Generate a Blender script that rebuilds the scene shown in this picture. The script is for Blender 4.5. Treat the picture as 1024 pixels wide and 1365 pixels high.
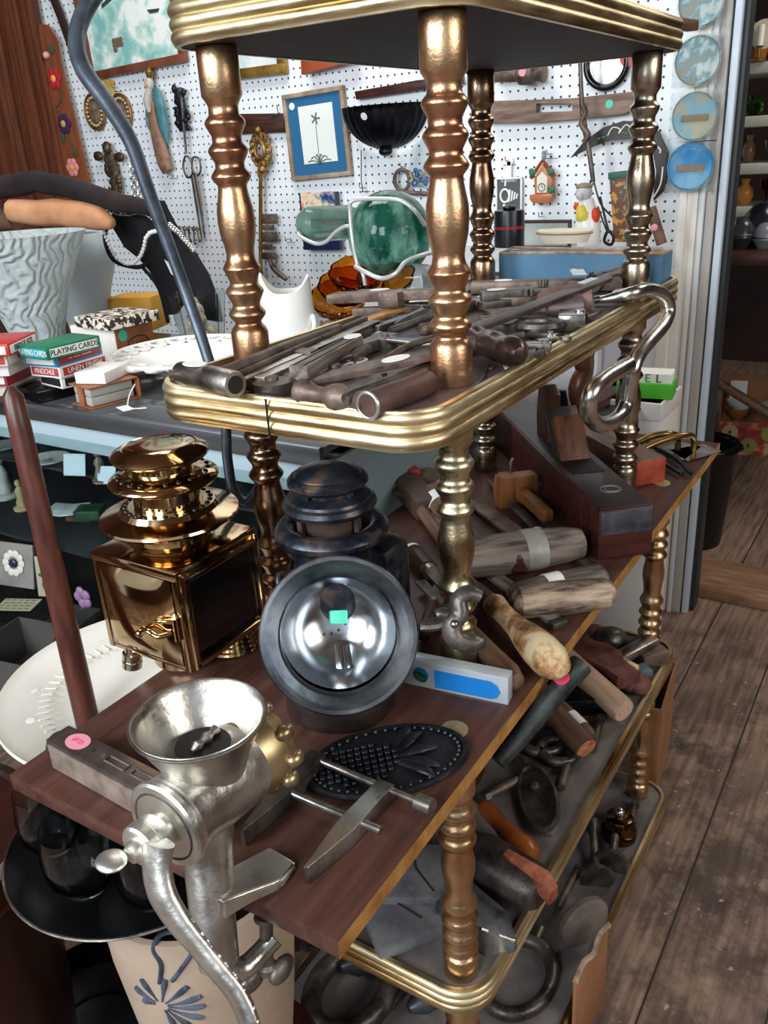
import bpy, bmesh, math, random
from mathutils import Vector, Matrix, Quaternion, noise
for _o in list(bpy.data.objects): bpy.data.objects.remove(_o)
random.seed(7)
PI = math.pi
SC = bpy.context.scene
COL = SC.collection

# ---------------------------------------------------------------- camera
CAM = Vector((-0.78992, -0.42305, 0.58583))
YAW, PIT, ROL, FPX = 0.582064, -0.398461, -0.061183, 1137.67
_f = Vector((math.cos(PIT)*math.cos(YAW), math.cos(PIT)*math.sin(YAW), math.sin(PIT)))
_r = Vector((math.sin(YAW), -math.cos(YAW), 0)); _u = _r.cross(_f)
_c, _s = math.cos(ROL), math.sin(ROL)
RT, UP, FW = _c*_r + _s*_u, -_s*_r + _c*_u, _f
cam_data = bpy.data.cameras.new('camera'); cam = bpy.data.objects.new('camera', cam_data); COL.objects.link(cam)
cam_data.sensor_fit = 'VERTICAL'; cam_data.sensor_height = 36.0; cam_data.lens = 36.0*FPX/1365.0
cam_data.clip_start = 0.02; cam_data.clip_end = 60
cam.matrix_world = Matrix(((RT.x, UP.x, -FW.x, CAM.x), (RT.y, UP.y, -FW.y, CAM.y), (RT.z, UP.z, -FW.z, CAM.z), (0, 0, 0, 1)))
SC.camera = cam
# ---------------------------------------------------------------- world, lights, exposure
vs = SC.view_settings; vs.view_transform = 'Standard'; vs.look = 'None'; vs.gamma = 1.0; vs.use_curve_mapping = False
vs.exposure = 0.0
world = bpy.data.worlds.new('daylight'); SC.world = world; world.use_nodes = True
world.node_tree.nodes['Background'].inputs[0].default_value = (0.80, 0.90, 1.0, 1)
world.node_tree.nodes['Background'].inputs[1].default_value = 0.56
def area(name, loc, target, sx, sy, power, col=(1, 1, 1)):
    d = bpy.data.lights.new(name, 'AREA'); d.shape = 'RECTANGLE'; d.size = sx; d.size_y = sy; d.energy = power; d.color = col
    o = bpy.data.objects.new(name, d); COL.objects.link(o); o.location = loc
    o.rotation_euler = (Vector(target)-Vector(loc)).to_track_quat('-Z', 'Y').to_euler(); return o
area('window_light_behind', (-2.45, -0.15, 1.25), (0.2, 0.2, 0.0), 0.9, 1.3, 62, (0.88, 0.94, 1.0))
area('window_light_left', (-2.3, 1.35, 1.45), (0.4, 0.3, 0.0), 0.9, 1.3, 70, (0.88, 0.94, 1.0))
area('window_light_right', (-0.2, -2.6, 1.2), (0.6, 0.2, -0.3), 1.6, 1.2, 40, (1.0, 0.97, 0.92))
area('ceiling_lamp_light', (1.0, 1.2, 1.9), (1.5, 1.2, 0.2), 1.0, 0.5, 20, (1.0, 0.98, 0.95))
area('far_room_fill_light', (2.6, -0.9, 1.9), (2.7, -0.2, -0.8), 0.8, 0.5, 22, (1.0, 0.95, 0.88))  # unseen area light added to brighten the room beyond the door

# ---------------------------------------------------------------- pixel <-> place helpers
def ray(px, py): return FW + RT*((px-512)/FPX) - UP*((py-682.5)/FPX)
def atz(px, py, z=0.0): d = ray(px, py); return CAM + d*((z-CAM.z)/d.z)
def atx(px, py, x=1.70): d = ray(px, py); return CAM + d*((x-CAM.x)/d.x)
def aty(px, py, y): d = ray(px, py); return CAM + d*((y-CAM.y)/d.y)
def atd(px, py, m): return CAM + ray(px, py)*m

# ---------------------------------------------------------------- materials
def lin(h):
    h = h.lstrip('#'); v = [int(h[i:i+2], 16)/255 for i in (0, 2, 4)]
    return tuple((c/12.92 if c <= .04045 else ((c+.055)/1.055)**2.4) for c in v)+(1,)
MATS = {}
def mat(name, c1, c2=None, rough=.5, metal=0.0, scale=8.0, stretch=(1, 1, 1), bump=0.0, bscale=None, detail=6, lo=.35, hi=.65, c3=None, spec=.5, trans=0.0, ior=1.45, coat=0.0, alpha=1.0, rvar=0.0):
    if name in MATS: return MATS[name]
    m = bpy.data.materials.new(name); m.use_nodes = True; nt = m.node_tree; N = nt.nodes; Lk = nt.links
    b = N['Principled BSDF']; b.inputs['Base Color'].default_value = lin(c1); b.inputs['Roughness'].default_value = rough
    b.inputs['Metallic'].default_value = metal; b.inputs['Specular IOR Level'].default_value = spec
    b.inputs['Transmission Weight'].default_value = trans; b.inputs['IOR'].default_value = ior
    b.inputs['Coat Weight'].default_value = coat; b.inputs['Coat Roughness'].default_value = .15; b.inputs['Alpha'].default_value = alpha
    if c2 or bump:
        tc = N.new('ShaderNodeTexCoord'); mp = N.new('ShaderNodeMapping'); mp.inputs['Scale'].default_value = stretch
        Lk.new(tc.outputs['Object'], mp.inputs['Vector'])
    if c2:
        nz = N.new('ShaderNodeTexNoise'); nz.inputs['Scale'].default_value = scale; nz.inputs['Detail'].default_value = detail
        nz.inputs['Roughness'].default_value = .62
        Lk.new(mp.outputs['Vector'], nz.inputs['Vector'])
        cr = N.new('ShaderNodeValToRGB'); cr.color_ramp.elements[0].position = lo; cr.color_ramp.elements[0].color = lin(c1)
        cr.color_ramp.elements[1].position = hi; cr.color_ramp.elements[1].color = lin(c2)
        if c3:
            e = cr.color_ramp.elements.new((lo+hi)/2); e.color = lin(c3)
        Lk.new(nz.outputs['Fac'], cr.inputs['Fac']); Lk.new(cr.outputs['Color'], b.inputs['Base Color'])
        if rvar:
            mr = N.new('ShaderNodeMapRange'); mr.inputs['From Min'].default_value = lo; mr.inputs['From Max'].default_value = hi
            mr.inputs['To Min'].default_value = rough-rvar; mr.inputs['To Max'].default_value = rough+rvar
            Lk.new(nz.outputs['Fac'], mr.inputs['Value']); Lk.new(mr.outputs['Result'], b.inputs['Roughness'])
    if bump:
        nb = N.new('ShaderNodeTexNoise'); nb.inputs['Scale'].default_value = bscale or scale*3; nb.inputs['Detail'].default_value = 5
        Lk.new(mp.outputs['Vector'], nb.inputs['Vector'])
        bp_ = N.new('ShaderNodeBump'); bp_.inputs['Strength'].default_value = min(1, bump); bp_.inputs['Distance'].default_value = .002
        Lk.new(nb.outputs['Fac'], bp_.inputs['Height']); Lk.new(bp_.outputs['Normal'], b.inputs['Normal'])
    MATS[name] = m; return m
def emis(name, c, s):
    m = bpy.data.materials.new(name); m.use_nodes = True; b = m.node_tree.nodes['Principled BSDF']
    b.inputs['Emission Color'].default_value = lin(c); b.inputs['Emission Strength'].default_value = s; b.inputs['Base Color'].default_value = lin(c); return m
def plain(name, c, rough=.55, **k): return mat(name, c, rough=rough, **k)
def glass(name, c, rough=.03, **k): return mat(name, c, rough=rough, trans=1.0, **k)
def grime(m, scale, c, lo, hi, strength=1.0):
    """adds a second blotchy layer of wear over a material's base colour"""
    nt = m.node_tree; N = nt.nodes; Lk = nt.links; b = N['Principled BSDF']; src = b.inputs['Base Color']
    tc = N.new('ShaderNodeTexCoord'); nz = N.new('ShaderNodeTexNoise'); nz.inputs['Scale'].default_value = scale; nz.inputs['Detail'].default_value = 8
    Lk.new(tc.outputs['Object'], nz.inputs['Vector'])
    mr = N.new('ShaderNodeMapRange'); mr.inputs['From Min'].default_value = lo; mr.inputs['From Max'].default_value = hi; mr.inputs['To Max'].default_value = strength
    Lk.new(nz.outputs['Fac'], mr.inputs['Value'])
    mx = N.new('ShaderNodeMix'); mx.data_type = 'RGBA'
    if src.is_linked: Lk.new(src.links[0].from_socket, mx.inputs['A'])
    else: mx.inputs['A'].default_value = src.default_value
    mx.inputs['B'].default_value = lin(c); Lk.new(mr.outputs['Result'], mx.inputs['Factor']); Lk.new(mx.outputs['Result'], src)
    return m

m_rim = mat('brass_gallery', '#a5844a', '#f0dfb6', rough=.36, metal=1, scale=5, stretch=(1, 1, 9), bump=.15, bscale=40, lo=.3, hi=.62, rvar=.1)
m_post = mat('copper_gold_post', '#c48e6c', '#e2cc9f', rough=.33, metal=.95, scale=6, bump=.14, bscale=320, lo=.42, hi=.66, rvar=.05)
grime(m_post, 190, '#4c3322', .62, .74, .6)
m_nickel = mat('dull_nickel_post', '#a08d78', '#d6ccb6', rough=.3, metal=1, scale=7, bump=.12, bscale=300, lo=.4, hi=.66, rvar=.05)
m_pbrass = mat('pale_brass_post', '#a48765', '#d8cfae', rough=.32, metal=1, scale=9, bump=.14, bscale=300, lo=.36, hi=.6, rvar=.05); grime(m_pbrass, 160, '#4c3a28', .6, .72, .7)
m_dbronze = mat('dark_bronze_post', '#7a5a45', '#b89d82', rough=.25, metal=1, scale=7, bump=.1, bscale=300)
m_postlow = mat('gold_post', '#b98d62', '#e8cda6', rough=.3, metal=1, scale=7, bump=.2, bscale=260, lo=.35, hi=.68)
m_board = mat('brown_wood_board', '#3b231d', '#5f3f34', rough=.38, scale=7, stretch=(.6, 7, 7), bump=.12, bscale=30, lo=.3, hi=.75)
grime(m_board, 9, '#7a6358', .58, .75, .45)
m_boardedge = mat('raw_wood_edge', '#8a5826', '#c08f4f', rough=.6, scale=20, stretch=(1, 1, 1), lo=.35, hi=.65)
m_shelf = mat('dusty_shelf_top', '#4b3a36', '#75645e', rough=.55, scale=9, lo=.35, hi=.7, bump=.1)
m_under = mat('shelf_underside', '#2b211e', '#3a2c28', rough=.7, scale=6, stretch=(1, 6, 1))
m_grey = mat('dusty_grey_shelf', '#4a4441', '#807975', rough=.6, scale=8, lo=.3, hi=.7, bump=.1); grime(m_grey, 5, '#3a322e', .5, .7, .8)
m_iron = mat('dark_iron', '#3d3735', '#777069', rough=.42, metal=.75, scale=22, bump=.4, bscale=120, rvar=.1)
m_rust = mat('rusty_iron', '#3f312a', '#7e6d61', rough=.52, metal=.55, scale=25, bump=.5, bscale=150)
m_redrust = mat('red_rust', '#4a1f1a', '#7d5048', rough=.6, metal=.2, scale=30, bump=.5, bscale=160)
m_steel = mat('worn_steel', '#7b746d', '#b5afa7', rough=.33, metal=1, scale=15, bump=.2, bscale=150, rvar=.1)
m_bright = mat('bright_steel', '#c9c7c3', '#eceae6', rough=.27, metal=1, scale=10, rvar=.06)
m_tin = mat('tinned_iron', '#8e8b84', '#d9d6cd', rough=.3, metal=.95, scale=8, bump=.25, bscale=130, lo=.3, hi=.6, rvar=.1); grime(m_tin, 40, '#5b564e', .66, .78, .7)
m_black = mat('black_iron', '#0e0f12', '#24262b', rough=.35, metal=.4, scale=20, bump=.3, bscale=100)
m_blackp = plain('black_gloss', '#0b0b0d', .2)
m_brass = mat('polished_brass', '#bf9d70', '#dcc39c', rough=.11, metal=1, scale=4, rvar=.04)
m_wdark = mat('dark_wood', '#2e1712', '#4d2a20', rough=.4, scale=12, stretch=(1, 8, 8), bump=.2)
m_wmid = mat('brown_handle_wood', '#4d3527', '#7a5b45', rough=.55, scale=10, stretch=(1, 8, 8), bump=.2, bscale=30)
m_wgrey = mat('weathered_grey_wood', '#3c332d', '#85786d', rough=.7, scale=9, stretch=(1, 9, 9), bump=.8, bscale=25, lo=.36, hi=.62)
m_wlight = mat('pale_worn_wood', '#76502f', '#e0caa2', rough=.5, scale=30, lo=.36, hi=.56, c3='#b98e5f', bump=.3)
m_worange = mat('orange_wood', '#6d4223', '#935d32', rough=.45, scale=9, stretch=(8, 8, 1))
m_wpale = mat('pale_wood', '#a98a70', '#cdb096', rough=.55, scale=9, stretch=(1, 8, 8))
m_card = mat('brown_cardboard', '#8a5e3e', '#a47451', rough=.8, scale=5)
m_white = plain('white_paper', '#eeece6', .6)
m_whiteg = plain('white_gloss', '#f0efe9', .2)
m_tag = plain('pale_tag', '#dfe6e4', .5)
m_pink = plain('pink_sticker', '#e08fa0', .5)
m_hot = plain('hot_pink_sticker', '#e2486a', .5)
m_teal = plain('teal_sticker', '#56c9ac', .5)
m_glass = glass('clear_glass', '#f2fbfa')
m_ink = plain('black_ink', '#15120f', .6)

# ---------------------------------------------------------------- mesh builder
class G:
    def __init__(s): s.bm = bmesh.new()
    def _x(s, vs, M):
        if M is not None: bmesh.ops.transform(s.bm, matrix=M, verts=vs)
        return s
    def box(s, c, d, bev=0.0, M=None, seg=2, taper=None):
        r = bmesh.ops.create_cube(s.bm, size=1); vs = r['verts']
        for v in vs:
            t = 1.0
            if taper and v.co.z > 0: t = taper
            v.co = Vector((c[0]+v.co.x*d[0]*t, c[1]+v.co.y*d[1]*t, c[2]+v.co.z*d[2]))
        if bev:
            es = list({e for v in vs for e in v.link_edges}); k = set(s.bm.verts)-set(vs)
            bmesh.ops.bevel(s.bm, geom=es, offset=bev, segments=seg, affect='EDGES', profile=.5)
            vs = [v for v in s.bm.verts if v not in k]
        return s._x(vs, M)
    def lathe(s, prof, M=None, seg=32, sx=1, sy=1, fn=None, cap=True):
        """prof: list of (radius, z)"""
        rings = []; new = []
        for (r, z) in prof:
            if r <= 1e-6: v = s.bm.verts.new((0, 0, z)); rings.append([v]); new.append(v)
            else:
                ring = []
                for i in range(seg):
                    a = 2*PI*i/seg; rr = r*(fn(a, z) if fn else 1)
                    v = s.bm.verts.new((rr*math.cos(a)*sx, rr*math.sin(a)*sy, z)); ring.append(v); new.append(v)
                rings.append(ring)
        for A, B in zip(rings, rings[1:]):
            if len(A) == 1 and len(B) == 1: continue
            for i in range(seg):
                j = (i+1) % seg
                if len(A) == 1: s.bm.faces.new((A[0], B[j], B[i]))
                elif len(B) == 1: s.bm.faces.new((A[i], A[j], B[0]))
                else: s.bm.faces.new((A[i], A[j], B[j], B[i]))
        if cap:
            if len(rings[0]) > 1: s.bm.faces.new(list(reversed(rings[0])))
            if len(rings[-1]) > 1: s.bm.faces.new(rings[-1])
        return s._x(new, M)
    def cyl(s, p1, p2, r1, r2=None, seg=20):
        p1, p2 = Vector(p1), Vector(p2); d = p2-p1; q = d.to_track_quat('Z', 'Y').to_matrix().to_4x4()
        return s.lathe([(r1, 0), (r2 if r2 is not None else r1, d.length)], Matrix.Translation(p1) @ q, seg)
    def turn(s, p1, p2, prof, seg=24, sx=1, sy=1):
        """lathe whose profile is (radius, fraction along p1->p2)"""
        p1, p2 = Vector(p1), Vector(p2); d = p2-p1; q = d.to_track_quat('Z', 'Y').to_matrix().to_4x4()
        return s.lathe([(r, t*d.length) for r, t in prof], Matrix.Translation(p1) @ q, seg, sx, sy)
    def ball(s, c, r, sc=(1, 1, 1), u=20, v=12, M=None):
        k = bmesh.ops.create_uvsphere(s.bm, u_segments=u, v_segments=v, radius=r)['verts']
        for w in k: w.co = Vector((w.co.x*sc[0]+c[0], w.co.y*sc[1]+c[1], w.co.z*sc[2]+c[2]))
        return s._x(k, M)
    def torus(s, c, R_, r, M=None, a0=0, a1=2*PI, n=36, m=10, sy=1, flat=1):
        full = abs(a1-a0-2*PI) < 1e-4
        pts = []
        for i in range(n if full else n+1):
            a = a0+(a1-a0)*i/n; pts.append((c[0]+R_*math.cos(a), c[1]+R_*math.sin(a)*sy, c[2]))
        return s.tube(pts, r, M=M, m=m, closed=full, flat=flat)
    def tube(s, pts, r, M=None, m=10, closed=False, flat=1.0, smooth=0, flatw=1.0):
        pts = [Vector(q) for q in pts]
        rs = list(r) if isinstance(r, (list, tuple)) else [r]*len(pts)
        if smooth:
            P2, R2 = [], []; n = len(pts)
            rng = range(n) if closed else range(n-1)
            for i in rng:
                g = lambda k: pts[k % n] if closed else pts[max(0, min(n-1, k))]
                a, b, c_, d = g(i-1), g(i), g(i+1), g(i+2)
                for k in range(smooth):
                    t = k/smooth
                    P2.append(.5*((2*b)+(c_-a)*t+(2*a-5*b+4*c_-d)*t*t+(3*b-a-3*c_+d)*t**3))
                    R2.append(rs[i]+(rs[(i+1) % n]-rs[i])*t)
            if not closed: P2.append(pts[-1]); R2.append(rs[-1])
            pts, rs = P2, R2
        n = len(pts); rings = []; new = []; up = None
        for i in range(n):
            a = pts[(i-1) % n] if (closed or i > 0) else pts[i]; b = pts[(i+1) % n] if (closed or i < n-1) else pts[i]
            t = (b-a).normalized()
            if up is None:
                up = Vector((0, 0, 1)) if abs(t.z) < .9 else Vector((1, 0, 0))
            sd = t.cross(up)
            if sd.length < 1e-5: sd = t.orthogonal()
            sd.normalize(); up = sd.cross(t).normalized()
            ring = []
            for k in range(m):
                an = 2*PI*k/m; v = s.bm.verts.new(pts[i]+sd*(rs[i]*flatw*math.cos(an))+up*(rs[i]*flat*math.sin(an))); ring.append(v); new.append(v)
            rings.append(ring)
        L = n if closed else n-1
        for i in range(L):
            A, B = rings[i], rings[(i+1) % n]
            for k in range(m):
                j = (k+1) % m
                s.bm.faces.new((A[k], A[j], B[j], B[k]))
        if not closed:
            s.bm.faces.new(list(reversed(rings[0]))); s.bm.faces.new(rings[-1])
        return s._x(new, M)
    def prism(s, pts, z0, z1, M=None, bev=0.0, holes=None):
        n = len(pts); A = [s.bm.verts.new((x, y, z0)) for x, y in pts]; B = [s.bm.verts.new((x, y, z1)) for x, y in pts]
        f0 = s.bm.faces.new(list(reversed(A))); f1 = s.bm.faces.new(B); 
        for i in range(n):
            j = (i+1) % n; s.bm.faces.new((A[i], A[j], B[j], B[i]))
        vs = A+B
        if bev:
            k = set(s.bm.verts)-set(vs); es = list(f0.edges)+list(f1.edges)
            bmesh.ops.bevel(s.bm, geom=es, offset=bev, segments=2, affect='EDGES', profile=.5)
            vs = [v for v in s.bm.verts if v not in k]
        return s._x(vs, M)
    def loft(s, rings, M=None, closed=True, cap=True):
        R_ = [[s.bm.verts.new(q) for q in ring] for ring in rings]; m = len(R_[0])
        for A, B in zip(R_, R_[1:]):
            for k in range(m if closed else m-1):
                j = (k+1) % m; s.bm.faces.new((A[k], A[j], B[j], B[k]))
        if cap and closed: s.bm.faces.new(list(reversed(R_[0]))); s.bm.faces.new(R_[-1])
        return s._x([v for r in R_ for v in r], M)
    def bumpy(s, amp, freq, seed=0):
        for v in s.bm.verts:
            n = noise.noise_vector(v.co*freq+Vector((seed, seed*1.7, 0))); v.co += n*amp
        return s

def frame(p1, p2, roll=0.0, upv=(0, 0, 1)):
    """matrix whose X axis runs p1 -> p2, Z towards upv, origin at p1"""
    p1, p2 = Vector(p1), Vector(p2); x = (p2-p1).normalized(); up = Vector(upv)
    y = up.cross(x)
    if y.length < 1e-4: y = Vector((0, 1, 0)).cross(x)
    y.normalize(); z = x.cross(y)
    m = Matrix(((x.x, y.x, z.x, p1.x), (x.y, y.y, z.y, p1.y), (x.z, y.z, z.z, p1.z), (0, 0, 0, 1)))
    return m @ Matrix.Rotation(roll, 4, 'X')
def T(x=0, y=0, z=0): return Matrix.Translation((x, y, z))
def R(a, ax='Z'): return Matrix.Rotation(math.radians(a), 4, ax)
def finish(bm, ang=38):
    bmesh.ops.recalc_face_normals(bm, faces=bm.faces)
    for f in bm.faces: f.smooth = True
    lim = math.radians(ang)
    for e in bm.edges:
        if len(e.link_faces) == 2 and e.calc_face_angle(0) > lim: e.smooth = False
def props(o, label=None, cat=None, group=None, kind=None):
    if label: o['label'] = label
    if cat: o['category'] = cat
    if group: o['group'] = group
    if kind: o['kind'] = kind
    return o
def obj(name, g, m, parent=None, M=None, label=None, cat=None, group=None, kind=None, ang=38):
    finish(g.bm, ang); me = bpy.data.meshes.new(name)
    # centre the mesh on its own origin when it is a thing of its own
    g.bm.to_mesh(me); g.bm.free()
    for q in (m if isinstance(m, (list, tuple)) else [m]): me.materials.append(q)
    o = bpy.data.objects.new(name, me); COL.objects.link(o)
    if parent is not None: o.parent = parent
    if M is not None: o.matrix_basis = M
    return props(o, label, cat, group, kind)
def thing(name, label, cat, M=None, group=None):
    o = bpy.data.objects.new(name, None); COL.objects.link(o); o.empty_display_size = .02
    if M is not None: o.matrix_basis = M
    return props(o, label, cat, group)
def struct(name, g, m, **k): return obj(name, g, m, kind='structure', **k)
def copy_thing(root, M=None, label=None, group=None):
    r = root.copy(); COL.objects.link(r)
    if M is not None: r.matrix_basis = M
    if label: r['label'] = label
    if group: r['group'] = group
    for ch in list(root.children):
        c = ch.copy(); COL.objects.link(c); c.parent = r
        for gch in list(ch.children):
            d = gch.copy(); COL.objects.link(d); d.parent = c
    return r
def text(name, s, size, m, parent, M, ext=.0002, align='CENTER', sx=1.0):
    cu = bpy.data.curves.new(name, 'FONT'); cu.body = s; cu.size = size; cu.extrude = ext; cu.align_x = align; cu.align_y = 'CENTER'
    t = bpy.data.objects.new(name, cu); COL.objects.link(t)
    me = bpy.data.meshes.new_from_object(t); bpy.data.objects.remove(t)
    for v in me.vertices: v.co.x *= sx
    me.name = name; me.materials.clear(); me.materials.append(m)
    o = bpy.data.objects.new(name, me); COL.objects.link(o)
    if parent is not None: o.parent = parent
    o.matrix_basis = M; return o
def sticker(parent, M, m=None, r=.009, sx=1.4, name='price_sticker', label=None):
    return obj(name, G().lathe([(r, 0), (r, .0005)], seg=20, sx=sx), m or m_tag, parent, M, label=label)
# ================================================================ the room
FZ = -0.82; WX = 1.70
def floor_mat():
    m = bpy.data.materials.new('worn_plank_floor'); m.use_nodes = True; nt = m.node_tree; N = nt.nodes; L = nt.links; b = N['Principled BSDF']
    tc = N.new('ShaderNodeTexCoord'); sp = N.new('ShaderNodeSeparateXYZ'); L.new(tc.outputs['Object'], sp.inputs[0])
    def ma(op, a, c=None):
        q = N.new('ShaderNodeMath'); q.operation = op
        for i, v in enumerate((a, c)):
            if v is None: continue
            if isinstance(v, (int, float)): q.inputs[i].default_value = v
            else: L.new(v, q.inputs[i])
        return q.outputs[0]
    yy = ma('DIVIDE', sp.outputs['Y'], .19); fr = ma('FRACT', yy); cell = ma('FLOOR', yy)
    gap = ma('LESS_THAN', fr, .022)
    mp = N.new('ShaderNodeMapping'); mp.inputs['Scale'].default_value = (1.2, 14, 1); L.new(tc.outputs['Object'], mp.inputs[0])
    n1 = N.new('ShaderNodeTexNoise'); n1.inputs['Scale'].default_value = 5; n1.inputs['Detail'].default_value = 8; L.new(mp.outputs[0], n1.inputs['Vector'])
    n2 = N.new('ShaderNodeTexNoise'); n2.inputs['Scale'].default_value = 6; n2.inputs['Detail'].default_value = 10; n2.inputs['Roughness'].default_value = .75; L.new(tc.outputs['Object'], n2.inputs['Vector'])
    n3 = N.new('ShaderNodeTexNoise'); n3.inputs['Scale'].default_value = 1.7; n3.inputs['Detail'].default_value = 3; L.new(tc.outputs['Object'], n3.inputs['Vector'])
    wn = N.new('ShaderNodeTexWhiteNoise'); wn.noise_dimensions = '1D'; L.new(cell, wn.inputs['W'])
    c1 = N.new('ShaderNodeValToRGB'); e = c1.color_ramp.elements; e[0].position = .3; e[0].color = lin('#6b5244'); e[1].position = .7; e[1].color = lin('#a48a75'); L.new(n1.outputs[0], c1.inputs[0])
    c2 = N.new('ShaderNodeValToRGB'); e = c2.color_ramp.elements; e[0].position = .44; e[0].color = (0, 0, 0, 1); e[1].position = .56; e[1].color = (1, 1, 1, 1); L.new(n2.outputs[0], c2.inputs[0])
    near = N.new('ShaderNodeMapRange'); near.inputs['From Min'].default_value = 1.75; near.inputs['From Max'].default_value = 1.55; L.new(sp.outputs['X'], near.inputs['Value'])
    n3r = N.new('ShaderNodeMapRange'); n3r.inputs['From Min'].default_value = .35; n3r.inputs['From Max'].default_value = .6; n3r.inputs['To Min'].default_value = .35; L.new(n3.outputs[0], n3r.inputs['Value'])
    f = ma('MULTIPLY', ma('MULTIPLY', c2.outputs[0], near.outputs[0]), n3r.outputs[0])
    mx = N.new('ShaderNodeMix'); mx.data_type = 'RGBA'; L.new(f, mx.inputs['Factor']); L.new(c1.outputs[0], mx.inputs['A']); mx.inputs['B'].default_value = lin('#2e211b')
    mg = N.new('ShaderNodeMix'); mg.data_type = 'RGBA'; L.new(gap, mg.inputs['Factor']); L.new(mx.outputs['Result'], mg.inputs['A']); mg.inputs['B'].default_value = lin('#2a1c15')
    hs = N.new('ShaderNodeHueSaturation'); L.new(mg.outputs['Result'], hs.inputs['Color'])
    vv = ma('ADD', ma('MULTIPLY', wn.outputs['Value'], .25), .85); L.new(vv, hs.inputs['Value'])
    n4 = N.new('ShaderNodeTexNoise'); n4.inputs['Scale'].default_value = 38; n4.inputs['Detail'].default_value = 3; L.new(tc.outputs['Object'], n4.inputs['Vector'])
    fl = N.new('ShaderNodeMapRange'); fl.inputs['From Min'].default_value = .68; fl.inputs['From Max'].default_value = .72; L.new(n4.outputs[0], fl.inputs['Value'])
    m4 = N.new('ShaderNodeMix'); m4.data_type = 'RGBA'; L.new(ma('MULTIPLY', fl.outputs[0], near.outputs[0]), m4.inputs['Factor']); L.new(hs.outputs[0], m4.inputs['A']); m4.inputs['B'].default_value = lin('#a98f79')
    L.new(m4.outputs['Result'], b.inputs['Base Color']); b.inputs['Roughness'].default_value = .55
    bp_ = N.new('ShaderNodeBump'); bp_.inputs['Strength'].default_value = .35; bp_.inputs['Distance'].default_value = .004; L.new(n2.outputs[0], bp_.inputs['Height']); L.new(bp_.outputs[0], b.inputs['Normal'])
    return m
def peg_mat():
    m = bpy.data.materials.new('white_pegboard'); m.use_nodes = True; nt = m.node_tree; N = nt.nodes; L = nt.links; b = N['Principled BSDF']
    tc = N.new('ShaderNodeTexCoord'); sp = N.new('ShaderNodeSeparateXYZ'); L.new(tc.outputs['Object'], sp.inputs[0])
    def ma(op, a, c=None):
        q = N.new('ShaderNodeMath'); q.operation = op
        for i, v in enumerate((a, c)):
            if v is None: continue
            if isinstance(v, (int, float)): q.inputs[i].default_value = v
            else: L.new(v, q.inputs[i])
        return q.outputs[0]
    def ax(s):
        return ma('MULTIPLY', ma('SUBTRACT', ma('FRACT', ma('DIVIDE', s, .0254)), .5), .0254)
    a, c = ax(sp.outputs['Y']), ax(sp.outputs['Z'])
    d = ma('SQRT', ma('ADD', ma('MULTIPLY', a, a), ma('MULTIPLY', c, c)))
    h = ma('LESS_THAN', d, .0034)
    mx = N.new('ShaderNodeMix'); mx.data_type = 'RGBA'; L.new(h, mx.inputs['Factor']); mx.inputs['A'].default_value = lin('#e8eef2'); mx.inputs['B'].default_value = lin('#20242a')
    L.new(mx.outputs['Result'], b.inputs['Base Color']); b.inputs['Roughness'].default_value = .45
    return m
m_floor = floor_mat(); m_peg = peg_mat()
m_cas = mat('old_cream_paint', '#e2ddd2', '#f1ede4', rough=.5, scale=14, stretch=(1, 1, .3)); grime(m_cas, 30, '#8d8474', .68, .75, .7)
m_bluegrey = plain('blue_grey_frame', '#cbd8e4', .4)
m_gframe = plain('grey_frame', '#b5b1ab', .45)
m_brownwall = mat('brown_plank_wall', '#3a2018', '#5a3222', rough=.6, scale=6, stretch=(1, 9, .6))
struct('floor', G().box((1.6, -.2, FZ-.02), (9, 9, .04)), m_floor)
# pegboard wall with the door opening at its right end
g = G(); g.box((WX+.01, 1.88, .65), (.02, 3.36, 3.0)); struct('wall_back', g, m_peg)
yd = .13
g = G(); g.box((WX+.03, .170, .3), (.08, .07, 2.24), .003); g.box((WX-.013, .190, .3), (.008, .02, 2.24), .002); g.box((WX-.013, .158, .3), (.006, .014, 2.24), .002)
struct('trim_1', g, m_cas)
g = G(); g.box((WX-.006, .139, .3), (.03, .012, 2.24), .002); struct('trim_2', g, plain('pale_frame_paint', '#d7dcdd', .4))
g = G(); g.box((WX+.01, .120, .3), (.04, .024, 2.24), .002); struct('trim_3', g, m_gframe)
g = G(); g.box((WX+.01, .094, .3), (.03, .018, 2.24), .002); struct('trim_4', g, m_bluegrey)
g = G(); g.box((WX+.05, .078, .3), (.06, .014, 2.24), .002); struct('trim_8', g, plain('dark_frame', '#2c3033', .5))
g = G(); g.box((1.94, -.98, FZ+.0175), (.24, 2.3, .035), .006); struct('trim_5', g, mat('threshold_wood', '#7d5a44', '#a98465', rough=.55, scale=7, stretch=(6, 1, 1)))
# lower part of the wall beside the shelves (cream panelling)
g = G(); g.box((WX-.02, .5, -.35), (.03, .6, .94), .004)
for k in range(3): g.box((WX-.045, .3+.2*k, -.4), (.02, .02, .8), .004)
struct('trim_6', g, m_cas)
# the room behind the door
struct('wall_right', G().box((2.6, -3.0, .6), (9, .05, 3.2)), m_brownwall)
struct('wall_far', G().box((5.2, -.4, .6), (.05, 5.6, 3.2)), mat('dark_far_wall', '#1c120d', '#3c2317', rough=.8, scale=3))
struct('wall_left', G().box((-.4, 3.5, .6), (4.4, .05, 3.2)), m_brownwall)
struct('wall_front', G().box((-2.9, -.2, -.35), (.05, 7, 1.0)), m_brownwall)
struct('ceiling', G().box((1.2, 0.2, 2.22), (8.2, 6.6, .05)), mat('brown_ceiling', '#4a3427', '#6d4e3b', rough=.7, scale=4, stretch=(1, 8, 1)))

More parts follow.
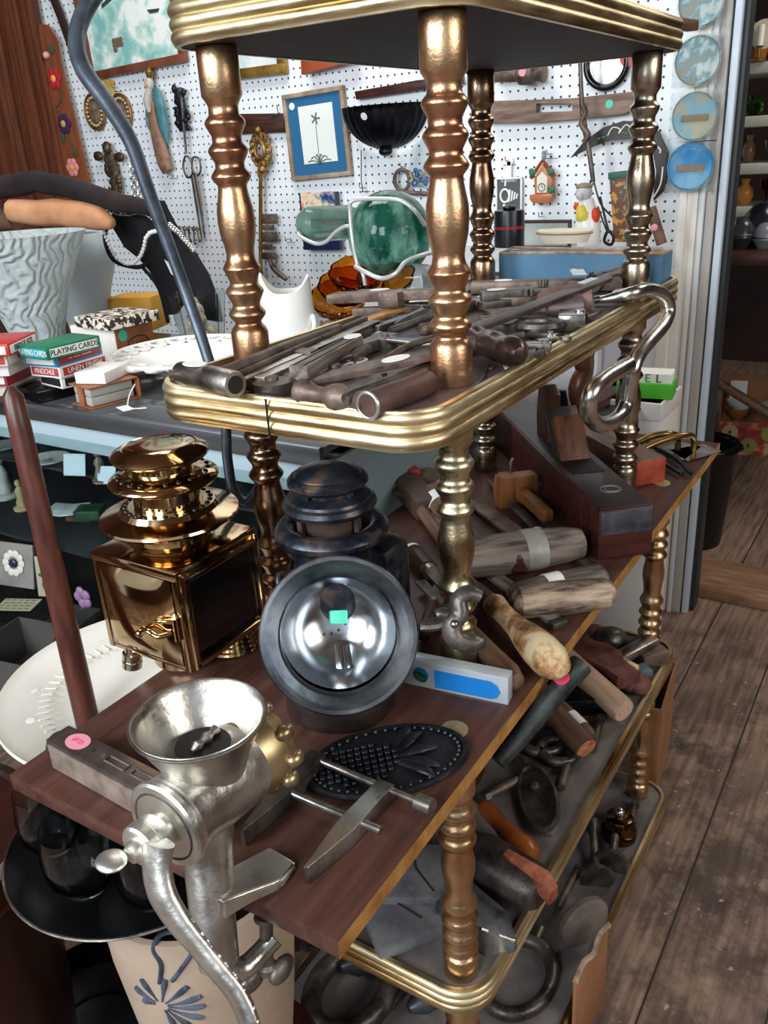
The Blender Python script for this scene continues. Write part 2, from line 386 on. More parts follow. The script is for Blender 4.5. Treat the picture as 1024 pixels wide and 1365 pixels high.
# ================================================================ turned-post shelves
def rim_mesh(x0, x1, y0, y1, rad, zt, h, th=.007):
    path = []
    for cx, cy, a0 in ((x1-rad, y1-rad, 0), (x0+rad, y1-rad, 90), (x0+rad, y0+rad, 180), (x1-rad, y0+rad, 270)):
        for k in range(9):
            a = math.radians(a0+90*k/8); path.append((cx, cy, math.cos(a), math.sin(a)))
    prof = [(-th, 0), (-.001, .0), (.0, -.002*h/.04)]
    nr = 3
    for i in range(nr):
        zc0 = -(.05+.9*i/nr)*h
        for k in range(7):
            t = k/6; prof.append((.0030*math.sin(PI*t)**.8-.0005, zc0-.9*h/nr*t))
    prof += [(-.001, -h), (-th, -h)]
    g = G(); rings = []
    for cx, cy, a, b in path:
        rings.append([Vector((cx+a*(rad+o), cy+b*(rad+o), zt+z)) for o, z in prof])
    rings.append(list(rings[0])); g.loft(rings, closed=True, cap=False); bmesh.ops.remove_doubles(g.bm, verts=g.bm.verts, dist=1e-6); return g
def slab_mesh(x0, x1, y0, y1, rad, z0, z1):
    pts = []
    for cx, cy, a0 in ((x1-rad, y1-rad, 0), (x0+rad, y1-rad, 90), (x0+rad, y0+rad, 180), (x1-rad, y0+rad, 270)):
        for k in range(9):
            a = math.radians(a0+90*k/8); pts.append((cx+rad*math.cos(a), cy+rad*math.sin(a)))
    return G().prism(pts, z0, z1)
UP_PROF = [(.0215, 0), (.0225, .004), (.0225, .115), (.0205, .13), (.016, .145), (.0158, .152), (.0215, .172), (.0225, .18), (.021, .19), (.0165, .205), (.0165, .215), (.0215, .245), (.0228, .254), (.0215, .264), (.0165, .28), (.0165, .29), (.021, .322), (.0228, .333), (.021, .343), (.0175, .36), (.0163, .378), (.0172, .40), (.0205, .44), (.0218, .48), (.0212, .52), (.0182, .56), (.0166, .585), (.0168, .597), (.0215, .613), (.0228, .622), (.0215, .632), (.0167, .65), (.0167, .665), (.0215, .69), (.0228, .70), (.0215, .71), (.0167, .725), (.0167, .745), (.0218, .772), (.0228, .782), (.0215, .792), (.017, .806), (.0165, .83), (.0185, .842), (.0225, .86), (.0225, .996), (.0215, 1)]
LO_PROF = [(.0215, 0), (.0222, .003), (.0222, .09), (.018, .105), (.0175, .108), (.0225, .125), (.0225, .13), (.017, .16), (.017, .165), (.0225, .19), (.0225, .197), (.017, .225), (.017, .232), (.0225, .256), (.0225, .263), (.017, .29), (.017, .296), (.0225, .33), (.0225, .34), (.017, .375), (.0165, .40), (.0180, .44), (.0205, .49), (.0205, .52), (.0180, .56), (.0165, .60), (.0225, .615), (.0225, .625), (.017, .65), (.017, .66), (.0225, .68), (.0225, .69), (.017, .715), (.017, .722), (.0225, .742), (.0225, .75), (.017, .78), (.017, .79), (.0225, .82), (.0222, .83), (.0222, .997), (.021, 1)]
def post(parent, x, y, z0, z1, prof, m):
    h = z1-z0
    # smooth the turned profile a little
    P = []
    for (r0, t0), (r1, t1) in zip(prof, prof[1:]): P += [(r0, t0*h), ((r0+r1)/2, (t0+t1)/2*h)]
    P.append((prof[-1][0], h))
    return obj('post', G().lathe(P, seg=36), m, parent, T(x, y, z0), ang=60)
Z1, Z2, Z4, Z5 = .701, .354, -.367, -.731
up = thing('etagere', 'upper gold shelf stand with turned copper posts, standing on the brown board', 'shelf stand', T(.32, .138, 0))
def local(o, root):  # keep world coordinates while parenting
    o.matrix_basis = root.matrix_basis.inverted() @ o.matrix_basis; return o
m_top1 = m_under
def shelf(root, x0, x1, y0, y1, z, topm, th=.016, rt=.006, rh=.041):
    local(obj('shelf_board', slab_mesh(x0+.004, x1-.004, y0+.004, y1-.004, .045, z-th, z), topm, root), root)
    local(obj('gallery_rim', rim_mesh(x0, x1, y0, y1, .05, z+rt, rh), m_rim, root, label='reeded brass coloured gallery rim'), root)
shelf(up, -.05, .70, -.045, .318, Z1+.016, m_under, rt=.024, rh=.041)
shelf(up, -.135, .78, -.045, .322, Z2, m_shelf)
local(obj('rim_seam', G().box((-.1395, .1417, .3395), (.002, .0015, .041)), m_ink, up, label='dark joint in the gallery rim'), up)
for (x, y, ma_, mb_) in ((0, 0, m_post, m_pbrass), (0, .276, m_post, m_dbronze), (.644, 0, m_nickel, m_nickel), (.644, .276, m_dbronze, m_nickel)):
    local(post(up, x, y, Z2, Z1, UP_PROF, ma_), up); local(post(up, x, y, 0, Z2-.016, UP_PROF, mb_), up)
low = thing('shelf_unit', 'lower long shelf unit with gold posts and brown board top, on the floor', 'shelf unit', T(.28, .116, FZ))
b = G(); b.box((.2825, .116, -.010), (1.37, .426, .020), .0015); b.box((.2825, -.0975, -.010), (1.37, .0016, .0195))
bo = obj('top_board', b, [m_board, m_boardedge], low)
for f in bo.data.polygons:
    if f.normal.y < -.7: f.material_index = 1
local(bo, low)
for (x, y) in ((-.1158, -.0536), (.70, -.0536)):
    local(obj('post_cap', G().lathe([(.0155, 0), (.0155, .0012), (.0135, .0018)], T(x, y, 0)), mat('dull_gold_disc', '#a58d63', '#cdb78e', rough=.4, metal=.6, scale=30), low), low)
shelf(low, -.156, .762, -.095, .335, Z4, m_grey)
shelf(low, -.156, .762, -.105, .335, Z5, m_grey)
for (x, y) in ((-.1158, -.0536), (.7137, -.0475), (-.1183, .2864), (.7112, .2925)):
    local(post(low, x, y, Z4, -.020, LO_PROF, m_postlow), low); local(post(low, x, y, Z5, Z4-.016, LO_PROF, m_postlow), low)
    local(obj('foot', G().lathe([(.018, 0), (.02, .02), (.022, Z5-.016-FZ)], seg=24), m_postlow, low, T(x, y, FZ)), low)
# ================================================================ helpers used by the goods
def pix(P):
    d = Vector(P)-CAM; w = d.dot(FW); return (512+FPX*d.dot(RT)/w, 682.5-FPX*d.dot(UP)/w, FPX/w)
def zat(x, y, py):
    lo, hi = -1.2, 1.6
    for _ in range(40):
        m = (lo+hi)/2
        if pix((x, y, m))[1] > py: lo = m
        else: hi = m
    return m
def silx(pts, X, th, g=None, bev=0):
    """an outline on the plane x = X, extruded backwards by th"""
    g = g or G(); q = [atx(a, b, X) for a, b in pts]
    g.prism([(-v.y, v.z) for v in q], 0, th, Matrix(((0, 0, 1, X), (-1, 0, 0, 0), (0, 1, 0, 0), (0, 0, 0, 1))), bev=bev); return g
def lie(p1, p2, z, dz=0):   # frame on a horizontal plane between two pixels
    a, b = atz(*p1, z), atz(*p2, z+dz); return frame(a, b), (b-a).length
# ================================================================ glass show case
CT, CX0, CX1, CY0, CY1 = .165, .225, .86, .352, 2.75
m_rail = mat('dull_steel_rail', '#4f5054', '#7d7e82', rough=.35, metal=.8, scale=4, stretch=(1, .3, 6))
m_cglass = glass('case_glass', '#e6eeee', .0, ior=1.1)
m_cdark = plain('dark_case_back', '#14181a', .6)
m_strip = plain('pale_light_strip', '#a8bcc2', .4)
case = thing('display_case', 'long glass display case with steel edged top full of small antiques', 'display case', T((CX0+CX1)/2, (CY0+CY1)/2, FZ))
def cp(name, g, m, **k): return local(obj(name, g, m, case, **k), case)
cy, cl = (CY0+CY1)/2, CY1-CY0
cp('counter_top', G().box(((CX0+CX1)/2, cy, CT-.006), (CX1-CX0, cl, .012), .001), plain('grey_counter_top', '#4c4f50', .12, coat=.5))
cp('steel_rail', G().box((CX0-.004, cy, CT-.015), (.012, cl, .034), .002), m_rail)
cp('light_strip', G().box((CX0+.015, cy, CT-.062), (.012, cl, .055), .002), m_strip)
cp('front_glass', G().box((CX0+.002, cy, -.30), (.004, cl, .80)), m_cglass)
cp('end_panel', G().box((CX0+.32, CY0+.004, -.33), (.62, .008, .93)), plain('pale_case_end', '#7f8f93', .4))
cp('back_panel', G().box((CX1-.01, cy, -.33), (.02, cl, .93)), m_cdark)
cp('base_board', G().box(((CX0+CX1)/2, cy, -.74), (CX1-CX0, cl, .14), .003), m_cdark)
S_A, S_B = .0, -.20
m_shglass = mat('smoky_glass_shelf', '#34393b', rough=.08, coat=.6)
for zz in (S_A, S_B):
    cp('glass_shelf', G().box((CX0+.34, cy, zz-.004), (.56, cl-.03, .007), .001), m_shglass)
cp('case_floor', G().box((CX0+.33, cy, -.455), (.60, cl-.02, .01)), m_cdark)
# ---- goods inside the case
def put(px, py, z): return atz(px, py, z)
def flat_card(px, py, z, w, h, a, label, m=m_tag, lean=0, cat='card', name='price_card', grp=None):
    P = put(px, py, z); g = G().box((0, 0, h/2), (.0016, w, h), .0003)
    return obj(name, g, m, None, T(*P) @ R(a) @ R(lean, 'Y'), label=label, cat=cat, group=grp)
m_lblue = plain('pale_blue_card', '#cfe3ea', .4)
flat_card(100, 634, S_A, .05, .046, 20, 'pale blue card standing on the upper case shelf, left of the pair', m_lblue, 18)
flat_card(143, 645, S_A, .04, .036, 20, 'pale blue card on the upper case shelf nearest the brass lamp', m_lblue, 18)
for px, py, r, c, lb in ((66, 616, .046, '#cfd2cc', 'white round plate lying on the upper shelf in the glass case'), (8, 598, .04, '#a9a9a4', 'grey round dish at the left end of the upper case shelf')):
    P = put(px, py, S_A); t = thing('small_plate', lb, 'plate', T(*P)); m = plain('china'+c, c, .25)
    obj('dish', G().lathe([(0, .002), (r*.6, .002), (r, .009), (r, .011), (r*.6, .005), (0, .005)], seg=36), m, t)
    obj('painted_spray', G().lathe([(0, .0052), (r*.3, .0054)], seg=9, fn=lambda a, z: 1+.4*math.sin(3*a)), plain('faded_blue', '#6f7f8a', .4), t)
def figurine(px, py, z, h, c, lb, seedd=0):
    P = put(px, py, z); t = thing('figurine', lb, 'figurine', T(*P)); m = plain('glaze'+c, c, .2)
    obj('base', G().lathe([(h*.28, 0), (h*.28, h*.07), (h*.2, h*.09)], seg=24), m, t)
    obj('body', G().lathe([(h*.13, h*.08), (h*.17, h*.2), (h*.12, h*.4), (h*.14, h*.55), (h*.1, h*.68), (h*.05, h*.74)], seg=20, fn=lambda a, z: 1+.12*math.sin(3*a+z*90)), m, t)
    obj('head', G().ball((0, 0, h*.84), h*.1, (1, 1, 1.15)), m, t)
    obj('arm', G().tube([(0, h*.12, h*.64), (.0, h*.2, h*.5), (h*.1, h*.12, h*.42)], h*.035, smooth=4), m, t)
figurine(32, 678, S_B+.08, .075, '#b5a47c', 'small figurine of a standing figure left of the red-brown stick inside the case')
figurine(9, 662, S_B+.08, .11, '#b9beb9', 'pale figurine at the far left inside the glass case')
figurine(137, 641, S_A, .07, '#7c6f68', 'dark bust figurine on a white base behind the blue cards', 3)
P = put(90, 682, S_B+.06)
obj('open_booklet', G().box((0, -.022, .004), (.07, .044, .003), .001, R(-6, 'X')).box((0, .022, .004), (.07, .044, .003), .001, R(6, 'X')), m_tag, None, T(*P) @ R(25), label='pale open booklet with a small red panel lying in the case', cat='booklet')
P = put(122, 689, S_B+.06); obj('jewel_box', G().box((0, 0, .012), (.05, .06, .024), .003), plain('dull_green_box', '#20482e', .4), None, T(*P) @ R(30), label='small green box in the case behind the lamp chimney', cat='box')
P = put(108, 692, S_B+.03); obj('small_book', G().box((0, 0, .006), (.03, .06, .012), .001), plain('dull_red_book', '#6e4540', .5), None, T(*P) @ R(20), label='thin brick red book lying in the middle of the glass case', cat='book')
# tile with a painted flower
P = put(22, 782, S_B-.06); t = thing('flower_tile', 'square grey tile painted with a daisy flower, leaning in the case', 'tile', T(*P) @ R(12, 'Z') @ R(14, 'Y'))
obj('tile', G().box((0, 0, .05), (.008, .105, .10), .002), mat('grey_tile', '#6a6a64', '#8b8a82', scale=10), t)
g = G()
for k in range(10):
    a = 2*PI*k/10; g.ball((-.006, .022*math.cos(a), .055+.022*math.sin(a)), .009, (.3, 1, 1), 10, 8)
obj('petals', g, plain('off_white_petal', '#c9c8bd', .4), t); obj('flower_centre', G().ball((-.007, 0, .055), .010, (.4, 1, 1)), plain('navy_dot', '#1c2440', .3), t)
P = put(66, 795, S_B-.06); t = thing('painted_plaque', 'tall cream panel with green leaves leaning behind the red-brown stick', 'panel', T(*P) @ R(20) @ R(10, 'Y'))
obj('panel', G().box((0, 0, .045), (.006, .05, .09), .001), plain('cream_panel', '#9c9a86', .5), t)
obj('leaf_spray', G().tube([(-.005, 0, .01), (-.005, .008, .03), (-.005, -.004, .05), (-.005, .006, .075)], .003, smooth=4).ball((-.005, .01, .05), .008, (.3, 1, .6)).ball((-.005, -.008, .03), .008, (.3, 1, .6)), plain('leaf_green', '#3d5e3c', .5), t)
P = put(24, 806, S_B-.06); t = thing('note_card', 'handwritten yellowish card lying at lower left of the case', 'card', T(*P) @ R(24))
obj('card', G().box((0, 0, 0), (.05, .085, .0012)), plain('old_card', '#a3a486', .6), t)
g = G()
for r_ in range(4):
    for c_ in range(5): g.box((-.018+.012*r_, -.03+.015*c_+.003*(r_ % 2), .001), (.0012, .010, .0006))
obj('handwriting', g, m_ink, t)
P = put(113, 808, S_B-.06); t = thing('china_flower', 'pink and mauve china flower beside the brass lamp in the case', 'ornament', T(*P))
g = G()
for k in range(5):
    a = 2*PI*k/5; g.ball((.0, .014*math.cos(a), .02+.014*math.sin(a)), .012, (.5, 1, 1), 12, 8)
obj('petals', g, plain('mauve_petal', '#8f6d92', .4), t); obj('stem', G().tube([(0, 0, .02), (.004, .008, .0), (0, .01, -.01)], .003), plain('stem_green', '#3b5a44', .5), t)
# bottom of the case: open cartons and a glass
for px, py, w, lb in ((40, 905, .16, 'dull grey carton low in the case below the handwritten card'), (110, 870, .085, 'dull grey carton beside the tumbler low in the case')):
    P = put(px, py, -.44); g = G()
    for sx in (-1, 1): g.box((sx*w/2, 0, .05), (.003, w, .1)); g.box((0, sx*w/2, .05), (w, .003, .1))
    g.box((0, 0, .002), (w, w, .003)); obj('carton', g, plain('grey_carton', '#4e4b47', .8), None, T(*P) @ R(10), label=lb, cat='carton')
P = put(72, 885, -.40); obj('tumbler', G().lathe([(0, 0), (.022, 0), (.03, .09), (.028, .09), (.021, .006), (0, .006)], seg=24), m_glass, None, T(*P) @ R(38, 'X') @ R(10, 'Y'), label='clear cut glass tumbler tipped over in the bottom of the case', cat='glass')

# ================================================================ on top of the case
def deck(near, right, z, h, ctop, cl_, cr_, label, tl=None, tr=None, L=.092, W=.064, col=m_white, tcl=None, tcr=None, grp='card packs stacked on the case'):
    a, b = atz(*near, z), atz(*right, z); F = frame(a, b) @ Matrix.Diagonal((KD, KD, KD, 1))
    t = thing('card_pack', label, 'card pack', F, grp)
    obj('box', G().box((L/2, W/2, h/2), (L, W, h), .0008), plain('pack'+ctop, ctop, .35), t)
    # side labels
    if cl_: obj('end_label', G().box((-.0004, W/2, h/2), (.0012, W*.88, h*.66), .0002), plain('lab'+cl_, cl_, .4), t)
    if cr_: obj('side_label', G().box((L/2, -.0004, h/2), (L*.88, .0012, h*.66), .0002), plain('lab'+cr_, cr_, .4), t)
    if tl: text('end_lettering', tl, h*.62, tcl or m_ink, t, T(-.0013, W/2, h/2) @ R(-90) @ R(90, 'X'), sx=.82)
    if tr: text('side_lettering', tr, h*.66, tcr or m_ink, t, T(L/2, -.0013, h/2) @ R(90, 'X'), sx=.95)
    return t
C0 = CT
KD = 1.34
P = atz(45, 527, C0)
bb = obj('black_tray', G().box((0, 0, .0125), (.14, .20, .025), .003), m_blackp, None, T(P.x+.045, P.y+.01, C0) @ R(-12), label='flat black box under the playing card packs on the case', cat='box')
z = C0+.0255
deck((84, 519), (140, 505), z, .0175, '#f2f0ea', '#23242c', '#1b1b20', 'white card pack with black end panel, bottom of the right stack'); 
deck((82, 505), (128, 491), z+.018*KD, .0175, '#eceae4', '#b6403e', '#b32e2c', 'PINOCHLE linen finish card pack in the right stack, third from top', 'PINOCHLE', 'LINEN FINISH', tcl=m_white, tcr=m_white)
deck((76, 490), (122, 476), z+.036*KD, .0175, '#2f86b8', '#e3e6e2', '#9c2a33', 'blue and red card pack second from top of the right stack', None, '~ ~~ ~~~', tcr=m_white)
deck((64, 481), (119, 467), z+.054*KD, .0175, '#1e7a55', '#3f9fb0', '#eeeeea', 'green PLAYING CARDS pack on top of the right stack', 'PLAYING CARDS', 'PLAYING CARDS', tcl=m_white)
cols = [('#c9c2b8', None, None, 'grey white card pack at the bottom of the left stack'), ('#9c2f33', '#e8e2da', None, 'dark red card pack with white end second from bottom of left stack'), ('#e6e2da', None, None, 'plain white card pack in the middle of the left stack'), ('#d9cfc6', '#c94a45', '#e6dfd6', 'white card pack with red labels second from top of left stack'), ('#c22f2c', '#efe8df', '#efe8df', 'bright red card pack on top of the left stack')]
for k, (a, b, c, lb) in enumerate(cols):
    deck((13-2*(k % 2), 528-13.2*k), (58, 506-13.2*k), C0+.012+.0178*KD*k, .0172, a, b, c, lb, None, ['', '', '', 'BRIDGE', 'BRIDGE SIZE'][k] or None)
obj('wooden_slab', G().box((.02, .0, .006), (.14, .1, .0115), .001), plain('slab_dark', '#26211d', .5), None, frame(atz(13, 536, C0), atz(58, 514, C0)) @ T(.03, .05, 0), label='thin dark slab under the left stack of card packs', cat='slab')
# leather double pack
F = frame(atz(124, 546, C0), atz(185, 530, C0)); t = thing('card_case', 'tan leather case holding two grey card packs, beside the black tray', 'card case', F)
m_lea = mat('tan_leather', '#7c4629', '#a86b45', rough=.5, scale=20)
obj('leather_shell', G().box((.05, .036, .0015), (.108, .078, .003), .001).box((.05, .036, .0405), (.108, .078, .003), .001).box((.104, .036, .02), (.003, .078, .04), .001), m_lea, t)
for k in (0, 1): obj('grey_pack', G().box((.048, .036, .0125+.018*k), (.09, .064, .0165), .001), plain('grey_packs', '#aaa69e', .5), t)
obj('strap', G().box((-.0005, .036, .021), (.003, .02, .038)), m_lea, t)
P = atz(112, 513, C0+.043); t = thing('paper_box', 'plain small white box lying over the tan leather card case', 'box', frame(atz(140, 512, C0+.043), atz(172, 497, C0+.043)))
obj('lid', G().box((.045, .03, .011), (.092, .066, .022), .0015), m_white, t)
# wooden box with teal dot
F = frame(atz(160, 487, C0), atz(205, 473, C0)); t = thing('wooden_box', 'white and brown wooden card box with round teal sticker', 'box', F @ Matrix.Diagonal((1.2, 1.2, 1.2, 1)))
obj('body', G().box((.05, .06, .036), (.10, .12, .072), .002), m_cas, t); obj('brown_front', G().box((.05, -.0008, .036), (.10, .003, .07), .001), m_lea, t)
text('stamped_lettering', 'CASINO', .018, m_wdark, t, T(.055, -.0028, .028) @ R(90, 'X')); obj('stamped_oval', G().torus((0, 0, 0), .03, .0012, M=T(.055, -.0025, .03) @ R(90, 'X'), sy=.55), m_wdark, t)
obj('price_sticker', G().lathe([(.011, 0), (.011, .0006)], seg=24), m_teal, t, T(.018, -.0025, .054) @ R(90, 'X'))
F = frame(atz(150, 440, C0+.0875), atz(212, 426, C0+.0875)); t = thing('patterned_box', 'flat box printed with little faces on top of the wooden box', 'box', F)
m_pat = mat('face_print', '#2c2722', '#e9e3d8', rough=.4, scale=75, lo=.47, hi=.53, c3='#b08a6a', detail=2)
obj('box', G().box((.06, .06, .012), (.14, .13, .024), .001), m_pat, t)
F = frame(atz(205, 440, C0), atz(232, 428, C0)); t = thing('yellow_carton', 'yellow orange carton behind the patterned box', 'carton', F)
obj('carton_body', G().box((.05, .06, .045), (.10, .13, .09), .001), plain('yolk_yellow', '#cf9420', .5), t); obj('printed_panel', G().box((.04, -.001, .045), (.05, .002, .03)), plain('brown_print', '#6b4a1a', .5), t)
# tissue-like cup with shells
P = atz(272, 462, C0); t = thing('plastic_cup', 'clear plastic cup filled with sea shells beside the blue rod', 'cup', T(P.x, P.y, C0) @ Matrix.Diagonal((1.15, 1.15, 1.2, 1)))
obj('cup', G().lathe([(.0, 0), (.045, 0), (.06, .11), (.058, .11), (.043, .004), (0, .004)], seg=8), glass('plastic', '#eef2f0', .08, ior=1.2), t)
g = G()
for k in range(9): g.ball((random.uniform(-.025, .025), random.uniform(-.025, .025), .018+.008*k), .017, (1, .7, 1.1), 10, 7)
obj('shells', g, mat('shell_mix', '#7f6a55', '#e8dccb', rough=.4, scale=40), t, kind='stuff')
# lace-edged white dish
P = atz(250, 505, C0); t = thing('lace_dish', 'white milk glass dish with pierced lace rim and hanging tag', 'dish', T(P.x+.02, P.y+.01, C0))
obj('bowl', G().lathe([(0, 0), (.05, 0), (.055, .006), (.10, .032), (.125, .045), (.123, .049), (.098, .037), (.05, .01), (0, .01)], seg=48), m_whiteg, t)
g = G()
for k in range(20):
    a = 2*PI*k/20; g.torus((0, 0, 0), .021, .0048, M=T(.142*math.cos(a), .142*math.sin(a), .051) @ R(math.degrees(a)), n=14, m=6, sy=.85)
g.torus((0, 0, .055), .160, .0045, n=60, m=6); obj('lace_rim', g, m_whiteg, t)
a = atz(180, 512, C0+.045); b = atz(170, 546, C0)
o = thing('string_tag', 'white paper tag on a string lying before the lace dish', 'tag', T(b.x, b.y, C0)); q = a-Vector((b.x, b.y, C0))
obj('string', G().tube([tuple(q), tuple(q*.5+Vector((0, .006, 0))), (0.005, 0, .002), (.02, -.03, .001)], .0013, smooth=5, m=6), m_white, o)
obj('paper', G().box((0, .01, .0008), (.022, .04, .0008)), m_white, o, R(-20))
# ================================================================ vases, velvet, glass behind the case top
m_frost = mat('frosted_glass', '#dfe8e8', rough=.4, trans=.5, ior=1.2, spec=.6)
nt = m_frost.node_tree; w = nt.nodes.new('ShaderNodeTexWave'); w.inputs['Scale'].default_value = 16; w.inputs['Distortion'].default_value = 14; w.inputs['Detail'].default_value = 2
tc = nt.nodes.new('ShaderNodeTexCoord'); nt.links.new(tc.outputs['Object'], w.inputs['Vector']); bb_ = nt.nodes.new('ShaderNodeBump'); bb_.inputs['Strength'].default_value = 1.0; bb_.inputs['Distance'].default_value = .006
nt.links.new(w.outputs['Fac'], bb_.inputs['Height']); nt.links.new(bb_.outputs[0], nt.nodes['Principled BSDF'].inputs['Normal'])
m_frost2 = mat('smooth_frosted_glass', '#d3dadb', rough=.4, trans=.55, ior=1.2)
P = atz(58, 478, CT); X, Y = P.x, P.y
kk = pix((X, Y, CT+.1))[2]; zt = zat(X, Y, 312)
t = thing('frosted_vase', 'frosted glass trumpet vase moulded with flowing figures, left edge of the case', 'vase', T(X, Y, CT))
H = zt-CT
cx = pix((X, Y, CT))[0]
obj('vase_body', G().lathe([(0, 0), (.07, 0), (.068, .01), (.06, .03), (.066, H*.25), (.088, H*.5), (.118, H*.75), (.150, H*.97), (.155, H), (.149, H), (.112, H*.75), (.08, H*.5), (.058, H*.25), (.05, .03), (0, .02)], seg=48, fn=lambda a, z: 1+.006*math.sin(9*a+z*30)), m_frost, t)
P = atz(120, 442, CT); X2, Y2 = P.x, P.y
H2 = zat(X2, Y2, 312)-CT
t = thing('frosted_vase', 'smooth rounded frosted vase behind the moulded one', 'vase', T(X2, Y2, CT))
obj('vase_body', G().lathe([(0, 0), (.05, 0), (.055, .03), (.08, H2*.45), (.105, H2*.72), (.095, H2*.9), (.07, H2), (.064, H2), (.088, H2*.9), (.097, H2*.72), (.07, H2*.45), (.04, .03), (0, .02)], seg=40), m_frost2, t)
# velvet cloth and neck forms
m_velvet = mat('black_velvet', '#0b0a0c', '#15131a', rough=.9, scale=20); m_velb = mat('brown_black_velvet', '#171011', '#2a1d1c', rough=.9, scale=12)
m_peach = mat('peach_suede', '#b98058', '#d7a077', rough=.8, scale=8)
def along(pts, X, r, z=None): return [atx(a, b, X) for a, b in pts]
XV = .78
obj('velvet_roll', G().tube([atx(a, b, XV) for a, b in ((-60, 240), (0, 250), (50, 243), (100, 252), (150, 268), (205, 278))], [.03, .036, .03, .032, .028, .018], smooth=6, flat=.9).bumpy(.006, 14), m_velb, ang=85, label='dark brown velvet cloth roll draped over the peach suede', cat='cloth')
obj('suede_form', G().tube([atx(a, b, XV-.02) for a, b in ((18, 282), (60, 282), (100, 285), (132, 292), (150, 300))], [.03, .034, .034, .03, .012], smooth=6).bumpy(.006, 10, 3), m_peach, ang=85, label='peach suede jewellery display form under the dark velvet roll', cat='display form')
obj('brown_form_end', G().tube([atx(a, b, XV-.01) for a, b in ((-40, 290), (0, 292), (22, 294))], [.03, .03, .026], smooth=4), mat('brown_suede', '#5a4032', '#75563f', rough=.8), label='brown cloth form at the left edge above the frosted vase', cat='display form')
XN = .84
t = thing('necklace_stand', 'black velvet necklace stand draped with a pearl strand', 'necklace stand', T(XN, atx(215, 400, XN).y, CT))
obj('front_board', silx([(146, 268), (180, 265), (213, 268), (226, 300), (250, 330), (272, 365), (286, 400), (292, 430), (262, 425), (240, 400), (232, 420), (222, 420), (214, 385), (200, 360), (185, 345), (165, 330), (150, 305)], XN, .02, bev=.004), m_velvet, t).matrix_basis = t.matrix_basis.inverted()
g = G().tube([atx(a, b, XN-.012) for a, b in ((152, 268), (160, 285), (140, 310), (150, 345), (180, 356), (196, 352))], .006, smooth=6); o = obj('stand_arm', g, m_velvet, t); o.matrix_basis = t.matrix_basis.inverted()
lo_, hi_ = 178, 445
g = G().tube([atx(a, b, XN+.03) for a, b in ((190, 356), (212, 385), (224, 430))], .005, smooth=6); o = obj('back_leg', g, m_velvet, t); o.matrix_basis = t.matrix_basis.inverted()
def beads(pts, X, r0, r1, n):
    P = [atx(a, b, X) for a, b in pts]; L = [0]
    for a, b in zip(P, P[1:]): L.append(L[-1]+(b-a).length)
    g = G()
    for k in range(n):
        s = L[-1]*k/(n-1); i = max(j for j in range(len(L)) if L[j] <= s+1e-9); i = min(i, len(P)-2)
        u = (s-L[i])/max(1e-6, L[i+1]-L[i]); q = P[i].lerp(P[i+1], u); r = r0+(r1-r0)*k/(n-1); g.ball(q, r, u=10, v=7)
    return g
m_pearl = mat('pearl', '#e9e6e0', rough=.2, coat=.4)
obj('pearl_necklace', beads([(138, 300), (139, 312), (147, 330), (156, 345), (168, 352), (178, 351), (187, 342), (192, 330), (194, 318), (200, 310), (212, 307), (222, 312)], XN-.03, .0046, .0062, 33), m_pearl, label='strand of white pearls hanging in a loop on black velvet', cat='necklace')
obj('crystal_necklace', beads([(146, 281), (158, 284), (172, 285), (184, 282), (196, 284), (206, 292), (214, 298)], XN-.035, .005, .008, 22), glass('crystal', '#e8eef0', .05), label='sparkling crystal necklace lying above the pearl strand', cat='necklace')
obj('crystal_collar', beads([(226, 300), (238, 310), (248, 322), (258, 334)], XN-.01, .008, .007, 12), mat('rhinestone', '#8a8782', '#dedcd6', rough=.2, metal=.8, scale=60), label='grey rhinestone collar on the right shoulder of the black stand', cat='necklace')
obj('velvet_tag', silx([(219, 346), (228, 352), (237, 372), (228, 365)], XN-.004, .001), m_tag, label='small pale tag stuck on the black velvet stand', cat='tag')
# milk glass fish pitcher
P = atz(390, 486, CT); X, Y = P.x, P.y; pm = pix(P)[2]
t = thing('milk_glass_pitcher', 'glossy white fish shaped pitcher with open mouth behind the middle shelf', 'pitcher', T(X, Y, CT) @ R(-58))
H = zat(X, Y, 388)-CT
def pring(u, k=1.0):
    w_ = (43-13*u**1.3)/pm*k; d_ = (36-10*u)/pm*k; ring = []
    for i in range(40):
        a = 2*PI*i/40; c = math.cos(a); pk = .036*abs(c)**4*u**4*(1.15 if c < 0 else .9)
        ring.append(Vector((w_*c*(1+.10*u**5*abs(c)**4), d_*math.sin(a), H*u+pk)))
    return ring
rings = [pring(0, .9)]+[pring(k/16) for k in range(17)]+[pring(k/16, .90) for k in range(16, 2, -1)]
g = G(); g.loft(rings); obj('pitcher_body', g, m_whiteg, t, ang=60)
g = G().tube([(.012, -.070, H*.15), (.04, -.062, H*.22), (.068, -.035, H*.34), (.066, -.02, H*.5)], .007, smooth=6).tube([(.0, -.072, H*.32), (.03, -.066, H*.38), (.058, -.038, H*.52), (.056, -.02, H*.68)], .006, smooth=6); obj('gill_fold', g, m_whiteg, t)
